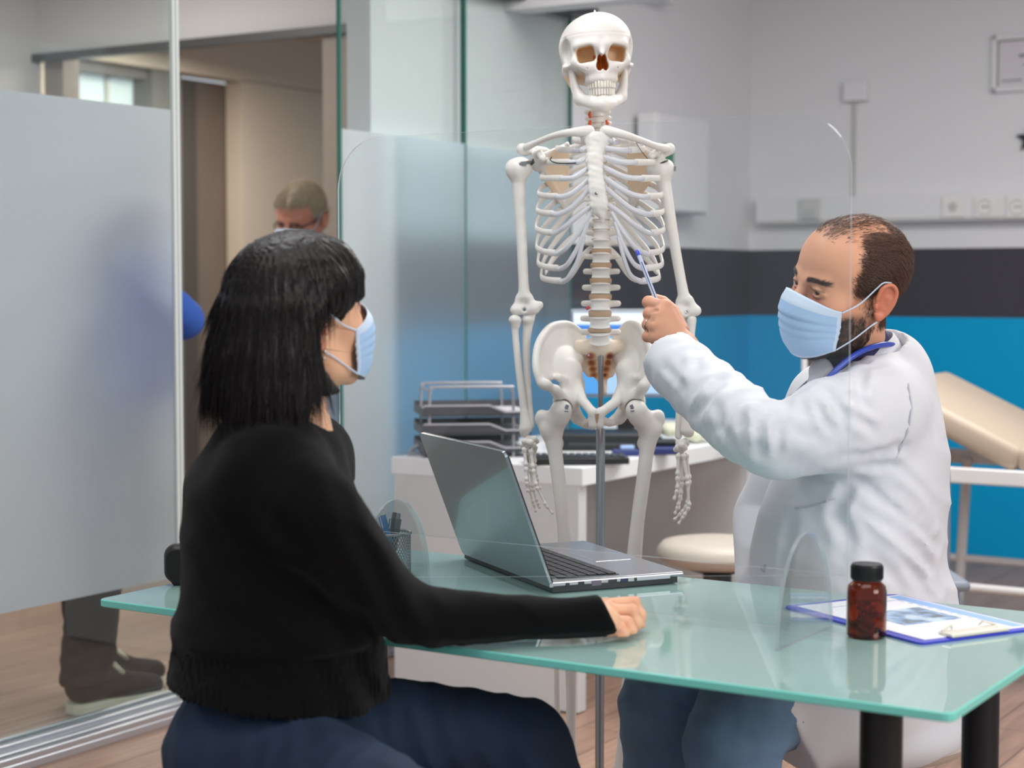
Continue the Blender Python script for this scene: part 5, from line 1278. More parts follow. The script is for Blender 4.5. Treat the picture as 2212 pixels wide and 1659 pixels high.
# ----------------------------------------------------------------------------------------------- the doctor
doc = empty('person', 'bearded man in a white coat and blue surgical mask pointing a pen at the skeleton', 'person', (.62, 3.1, 0))
MR = rot(4, 15.5, -66); Mt = np.array([.572, 2.95, 1.238]); Ms = .97
Y = lambda px, py, y: P(px, py, y)
v = Vol(Mt-[.15, .15, .24], Mt+[.17, .16, .155], .0019).frame(MR, Mt)
n0 = np.array([0, .018, -.05]); nW = Y(1852, 800, 3.02); nl = MR.T @ (nW-Mt)
head_sdf(v, Ms, True, ([n0, n0*.4+nl*.6, nl], [.050, .051, .058])); v.frame()
hV, hF = v.surf(); hV = relax(hV, hF, 2)
def man_col(V):
    q = ((V-Mt) @ MR)/Ms; x, y, z = q.T; c = np.tile(SKIN_M, (len(V), 1))
    def mixc(c, t, col): t = np.clip(t, 0, 1)[:, None]; return c*(1-t)+np.array(col)*t
    nz = vnoise(V, 160, 4)
    ear = sm(np.abs(x), .0745, .080)*(y > -.01)*(y < .05)*(np.abs(z) < .045); c = mixc(c, ear*.65, RED)
    c = mixc(c, np.exp(-((np.abs(x)-.042)**2+(z+.016)**2)/.0004)*(y < -.03)*.35, RED)
    brd = sm(-z, .018, .040)*sm(-y, -.006, .012)*(1-sm(-z, .128, .150))*(1-ear); brd = np.maximum(brd, sm(-z, .0, .03)*np.exp(-((y-.0)/.010)**2)*(np.abs(x) > .055)*.8*(1-ear))
    c = mixc(c, brd*(.86+.12*nz), DARK)
    bz = .0305-.10*(np.abs(x)-.032)**2/.02; eb = np.exp(-((z-bz)/.0042)**4)*sm(np.abs(x), .012, .018)*(1-sm(np.abs(x), .050, .058))*(y < -.055); c = mixc(c, eb*.93, DARK)
    lash = np.exp(-((z-.0148+.1*(np.abs(x)-.033)**2*30)/.0018)**2)*(np.abs(np.abs(x)-.033) < .015)*(y < -.078); c = mixc(c, lash*.6, DARK)
    c = mixc(c, np.exp(-((np.abs(x)-.033)**2/.0003+(z-.004)**2/.00006))*(y < -.07)*.22, (.30, .13, .10))
    # scalp: dense sides and back, thin crown
    side = sm(y+.006*nz-.25*np.maximum(z-.04, 0), -.046, -.020)*sm(z, .000, .018)*(np.abs(x) > .045)
    back = sm(y, .03, .05)*sm(z, -.062, -.045); top = sm(z, .100, .116)*(y > -.06)*(.22+.22*nz)
    front = sm(y, -.075, -.055)*sm(z, .085, .10)*(1-sm(np.abs(x), .018, .034))*.42
    c = mixc(c, np.maximum(np.maximum(side, back)*.93, np.maximum(top, front))*(1-ear), srgb(64, 44, 36)[:3])
    return c
# body under the clothes (coarse) joined with the head, and the two hands
def limb(v, pts, rs, k=.03): v.chain(pts, rs, k)
shL = Y(1893, 884, 2.92); elL = Y(1655, 960, 2.86); wrL = Y(1474, 752, 3.09)
hipc = np.array([.62, 3.10, .56]); chest = Y(1880, 930, 3.06); belly = Y(1838, 1180, 3.06)
shR = Y(1800, 880, 3.24); elR = Y(1660, 1120, 3.30); wrR = np.array([.43, 3.12, .67])
kneeN = np.array([.362, 2.72, .565]); kneeF = np.array([.272, 2.93, .575])
v = Vol([.15, 2.55, .0], [.95, 3.5, 1.15], .011)
v.chain([nW, chest], [.056, .09], .03); v.ell(chest, (.085, .12, .13), .05); v.ell(belly, (.11, .13, .15), .05); v.ell(hipc, (.15, .17, .12), .05)
limb(v, [shL+[-.01, .02, -.01], elL, wrL], [.042, .040, .028]); limb(v, [shR+[-.02, 0, -.02], elR, wrR], [.042, .040, .028])
limb(v, [hipc+[-.02, -.08, 0], kneeN+[.02, .03, -.01], kneeN+[.0, .0, -.48]], [.075, .045, .035]); limb(v, [hipc+[-.04, .08, 0], kneeF+[.02, .03, -.01], kneeF+[.0, .0, -.49]], [.075, .045, .035])
bV, bF = v.surf(); bV = relax(bV, bF, 2)
def hand_sdf(v, wrist, palm, fingers, rf, thumb=None, k=.006):
    for a, b, ra, rb in palm: v.cap(a, b, ra, rb, .014)
    for f, r_ in zip(fingers, rf):
        f = np.array(f)
        v.chain(f, [r_*1.06, r_*1.03, r_*.95, r_*.84][:len(f)], .0035)
        for j in f[:-1]: v.ell(j, (r_*1.12,)*3, .004)
    if thumb is not None: v.chain(thumb[0], thumb[1], .008)
HY = 3.13
wr = Y(1476, 752, 3.105)
mcp = [Y(1436, 662, 3.115), Y(1424, 680, 3.105), Y(1417, 704, 3.10), Y(1417, 730, 3.10)]
pip = [Y(1401, 653, 3.135), Y(1403, 678, 3.128), Y(1400, 701, 3.125), Y(1399, 727, 3.122)]
dip = [Y(1406, 656, 3.158), Y(1406, 681, 3.155), Y(1405, 703, 3.152), Y(1405, 728, 3.148)]
tip = [Y(1424, 661, 3.166), Y(1426, 686, 3.163), Y(1426, 706, 3.160), Y(1424, 729, 3.156)]
v = Vol(Y(1375, 800, 3.0), Y(1520, 620, 3.25), .0016)
palm = [(wr, m_, .021, .0135) for m_ in mcp]+[((wr+mcp[1])/2+[0, .018, 0], (wr*.3+mcp[2]*.7)+[0, .026, 0], .020, .017), (wr+[.03, -.01, -.035], wr, .025, .0235)]
hand_sdf(v, wr, palm, [[a, b, c, d] for a, b, c, d in zip(mcp, pip, dip, tip)], [.0105, .0108, .0102, .0092],
         ([Y(1470, 715, 3.14), Y(1452, 672, 3.160), Y(1432, 652, 3.168), Y(1416, 645, 3.160)], [.0165, .0130, .0112, .0088]))
for i in range(3): a = (mcp[i]+mcp[i+1])/2; v.cap(a+[-.010, -.013, 0], a+[-.026, .0, 0], .0022, .003, .006, '-')
lV, lF = v.surf(); lV = relax(lV, lF, 2)
def hand_col(V, joints, base):
    c = np.tile(base, (len(V), 1)); t = np.zeros(len(V))
    for j in joints: t = np.maximum(t, np.exp(-np.sum((V-j)**2, 1)/.00012))
    t = t[:, None]*.45; return c*(1-t)+RED*t
# right hand resting on the thigh
v = Vol(wrR+[-.12, -.12, -.09], wrR+[.06, .06, .06], .003); fw = N([-.75, -.45, -.30]); sdw = N(np.cross(fw, [0, 0, 1]))
mR = [wrR+fw*.075+sdw*.022*(i-1.5) for i in range(4)]
hand_sdf(v, wrR, [(wrR, m_, .020, .0125) for m_ in mR], [[m_, m_+fw*.03+[0, 0, -.008], m_+fw*.045+[0, 0, -.026], m_+fw*.048+[0, 0, -.042]] for m_ in mR], [.0095, .010, .0095, .0085], ([wrR, wrR+fw*.04-sdw*.035, wrR+fw*.075-sdw*.045+[0, 0, -.012]], [.016, .012, .009]))
rV, rF = v.surf(); rV = relax(rV, rF, 1)
cols = np.concatenate([man_col(hV), np.tile(SKIN_M, (len(bV), 1)), hand_col(lV, mcp+pip, SKIN_M), hand_col(rV, mR, SKIN_M)])
jV, jF = joined([(hV, hF), (bV, bF), (lV, lF), (rV, rF)])
into(link('body', mesh_np('body', jV, jF, cols), M_skin), doc)
eyes(doc, MR, Mt, Ms, N(Y(760, 640, 2.35)-Mt+np.array([-.1, .0, .05])))
face_mask(doc, MR, Mt, Ms)
# hair: dense sides and back, thin top; short beard
hn = vnormals(hV, hF); g = np.random.default_rng(11); ql = ((hV-Mt) @ MR)/Ms; x, y, z = ql.T
nz = vnoise(hV, 120, 8)
earz = (np.abs(x) > .072)*(y > -.008)*(y < .047)*(z < .036)*(z > -.045)
dn = np.maximum(sm(y+.006*nz-.25*np.maximum(z-.04, 0), -.044, -.024)*sm(z, .004, .022)*(np.abs(x) > .042), sm(y, .026, .045)*sm(z, -.062, -.046))*(1-earz)
dn = dn*(1-.93*sm(z, .088, .108)*(1-sm(y, .055, .085)))
thin = (sm(z, .096, .114)*(y > -.05)*.07+sm(y, -.072, -.055)*sm(z, .092, .104)*(np.abs(x) < .030)*.16)
pr = np.maximum(dn, thin); idx = np.where(g.random(len(hV)) < pr*.60)[0]; idx = np.concatenate([idx, np.where(g.random(len(hV)) < pr*.55)[0]])
root = hV[idx]+g.normal(size=(len(idx), 3))*.0007; lo_ = ql[idx]
dl = np.stack([lo_[:, 0]*0+.15*np.sign(lo_[:, 0]), .75+0*lo_[:, 1], -.25-1.0*sm(lo_[:, 1], .0, .08)-.6*sm(-lo_[:, 2], -.06, .02)], 1)
dl[lo_[:, 2] > .085] = [.25, .9, .0]
ln = np.where(lo_[:, 2] > .09, .012, .019)*(.65+.6*g.random(len(idx)))*(.6+.5*sm(lo_[:, 2], -.05, .03))
hc = np.array(srgb(96, 70, 58)[:3])*(.55+.9*g.random(len(idx)))[:, None]
M_hair = mat('brown_hair', (70, 50, 42), .42, attr='Col', spec=.5)
fur('hair', root, dl @ MR.T, hn[idx], ln, .00042, M_hair, doc, 3, .30, .22, 1, hc)
bd = sm(-z, .022, .042)*sm(-y, -.004, .012)*(1-sm(-z, .122, .140))*(y > -.10)*(1-earz); bd = np.maximum(bd, sm(-z, -.004, .03)*np.exp(-((y-.002)/.011)**2)*(np.abs(x) > .055)*.8*(1-earz))
idx = np.where(g.random(len(hV)) < bd*.45)[0]; lo_ = ql[idx]
dl = np.stack([0*lo_[:, 0], -.35+0*lo_[:, 0], -1+0*lo_[:, 0]], 1)
fur('beard', hV[idx], dl @ MR.T, hn[idx], .0075*(.6+.8*g.random(len(idx))), .00032, M_hair, doc, 2, .45, .35, 2, np.array(srgb(44, 33, 29)[:3])*(.5+.9*g.random(len(idx)))[:, None])
eb = np.exp(-((z-.0305+.10*(np.abs(x)-.032)**2/.02)/.0040)**4)*sm(np.abs(x), .012, .018)*(1-sm(np.abs(x), .050, .058))*(y < -.055)
idx = np.where(g.random(len(hV)) < eb*.9)[0]; lo_ = ql[idx]
fur('eyebrows', hV[idx], np.stack([np.sign(lo_[:, 0]), .3+0*lo_[:, 0], .25+0*lo_[:, 0]], 1) @ MR.T, hn[idx], .0075, .0003, M_hair, doc, 2, .25, .2, 3, np.tile(srgb(40, 30, 27)[:3], (len(idx), 1)))
# shirt, tie, coat
M_navy2 = mat('navy_shirt', (40, 40, 84), .7, bump=(500, .1)); M_tie = mat('grey_tie', (184, 182, 192), .5, bump=(700, .2)); M_coat = mat('white_coat_cotton', (222, 223, 229), .75, bump=(420, .10), sheen=.15)
v = Vol([.30, 2.75, .85], [.85, 3.4, 1.20], .004)
v.chain([nW+[.006, .01, -.02], Y(1850, 870, 3.04)], [.062, .092], .03); v.ell(Y(1838, 950, 3.04), (.118, .125, .12), .05); v.cap(shR+[-.03, -.02, -.02], Y(1850, 930, 3.05), .070, .085, .05)
cdir = N(MR @ np.array([0, 0, 1])); fdir = N([-.86, -.50, 0])
for k in range(14):
    a = 2*PI*k/14; rr_ = np.array([math.cos(a), math.sin(a), 0]); f_ = .5+.5*(rr_ @ fdir)
v.half(nW+[0, 0, .028]+fdir*-.0, N(cdir*.8+fdir*-.42)); 
v.cap(nW+[0, 0, -.05], nW+cdir*.10, .060, .066, .006, '-')
into(vobj('shirt', v, M_navy2), doc)
tp = [Y(1774, 800, 2.945), Y(1760, 826, 2.928), Y(1750, 856, 2.920), Y(1742, 900, 2.925), Y(1732, 980, 2.94)]
v = Vol(np.min(tp, 0)-.05, np.max(tp, 0)+.05, .0025); v.chain(tp, [.022, .016, .022, .028, .030], .006, ax=fdir, sq=.55); v.ell(tp[0], (.021, .018, .019), .006); into(vobj('tie', v, M_tie), doc)
# white coat -------------------------------------------------
v = Vol([.20, 2.62, .34], [.97, 3.52, 1.22], .0052)
secs = [(1908, 800, .072, .085, 3.03), (1893, 850, .088, .140, 3.06), (1884, 920, .112, .172, 3.06), (1868, 1000, .138, .178, 3.06), (1846, 1090, .154, .178, 3.06), (1830, 1170, .160, .180, 3.06), (1830, 1245, .166, .184, 3.06), (1842, 1310, .178, .190, 3.06), (1845, 1400, .190, .195, 3.06)]
for i in range(len(secs)-1):
    for f in (0, .5):
        a = np.array(secs[i]); b = np.array(secs[i+1]); q = a*(1-f)+b*f; c = Y(q[0], q[1], q[4]); c[1] = q[4]; v.ell(c, (q[2], q[3], .075), .035)
v.chain([nW+[.02, .0, -.012], shL+[0, .03, .005]], [.056, .072], .04); v.chain([nW+[0, 0, -.012], shR+[0, 0, -.01]], [.055, .075], .04)
v.chain([shR, elR, wrR+[.03, .01, .02]], [.088, .068, .052], .03)
v.chain([Y(1792, 782, 2.98), Y(1750, 822, 2.94), Y(1722, 850, 2.92), Y(1700, 900, 2.90)], [.050, .052, .052, .050], .012, '-')
sl = spline([shL, Y(1800, 915, 2.885), Y(1712, 948, 2.865), Y(1640, 938, 2.872), Y(1545, 862, 2.985), Y(1452, 780, 3.085)], 4)
rs = np.interp(np.linspace(0, 1, len(sl)), [0, .2, .4, .6, .8, 1], [.078, .078, .067, .062, .061, .056]); v.chain(sl, list(rs), .035)
# skirt over the stool and thighs
skp = [(.62, 3.10, .52, .205, .21), (.60, 3.08, .46, .215, .215)]
for a in skp: v.ell(a[:3], (a[3], a[4], .085), .04)
v.chain([hipc+[-.02, -.11, .02], (hipc+kneeN)/2+[.01, -.02, .02], kneeN*.88+hipc*.12+[0, 0, .005]], [.112, .100, .088], .04)
v.chain([np.array([.60, 2.93, .55]), np.array([.47, 2.85, .52])], [.10, .09], .04)
# clean openings: cuff, hem, neck, front
cu = N(sl[-1]-sl[-3]); v.box(sl[-1]+cu*.075, (.11, .11, .062), .0, .0, '-', np.array([N(np.cross(cu, [0, 0, 1])), np.cross(N(np.cross(cu, [0, 0, 1])), cu), cu]).T)
v.cap(sl[-1]-cu*.04, sl[-1]+cu*.05, .043, .0475, .004, '-')
v.half([.6, 3.0, .435], N([-.06, .10, -1])); v.box([.6, 3.09, .40], (.16, .16, .10), .05, .02, '-')
v.half(kneeN*.86+hipc*.14, N([-.66, -.33, -.67]))
v.chain([nW+[.006, 0, -.045], nW+[.004, 0, .0]+cdir*.13], [.056, .074], .006, '-')
sa = np.array(sl); 
def folds(X):
    out = np.zeros(len(X)); 
    # sleeve: rings bunched about the elbow and upper arm
    d2 = np.full(len(X), 9.); u = np.zeros(len(X)); acc = 0; L = np.linalg.norm(np.diff(sa, axis=0), axis=1).cumsum(); L = np.concatenate([[0], L])
    for i in range(len(sa)-1):
        ba = sa[i+1]-sa[i]; tt = np.clip(((X-sa[i]) @ ba)/(ba @ ba), 0, 1); dd = np.linalg.norm(X-sa[i]-tt[:, None]*ba, axis=1); m = dd < d2
        d2[m] = dd[m]; u[m] = (L[i]+tt*(L[i+1]-L[i]))[m]
    arm = (d2 < .105)*sm(u, .05, .12); r_ = vnoise(X, 16, 5)
    ang = (X[:, 2]-np.interp(u, L, sa[:, 2]))/.065
    ph = u*2*PI/.058+1.5*r_+1.3*ang
    ring = np.abs(np.sin(ph*.5)); ring = 1-ring**.7
    out += arm*(-.0080*ring*(.45+.55*sm(ang, -.9, .3))*(.45+.55*np.exp(-((u-.30)/.12)**2))*(.6+.5*vnoise(X, 22, 6)))
    out += arm*.0035*vnoise(X*[1, 1, 1], 38, 9)
    # torso: long diagonal drapes from the arm pit down to the belly and back
    tor = (1-arm)*(X[:, 2] < 1.02)*sm(X[:, 2], .50, .60)
    s_ = (X[:, 0]*.62+X[:, 2]*.78)+.012*vnoise(X, 14, 12)
    rd = 1-np.abs(np.sin(s_*2*PI/.115))**.6
    out += tor*(-.0050)*rd*(.35+.65*sm(X[:, 0], .50, .64))*sm(1.03-X[:, 2], .0, .10)*(.65+.5*vnoise(X, 9, 14))
    shd = (1-arm)*(X[:, 2] >= .98); out += shd*.002*vnoise(X, 30, 15)
    sk_ = (X[:, 2] < .58); th = np.arctan2(X[:, 1]-3.08, X[:, 0]-.6); out += sk_*.0015*np.sin(th*9+3*vnoise(X, 8, 16))
    return out
v.warp(folds, .035)
# pleats where the sleeve meets the shoulder
CR = [([(1861, 805), (1856, 830), (1859, 856)], 9, 10), ([(1783, 843), (1812, 880), (1824, 926)], 9, 10), ([(1822, 852), (1850, 864), (1884, 888)], 9, 9), ([(1843, 897), (1866, 912), (1890, 934)], 7, 9),
      ([(1778, 905), (1794, 922), (1808, 938)], 6, 8), ([(1764, 858), (1770, 880), (1762, 902)], 6, 8), ([(1716, 920), (1741, 950)], 6, 8), ([(1690, 905), (1682, 935), (1679, 972)], 8, 8), ([(1795, 992), (1870, 985), (1949, 964)], 7, 10), ([(1814, 1009), (1930, 1002)], 5, 8),
      ([(1561, 814), (1536, 860), (1502, 894)], 8, 10), ([(1550, 880), (1564, 940)], 7, 9), ([(1605, 890), (1606, 925), (1610, 962)], 8, 9), ([(1646, 872), (1637, 922), (1640, 980)], 9, 9), ([(1662, 868), (1660, 905)], 7, 7), ([(1435, 789), (1479, 838)], 5, 8), ([(1508, 760), (1502, 800)], 5, 9),
      ([(1845, 775), (1880, 790), (1912, 788)], 5, 8), ([(1818, 800), (1842, 806)], 5, 7), ([(1735, 868), (1738, 905), (1752, 935)], 7, 9),
      ([(1857, 1034), (1915, 1080), (1971, 1127), (2024, 1178)], 11, 12), ([(1905, 1036), (1965, 1082), (2016, 1136)], 9, 10), ([(1805, 1089), (1833, 1170), (1822, 1196)], 7, 12), ([(1895, 1108), (1950, 1150), (1986, 1190), (2026, 1268)], 10, 11),
      ([(1835, 1040), (1822, 1080), (1800, 1120)], 7, 11), ([(1712, 1120), (1700, 1180), (1690, 1240)], 5, 12), ([(1960, 1220), (1990, 1260), (2010, 1300)], 6, 10), ([(1880, 1200), (1930, 1250), (1950, 1290)], 5, 12)]
for pts, a_, w_ in CR: v.crease(pts, 2.66, 3.3, a_*.001, w_*.001)
def seam(name, pts, r_, m):
    q = []
    for a, b in zip(pts[:-1], pts[1:]):
        for k in range(5): q.append(v.hit(a[0]+(b[0]-a[0])*k/5, a[1]+(b[1]-a[1])*k/5, 2.6, 3.3))
    q = [p+np.array([0, -.0022, 0]) for p in q if p is not None]
    if len(q) > 2: into(MB().tube(q, r_, 6).build(name, m, None, True), doc)
    return q
seam('pocket_seam', [(1717, 1097), (1765, 1089), (1814, 1073)], .0016, mat('coat_thread', (192, 194, 201), .8))
seam('armhole_seam', [(1962, 828), (1970, 880), (1962, 930), (1930, 1002)], .0014, mat('coat_thread_pale', (206, 207, 213), .8))
bq = v.hit(1652, 1226, 2.6, 3.3)
if bq is not None: b = MB(); b.lathe([(0, -.002), (.0065, -.002), (.0075, 0), (.006, .0015), (0, .001)], bq, 16, axis=(-.3, -1, 0)); into(b.build('button', mat('coat_button', (196, 196, 200), .35), None, True), doc)
into(vobj('white_coat', v, M_coat, it=1), doc)
# collars: bands swept around the neck, high at the back
e1 = -fdir; e2 = N([.50, -.86, 0])
def band(name, c0, rb, rl, rise, hgt, th, t0_, t1_, m, flare=.25):
    pts = []; ups = []
    for a in np.linspace(math.radians(t0_), math.radians(t1_), 40):
        o_ = e1*math.cos(a)+e2*math.sin(a); pts.append(c0+e1*rb*math.cos(a)+e2*rl*math.sin(a)+Zv*rise*math.cos(a)); ups.append(N(Zv-o_*flare))
    return into(MB().tube(pts, [hgt/2]*len(pts), 12, up=np.array(ups), flat=(th/hgt, 1.0)).build(name, m, None, True), doc)
band('shirt_collar', Y(1842, 768, 3.0), .0600, .0560, .028, .046, .011, -178, 178, M_navy2, .30)
band('coat_collar', Y(1852, 776, 3.01), .0720, .0680, .026, .050, .012, -125, 118, M_coat, .45)
# jeans and shoes
M_jean = mat('washed_blue_denim', (108, 138, 168), .8, bump=(600, .3), noise_col=(9, .22)); M_shoe = mat('brown_shoe', (70, 52, 44), .5)
v = Vol([.08, 2.5, .03], [.86, 3.42, .74], .006)
for kn, of in ((kneeN, [-.02, -.08, 0]), (kneeF, [-.04, .08, 0])):
    v.chain([hipc+of, kn+[.02, .03, .005], kn+[-.012, -.004, -.05], kn+[.0, .0, -.30], kn+[.005, .01, -.50]], [.100, .082, .078, .064, .062], .02)
v.ell(hipc+[0, 0, -.01], (.16, .175, .10), .04); v.half([0, 0, .055], (0, 0, -1))
def jf(X):
    return -.004*(1-np.abs(np.sin(X[:, 2]*2*PI/.10+X[:, 0]*22+1.6*vnoise(X, 14, 3)))**.7)*(X[:, 2] < .62)+.0016*vnoise(X, 60, 4)
v.warp(jf, .03); into(vobj('jeans', v, M_jean), doc)
b = MB()
for kn in (kneeN, kneeF):
    k0_ = kn+[-.01, -.01, -.02]; pts = [k0_+np.array([.078*math.cos(a)*.55, -.078*math.sin(a), .078*math.cos(a)])*1.02+[.02, .0, .0] for a in np.linspace(-.4, 1.9, 16)]
for kn in (kneeN, kneeF):
    v = Vol(kn*[1, 1, 0]+[-.32, -.22, 0], kn*[1, 1, 0]+[.10, .12, .14], .006); h0 = kn*[1, 1, 0]+[.0, .01, 0]; f_ = N([-.9, -.40, 0])
    v.chain([h0+[0, 0, .05], h0+f_*.10+[0, 0, .045], h0+f_*.20+[0, 0, .035]], [.045, .046, .036], .02); v.half([0, 0, .004], (0, 0, -1)); into(vobj('shoe', v, M_shoe), doc)
# ring, pen in the hand, stethoscope
rc_ = (pip[2]*.55+mcp[2]*.45); rn = N(pip[2]-mcp[2]); xa = N(np.cross(rn, [0, 0, 1])); ya = np.cross(rn, xa)
into(MB().tube([rc_+rn*.004+.0117*(math.cos(a)*xa+math.sin(a)*ya) for a in np.linspace(0, 2*PI, 25)[:-1]], .0014, 6, closed=True).build('wedding_ring', mat('silver', (210, 208, 204), .2, metal=1), None, True), doc)
pa, pb = Y(1425, 668, 3.142), Y(1376, 541, 3.20); u = N(pb-pa); Lp = np.linalg.norm(pb-pa)
pn = empty('ballpoint_pen', 'clear blue ballpoint pen held in the doctor\'s fist and pointing at the ribs', 'pen', tuple(pa))
b = MB(); b.lathe([(0, -.035), (.0036, -.035), (.0041, -.03), (.0041, Lp-.012), (0, Lp-.012)], pa, 8, axis=u); into(b.build('barrel', mat('pen_pale_barrel', (196, 206, 232), .15, spec=.6)), pn)
b = MB(); sdv = N(np.cross(u, [0, 1, 0])); b.box(pa+u*(Lp*.45)+[0, -.0040, 0], (.0016, .0012, Lp*.7), np.array([sdv, np.cross(u, sdv), u])); into(b.build('ink_line', mat('pen_ink_dark', (50, 54, 96), .3)), pn)
b = MB(); b.lathe([(0, Lp-.012), (.0043, Lp-.012), (.0043, Lp-.003), (.003, Lp), (0, Lp)], pa, 14, axis=u); into(b.build('end_plug', mat('pen_cobalt', (56, 70, 196), .3), None, True), pn)
M_steth = mat('stethoscope_blue', (46, 72, 176), .3, spec=.6)
stp = [Y(1772, 842, 2.885), Y(1798, 808, 2.885), Y(1824, 784, 2.892), Y(1850, 765, 2.902), Y(1882, 750, 2.922), Y(1914, 744, 2.955), Y(1938, 748, 3.0), Y(1947, 757, 3.05), Y(1932, 768, 3.11)]
sth = empty('stethoscope', 'blue stethoscope tube hanging around the doctor\'s neck over the coat collar', 'stethoscope', tuple(stp[4]))
into(MB().tube(spline(stp, 8), .0050, 10).build('tube', M_steth, None, True), sth)
stool(np.array([.635, 3.10]), 'cream round stool the bearded doctor sits on', .475, .195)
# ----------------------------------------------------------------------------------------------- the seated woman
wom = empty('person', 'dark haired woman in a black sweater and blue surgical mask sitting at the glass desk', 'person', (-.32, 2.4, 0))
WR = rot(-9.5, -7, 131); Wt = np.array([-.300, 2.42, 1.199]); Ws = .925
v = Vol(Wt-[.15, .15, .22], Wt+[.15, .15, .15], .0021).frame(WR, Wt)
wn0 = np.array([0, .016, -.05]); wnW = Y(634, 935, 2.43); wnl = WR.T @ (wnW-Wt)
head_sdf(v, Ws, False, ([wn0, wn0*.4+wnl*.6, wnl], [.048, .047, .056])); v.frame()
hV, hF = v.surf(); hV = relax(hV, hF, 2)
def wcol(V):
    q = ((V-Wt) @ WR)/Ws; x, y, z = q.T; c = np.tile(SKIN_W, (len(V), 1))
    def mixc(c, t, col): t = np.clip(t, 0, 1)[:, None]; return c*(1-t)+np.array(col)*t
    ear = sm(np.abs(x), .0745, .080)*(y > -.01)*(y < .05)*(np.abs(z) < .045); c = mixc(c, ear*.55, RED)
    c = mixc(c, np.exp(-((np.abs(x)-.040)**2+(z+.012)**2)/.0005)*(y < -.03)*.40, RED)
    lash = np.exp(-((z-.0150)/.0024)**2)*(np.abs(np.abs(x)-.034) < .017)*(y < -.074); c = mixc(c, lash*.9, DARK)
    c = mixc(c, np.exp(-((z-.030)/.003)**2)*(np.abs(np.abs(x)-.034) < .018)*(y < -.06)*.8, DARK)
    hr = np.maximum(sm(y, -.02, .0)*(z > .02), sm(y, .04, .06)*(z > -.06)); c = mixc(c, hr*.95, (.012, .009, .009)); return c
shN = Y(604, 1030, 2.30); elN = Y(868, 1322, 2.36); wrN = Y(1298, 1340, 2.445)
shF = Y(668, 990, 2.60); elF = np.array([-.36, 2.72, .86]); wrF = np.array([-.31, 2.63, .70])
whip = Y(588, 1640, 2.40); wch = Y(590, 1030, 2.44); wbel = Y(625, 1300, 2.43)
knF = Y(1130, 1612, 2.47); knN = np.array([-.085, 2.02, .575])
v = Vol([-.65, 1.9, .0], [.30, 2.85, 1.1], .011)
v.chain([wnW, wnW+[-.02, 0, -.09]], [.046, .055], .03); v.ell(wch+[0, 0, -.06], (.075, .10, .12), .05); v.ell(wbel, (.11, .13, .16), .05); v.ell(whip, (.14, .165, .12), .05)
arm = spline([shN+[-.01, .02, 0], Y(672, 1105, 2.285), Y(748, 1200, 2.30), Y(845, 1298, 2.345), Y(960, 1350, 2.385), Y(1090, 1372, 2.415), Y(1215, 1370, 2.435), Y(1306, 1337, 2.450)], 4)
ra = np.interp(np.linspace(0, 1, len(arm)), [0, .15, .3, .45, .58, .72, .86, 1], [.072, .062, .053, .048, .0415, .034, .0310, .0300])
low = [max(0, (TZ+.0015)-(p[2]-r_)) if i > 14 else 0 for i, (p, r_) in enumerate(zip(arm, ra))]
arm = [p+np.array([0, 0, l_]) for p, l_ in zip(arm, low)]
v.chain(arm, list(ra*.5), .02); v.chain([shF+[0, -.04, -.02], elF, wrF], [.035, .032, .024], .03)
for kn, of in ((knN, [.02, -.085, 0]), (knF, [.02, .075, 0])): v.chain([whip+of, kn, kn*[1, 1, 0]+[.02, .02, .08]], [.080, .054, .040], .03)
bV, bF = v.surf(); bV = relax(bV, bF, 2)
# right hand: back of the hand up, fingers bent down to the glass
wr = wrN; v = Vol(Y(1270, 1400, 2.36), Y(1410, 1270, 2.58), .0015)
mcp = [Y(1308, 1303, 2.492), Y(1308, 1318, 2.474), Y(1312, 1337, 2.456), Y(1316, 1351, 2.438)]
pip = [Y(1368, 1299, 2.508), Y(1364, 1319, 2.482), Y(1354, 1345, 2.458), Y(1340, 1359, 2.440)]
dip = [Y(1382, 1328, 2.505), Y(1374, 1346, 2.478), Y(1362, 1362, 2.455), Y(1347, 1370, 2.438)]
tip = [Y(1384, 1353, 2.500), Y(1367, 1366, 2.474), Y(1351, 1375, 2.450), Y(1338, 1377, 2.434)]
for l_ in (tip, dip):
    for p in l_: p[2] = max(p[2], TZ+.0078)
palm = [(wr+[-.01, 0, .004], m_, .0165, .0105) for m_ in mcp]+[(arm[-4], wr+[.004, 0, .002], .015, .0165), (wr+[.012, .004, -.008], (mcp[1]+mcp[2])/2+[-.005, 0, -.012], .017, .013)]
hand_sdf(v, wr, palm, [[a, b, c, d] for a, b, c, d in zip(mcp, pip, dip, tip)], [.0088, .0090, .0086, .0076], ([wr+[.010, .020, -.008], wr+[.030, .036, -.020], wr+[.046, .040, -.030], wr+[.062, .036, -.034]], [.013, .0110, .0095, .0078]))
lV, lF = v.surf(); lV = relax(lV, lF, 2)
v = Vol(wrF+[-.06, -.09, -.09], wrF+[.14, .09, .06], .003); fw = N([.45, -.6, -.45]); sdw = N(np.cross(fw, [0, 0, 1]))
mF = [wrF+fw*.07+sdw*.020*(i-1.5) for i in range(4)]
hand_sdf(v, wrF, [(wrF, m_, .018, .0115) for m_ in mF], [[m_, m_+fw*.03+[0, 0, -.006], m_+fw*.045+[0, 0, -.024], m_+fw*.046+[0, 0, -.040]] for m_ in mF], [.0085, .009, .0085, .0075], ([wrF, wrF+fw*.04+sdw*.033, wrF+fw*.072+sdw*.042], [.014, .011, .008]))
rV, rF = v.surf()
cols = np.concatenate([wcol(hV), np.tile(SKIN_W, (len(bV), 1)), hand_col(lV, mcp+pip+tip, SKIN_W), np.tile(SKIN_W, (len(rV), 1))])
jV, jF = joined([(hV, hF), (bV, bF), (lV, lF), (rV, rF)])
into(link('body', mesh_np('body', jV, jF, cols), M_skin), wom)
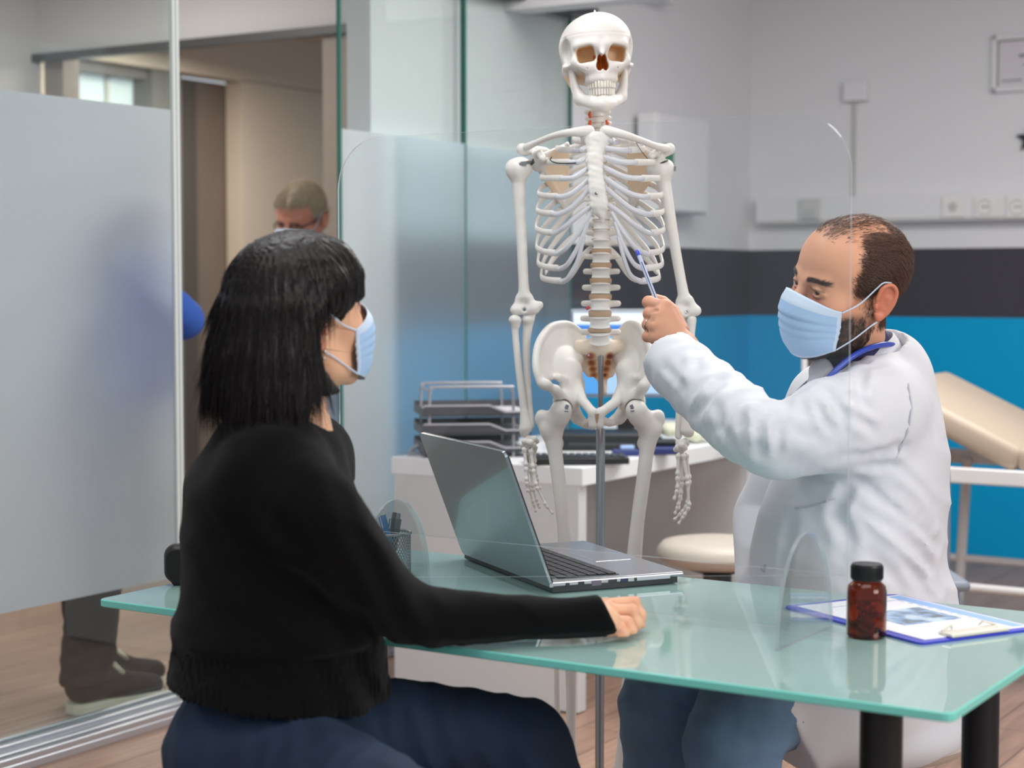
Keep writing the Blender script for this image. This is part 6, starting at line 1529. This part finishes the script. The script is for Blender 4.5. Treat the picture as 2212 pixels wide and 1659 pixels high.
eyes(wom, WR, Wt, Ws, N(Mt-Wt), (60, 44, 36))
face_mask(wom, WR, Wt, Ws)
W = lambda p: WR @ (np.array(p)*Ws)+Wt
b = MB()
for k, q in enumerate(((-.083, .010, -.036), (-.082, .012, -.046))): 
    b = MB(); b.lathe([(0, -.0028), (.0024, -.0016), (.0028, 0), (.0024, .0016), (0, .0028)], W(q), 12); into(b.build('earring', mat('silver'), None, True), wom)
# nails
M_nail = mat('nail', (206, 136, 128), .25)
for a, c in zip(dip[:3], tip[:3]):
    u = N(c-a); b = MB(); b.tube([c-u*.004+[.003, -.004, .004], c+u*.003+[.003, -.004, .002]], [.0038, .003], 8, flat=(1, .4), up=(.5, -.6, .6)); into(b.build('fingernail', M_nail, None, True), wom)
# --- hair: a bob; inner volume plus long locks that follow it
M_whair = mat('dark_brown_hair', (38, 29, 27), .38, spec=.36, attr='Col', bump=(260, .5, (1, 1, .06)))
def wl(p): return np.array(p)*Ws
v = Vol(Wt-[.21, .21, .24], Wt+[.21, .21, .19], .0028).frame(WR, Wt)
v.ell(wl((0, .012, .044)), wl((.0835, .104, .090)))
v.ell(wl((0, -.026, .052)), wl((.076, .073, .068)), .03)
up = WR.T @ np.array([0, 0, 1.]); dn_ = -up
def drop(p, a): return wl(p)+dn_*a
# curtains: back and both sides hang straight down
for k in range(25):
    a = math.radians(-74+148*k/24); x = .068*math.sin(a); y = .018+.081*math.cos(a); ln = .118
    out = np.array([math.sin(a), math.cos(a), 0]); top = wl((x*.93, y*.93, .03)); m1 = top+dn_*.060+out*.013; m2 = top+dn_*(.100)+out*.019; bt = top+dn_*(ln+.012)+out*.008
    v.chain([top, m1, m2, bt], [.023, .0235, .0225, .016], .014)
# side locks that sweep forward under the ear to the chin, both sides
for q in (-1, 1):
    v.chain([wl((q*.072, -.024, .062)), wl((q*.080, .026, .022)), wl((q*.083, .042, -.030)), wl((q*.084, .036, -.064)), wl((q*.081, .016, -.088)), wl((q*.074, -.012, -.102))], [.016, .013, .016, .018, .015, .005], .012)
# fringe
for k in range(9):
    xx = (k-4)/4*.060; v.chain([wl((xx*.7, -.056, .094)), wl((xx*.95, -.092+abs(xx)*.35, .064)), wl((xx*1.05, -.100+abs(xx)*.45, .034))], [.016, .013, .007], .012)
v.frame()
# free the face, the ear and the nape
v.frame(WR, Wt)
v.ell(wl((0, -.108, -.035)), wl((.062, .055, .062)), .01, '-'); v.box(wl((0, -.10, -.045)), wl((.078, .062, .066)), .03, .012, '-')
v.ell(wl((-.088, -.012, -.012)), wl((.030, .026, .030)), .01, '-'); v.ell(wl((-.084, -.028, -.050)), wl((.030, .026, .034)), .012, '-')
v.frame()
def hz(X):
    q = (X-Wt) @ WR; a = np.arctan2(q[:, 0], q[:, 1]-.01)
    return .0009*np.sin(a*41+2.5*vnoise(X*[1, 1, .25], 60, 2))+.0008*np.sin(a*97+3*vnoise(X*[1, 1, .2], 50, 7))
v.warp(hz, .02)
oV, oF = v.surf(); oV = relax(oV, oF, 1)
hcol = np.array(srgb(24, 18, 17)[:3])
into(link('hair', mesh_np('hair', oV, oF, hcol*(.75+.3*(vnoise(oV*[1, 1, .15], 120, 3)[:, None]))), M_whair), wom)
on = vnormals(oV, oF); g = np.random.default_rng(21); ql = ((oV-Wt) @ WR)/Ws
idx = g.choice(len(oV), 20000); lo_ = ql[idx]; idx = idx[(lo_[:, 2] < .105) & ~((lo_[:, 2] < -.055) & (lo_[:, 1] < .034)) & ~((np.abs(lo_[:, 0]) > .045) & (lo_[:, 1] < -.015) & (lo_[:, 2] < .055))]; lo_ = ql[idx]; rt = oV[idx]
crown = wl((0, .01, .14)) @ WR.T+Wt
tang = rt-crown; tang = N(np.array([0, 0, -1.]))*1.0+(tang*[1, 1, 0])*6*sm(lo_[:, 2], .05, .13)[:, None]
fr_ = (lo_[:, 1] < -.07) & (lo_[:, 2] > .03); 
ln = (.035+.05*g.random(len(idx)))*np.where(fr_, .4, 1)*np.where(lo_[:, 2] < -.09, .35, 1)*(1-.8*sm(lo_[:, 2], .03, .09))
cc_ = hcol*(.5+1.2*g.random(len(idx)))[:, None]
fur('hair_locks', rt-on[idx]*.0006, tang, on[idx], ln*np.where(fr_, .6, 1), .00050, M_whair, wom, 5, .010, .04, 5, cc_, droop=.02)
# --- sweater
M_knit = mat('black_wool', (9, 9, 10), .95, bump=(700, .5), sheen=.08, spec=.12)
v = Vol([-.66, 2.10, .50], [.30, 2.80, 1.12], .0046)
S_ = [(606, 948, .066, .085, 2.44), (590, 985, .088, .140, 2.44), (580, 1030, .102, .155, 2.44), (582, 1070, .112, .160, 2.44), (596, 1140, .124, .158, 2.44), (608, 1220, .134, .158, 2.43), (612, 1300, .139, .160, 2.43), (607, 1370, .145, .162, 2.42), (602, 1440, .150, .166, 2.42), (600, 1500, .153, .170, 2.41), (600, 1540, .155, .172, 2.41)]
for i in range(len(S_)-1):
    for f in (0, .5):
        a = np.array(S_[i]); b_ = np.array(S_[i+1]); q = a*(1-f)+b_*f; c = Y(q[0], q[1], q[4]); c[1] = q[4]; v.ell(c, (q[2], q[3], .055), .025)
v.chain([wnW+[-.038, .0, -.018], wnW+[-.02, 0, -.035], shN+[-.01, .05, .008]], [.050, .054, .064], .04); v.chain([wnW+[.005, 0, -.03], shF+[0, -.04, .0]], [.048, .058], .04)
v.chain(arm, list(ra), .03)
v.chain([shF, elF, wrF+[-.02, 0, .01]], [.070, .056, .036], .03)
v.half(wnW+[0, 0, .012], N([.25, .05, 1])) if False else None
nk = N(wnW-(WR @ wl((0, .016, -.05))+Wt))
v.chain([wnW+[0, 0, -.030], wnW-nk*.08], [.050, .064], .006, '-')
hm = Y(600, 1494, 2.41); v.half(hm, N([-.10, .0, -1]))
v.ell(hm+[0, 0, -.02], (.138, .155, .04), .01, '-')
cuv = N([.86, .1, .48]); v.box(arm[-1]+cuv*.045, (.07, .07, .040), .0, .0, '-', np.array([N(np.cross(cuv, [0, 0, 1])), np.cross(N(np.cross(cuv, [0, 0, 1])), cuv), cuv]).T)
def knit(X):
    out = .0022*vnoise(X, 26, 31); hem = sm(hm[2]+.085-X[:, 2], 0, .012)*(X[:, 0] < .2)
    th = np.arctan2(X[:, 1]-2.41, X[:, 0]+.32); out += hem*(.0016*np.sin(th*95)+.004)
    s_ = X[:, 0]*.5+X[:, 2]*.85; out += -(1-hem)*.004*(1-np.abs(np.sin(s_*2*PI/.17+vnoise(X, 10, 33)))**.7)*sm(1.02-X[:, 2], 0, .1)
    u = np.exp(-((X[:, 0]-(-.17))/.07)**2); out += u*.003*np.sin(X[:, 0]*140+X[:, 2]*60)
    return out
v.warp(knit, .03)
sv, sf = v.surf(); sv = relax(sv, sf, 1); sv[:, 2] = np.where((sv[:, 0] > -.05) & (sv[:, 1] > 2.30) & (sv[:, 2] > .70) & (sv[:, 2] < TZ+.001) & (sv[:, 0] > -.02), TZ+.001, sv[:, 2])
into(link('sweater', mesh_np('sweater', sv, sf), M_knit), wom)
# --- jeans and shoes
M_jean2 = mat('dark_blue_denim', (22, 42, 66), .8, bump=(600, .3), noise_col=(10, .25))
v = Vol([-.56, 1.86, .03], [.24, 2.66, .72], .006)
v.ell(whip+[0, 0, .01], (.150, .172, .125), .03)
for kn, of in ((knN, [.03, -.085, 0]), (knF, [.03, .075, .005])):
    v.chain([whip+of, (whip+of)*.5+kn*.5+[0, 0, .006], kn, kn+[.022, .0, -.05], kn*[1, 1, 0]+[.03, .01, .30], kn*[1, 1, 0]+[.03, .02, .08]], [.098, .085, .070, .064, .055, .050], .02)
v.half([0, 0, .06], (0, 0, -1))
v.warp(lambda X: -.0035*(1-np.abs(np.sin(X[:, 0]*2*PI/.09+X[:, 2]*30+1.8*vnoise(X, 12, 3)))**.7)+.0014*vnoise(X, 60, 4), .03)
into(vobj('jeans', v, M_jean2), wom)
for kn in (knN, knF):
    h0 = kn*[1, 1, 0]+[.03, .02, 0]; v = Vol(h0+[-.1, -.12, 0], h0+[.30, .14, .13], .006); f_ = N([.9, .3, 0])
    v.chain([h0+[0, 0, .045], h0+f_*.09+[0, 0, .04], h0+f_*.18+[0, 0, .03]], [.040, .040, .030], .02); v.half([0, 0, .004], (0, 0, -1)); into(vobj('shoe', v, mat('black_shoe', (26, 26, 28), .5)), wom)
stool(np.array([whip[0], whip[1]]), 'cream round stool the woman in the black sweater sits on', .475, .185)
# ----------------------------------------------------------------------------------------------- grey haired man in the corridor
old = empty('person', 'grey haired man with glasses and a white coat in the corridor beyond the doorway', 'person', tuple(P(690, 1000, 6.5)*[1, 1, 0]))
OR_ = rot(22, 4, -24); Os = 1.07; oY = 6.5
Ot = P(652, 474, oY)
v = Vol(Ot-[.16, .16, .26], Ot+[.16, .16, .17], .004).frame(OR_, Ot); onW = Ot+np.array([.03, .06, -.20])
onl = OR_.T @ (onW-Ot); head_sdf(v, Os, True, ([np.array([0, .018, -.05]), onl], [.056, .062])); v.frame()
hV, hF = v.surf(); hV = relax(hV, hF, 1)
def ocol(V):
    q = ((V-Ot) @ OR_)/Os; x, y, z = q.T; c = np.tile(np.array(srgb(198, 138, 116)[:3]), (len(V), 1))
    hr = np.maximum(sm(y, -.05, -.035)*(z > .03), np.maximum(sm(z, .072, .085)*(y > -.09), sm(y, .03, .05)*(z > -.06))); hr = hr*(1-(np.abs(x) > .074)*(np.abs(z) < .03))
    return c*(1-hr[:, None])+np.array(srgb(176, 162, 138)[:3])*hr[:, None]
v = Vol(P(690, 1000, oY)*[1, 1, 0]+[-.38, -.3, .02], P(690, 1000, oY)*[1, 1, 0]+[.38, .3, 1.5], .014); ob = P(695, 1000, oY)*[1, 1, 0]
v.chain([onW, ob+[0, 0, 1.22]], [.06, .12], .03); v.ell(ob+[0, 0, 1.15], (.17, .12, .22), .05); v.ell(ob+[0, 0, .88], (.16, .12, .16), .05)
for q in (-1, 1): v.chain([ob+[q*.17, 0, 1.28], ob+[q*.22, -.02, 1.02], ob+[q*.14, -.18, .92]], [.055, .045, .03], .03); v.chain([ob+[q*.085, 0, .85], ob+[q*.09, -.01, .46], ob+[q*.09, .02, .06]], [.085, .055, .045], .03)
bV, bF = v.surf()
hand = []
for q in (-1, 1):
    w_ = ob+[q*.14, -.18, .92]; v = Vol(w_+[-.1, -.14, -.08], w_+[.1, .05, .08], .005); f_ = N([-q*.5, -.7, -.2]); s_ = N(np.cross(f_, [0, 0, 1])); mm = [w_+f_*.07+s_*.02*(i-1.5) for i in range(4)]
    hand_sdf(v, w_, [(w_, m_, .02, .012) for m_ in mm], [[m_, m_+f_*.03, m_+f_*.05+[0, 0, -.015], m_+f_*.055+[0, 0, -.03]] for m_ in mm], [.0095]*4, ([w_, w_+f_*.04+s_*.035*q, w_+f_*.07+s_*.04*q], [.015, .012, .009])); hand.append(v.surf())
jV, jF = joined([(hV, hF), (bV, bF)]+hand); into(link('body', mesh_np('body', jV, jF, np.concatenate([ocol(hV), np.tile(SKIN_M, (len(jV)-len(hV), 1))])), M_skin), old)
hn = vnormals(hV, hF); ql = ((hV-Ot) @ OR_)/Os; g = np.random.default_rng(4)
pr = np.maximum(sm(ql[:, 1], -.05, -.035)*(ql[:, 2] > .03), np.maximum(sm(ql[:, 2], .072, .085)*(ql[:, 1] > -.09), sm(ql[:, 1], .03, .05)*(ql[:, 2] > -.06)))*(1-(np.abs(ql[:, 0]) > .074)*(np.abs(ql[:, 2]) < .03))
idx = np.where(g.random(len(hV)) < pr*.9)[0]; idx = np.concatenate([idx, idx]); lo_ = ql[idx]
fur('hair', hV[idx], np.stack([np.sign(lo_[:, 0])*.5, .6+0*lo_[:, 0], -.8+0*lo_[:, 0]], 1) @ OR_.T, hn[idx], .024, .0011, mat('grey_hair', (140, 128, 108), .5, attr='Col'), old, 3, .4, .3, 3, np.array(srgb(186, 172, 148)[:3])*(.6+.8*g.random(len(idx)))[:, None])
eyes(old, OR_, Ot, Os, N([-.3, -1, -.5]))
O = lambda p: OR_ @ np.array(p)+Ot
M_spec = mat('black_spectacles', (22, 22, 24), .3); b = MB()
for q in (-1, 1):
    b.tube([O((q*.034+.025*math.cos(a), -.106+.006*abs(math.cos(a)), .006+.017*math.sin(a))) for a in np.linspace(0, 2*PI, 21)[:-1]], .0026, 6, closed=True); b.tube([O((q*.058, -.100, .010)), O((q*.076, -.04, .010)), O((q*.082, .02, .010))], .003, 6)
b.tube([O((-.010, -.108, .010)), O((.010, -.108, .010))], .0024, 6); into(b.build('glasses', M_spec, None, True), old)
face_mask(old, OR_, Ot, Os)
v = Vol(ob+[-.34, -.28, .45], ob+[.34, .24, 1.48], .010)
v.ell(ob+[0, 0, 1.22], (.205, .135, .17), .05); v.ell(ob+[0, 0, 1.0], (.19, .14, .25), .05); v.ell(ob+[0, 0, .72], (.205, .15, .25), .05); v.chain([ob+[-.16, 0, 1.28], onW+[0, 0, -.03], ob+[.16, 0, 1.28]], [.07, .06, .07], .04)
for q in (-1, 1): v.chain([ob+[q*.17, 0, 1.27], ob+[q*.225, -.02, 1.02], ob+[q*.165, -.15, .935]], [.075, .066, .050], .03)
v.half(ob+[0, 0, .52], (0, 0, -1)); v.cap(onW+[0, 0, -.03], Ot, .062, .07, .006, '-'); v.warp(lambda X: .006*vnoise(X, 18, 2), .04); into(vobj('white_coat', v, M_coat), old)
v = Vol(ob+[-.3, -.2, .03], ob+[.3, .2, .9], .011)
for q in (-1, 1): v.chain([ob+[q*.085, 0, .82], ob+[q*.09, -.01, .46], ob+[q*.09, .02, .07]], [.10, .075, .062], .03)
v.half([0, 0, .035], (0, 0, -1)); into(vobj('trousers', v, mat('grey_trousers', (84, 84, 90), .8)), old)
for q in (-1, 1):
    h0 = ob+[q*.09, .02, 0]; v = Vol(h0+[-.1, -.25, 0], h0+[.1, .1, .13], .007); v.chain([h0+[0, 0, .045], h0+[-.01, -.18, .035]], [.044, .036], .02); v.half([0, 0, .004], (0, 0, -1)); into(vobj('shoe', v, mat('black_shoe')), old)
# ----------------------------------------------------------------------------------------------- nurse in blue behind the frosted door
nb = np.array([-1.235+.05*.75-.66*.09, 4.985+.05*.66+.75*.09, 0])
nu_ = empty('person', 'person in blue scrubs and dark trousers standing behind the frosted glass door', 'person', tuple(nb))
fx = N([.75, .66, 0]); fy = N([-.66, .75, 0]); NR = np.array([fy, -fx, Zv]).T   # local -y faces along fx
NR = np.stack([-fy, -fx, Zv], 1) if False else np.stack([fy*-1, -fx, Zv], 1)
nt_ = nb+np.array([.03, .02, 1.50])
def nbp(a, b_, z): return nb+fx*a+fy*b_+Zv*z
v = Vol(nt_-[.17, .17, .26], nt_+[.17, .17, .17], .005).frame(NR, nt_); head_sdf(v, .96, False, ([np.array([0, .018, -.05]), np.array([0, .035, -.18])], [.05, .055])); v.frame(); hV, hF = v.surf()
v = Vol(nb+[-.4, -.4, .02], nb+[.45, .45, 1.45], .013)
v.chain([nbp(-.02, 0, 1.34), nbp(-.02, 0, 1.22)], [.055, .11], .03); v.ell(nbp(-.02, 0, 1.18), (.12, .16, .2), .05); v.ell(nbp(-.02, 0, .88), (.12, .15, .17), .05)
arms = [[nbp(-.02, q*.17, 1.27), nbp(-.02+.04*(q < 0), q*.22, 1.02), nbp(.18, q*.17, 1.05)] for q in (-1, 1)]
elq = P(428, 712, 5.33); arms[0] = [nbp(.0, -.16, 1.28), elq+[-.045, .02, .03], elq+[-.16, .16, .10]]
for a in arms: v.chain(a, [.05, .042, .03], .03)
for q in (-1, 1): v.chain([nbp(-.02, q*.08, .85), nbp(-.01, q*.08, .46), nbp(-.03+.10*(q > 0), q*.075, .07)], [.085, .055, .042], .03)
bV, bF = v.surf(); hs = []
for a in arms:
    w_ = a[2]; f_ = N(a[2]-a[1]); s_ = N(np.cross(f_, [0, 0, 1])); v = Vol(w_-.14, w_+.14, .006); mm = [w_+f_*.07+s_*.02*(i-1.5) for i in range(4)]
    hand_sdf(v, w_, [(w_, m_, .019, .012) for m_ in mm], [[m_, m_+f_*.03, m_+f_*.05+[0, 0, -.012]] for m_ in mm], [.009]*4, ([w_, w_+f_*.04+s_*.035], [.014, .01])); hs.append(v.surf())
jV, jF = joined([(hV, hF), (bV, bF)]+hs); into(link('body', mesh_np('body', jV, jF, np.tile(SKIN_W, (len(jV), 1))), M_skin), nu_)
hn = vnormals(hV, hF); ql = ((hV-nt_) @ NR); pr = np.maximum(sm(ql[:, 1], -.04, -.02)*(ql[:, 2] > .0), sm(ql[:, 2], .08, .09)*(ql[:, 1] > -.09)); idx = np.where(g.random(len(hV)) < pr)[0]
fur('hair', hV[idx], np.tile([0, 0, -1.], (len(idx), 1)), hn[idx], .05, .0018, mat('ash_hair', (120, 104, 90), .5), nu_, 3, .35, .2, 3)
M_scrub = mat('blue_scrubs', (44, 84, 168), .75, bump=(400, .1))
v = Vol(nb+[-.4, -.4, .6], nb+[.5, .5, 1.45], .009)
v.ell(nbp(-.02, 0, 1.2), (.15, .185, .18), .05); v.ell(nbp(-.02, 0, .95), (.145, .18, .22), .05); v.half(nbp(0, 0, .76), (0, 0, -1)); v.chain([nbp(-.02, -.15, 1.30), nbp(-.02, 0, 1.34), nbp(-.02, .15, 1.30)], [.065, .06, .065], .04)
for a in arms: v.chain([a[0], a[1], a[1]*.45+a[2]*.55], [.075, .066, .058], .03)
v.warp(lambda X: .005*vnoise(X, 20, 5), .03); v.cap(nbp(0, 0, 1.34), nbp(0, 0, 1.5), .06, .07, .01, '-'); into(vobj('scrub_top', v, M_scrub), nu_)
M_dtr = mat('dark_trousers', (36, 33, 35), .85, bump=(300, .2), noise_col=(8, .12))
v = Vol(nb+[-.3, -.3, .05], nb+[.3, .3, .95], .008)
for q in (-1, 1):
    a = -.03+.10*(q > 0); v.chain([nbp(-.02, q*.075, .84), nbp(-.005+.04*(q > 0), q*.080, .46), nbp(a-.02, q*.075, .10)], [.105, .082, .074], .03)
v.half([0, 0, .075], (0, 0, -1)); v.warp(lambda X: .004*vnoise(X*[1, 1, 2], 22, 6)-.003*(1-np.abs(np.sin(X[:, 2]*2*PI/.09+2*vnoise(X, 12, 7)))**.6)*(X[:, 2] < .3), .03); into(vobj('trousers', v, M_dtr), nu_)
M_canv = mat('charcoal_canvas', (36, 36, 40), .85, bump=(700, .3)); M_sole = mat('cream_sole', (214, 210, 190), .6)
for q in (-1, 1):
    h0 = nbp(-.06+.10*(q > 0), q*.08, 0); v = Vol(h0+[-.14, -.16, .02], h0+[.34, .22, .17], .004); k = lambda a, b_, z: h0+fx*a+fy*b_+Zv*z
    v.chain([k(-.005, 0, .075), k(.07, 0, .085), k(.14, 0, .058), k(.225, 0, .046)], [.048, .050, .043, .034], .03); v.chain([k(.0, 0, .09), k(.01, 0, .13)], [.046, .048], .02); v.half(k(0, 0, .028), (0, 0, -1)); sh = into(vobj('shoe', v, M_canv), nu_)
    pl_ = [(-.052, .0), (-.045, .026), (-.02, .041), (.06, .044), (.15, .050), (.215, .044), (.25, .025), (.262, .0)]; pl_ = pl_+[(x, -y) for x, y in pl_[-2:0:-1]]
    b = MB(); b.prism(pl_, .002, .031, (h0, fx, fy, Zv)); so = b.build('sole', M_sole); so.parent = sh
    b = MB(); b.tube([k(.085, -.02, .125), k(.105, -.045, .108), k(.10, .0, .128)], .006, 6); la_ = b.build('laces', M_sole, None, True); la_.parent = sh
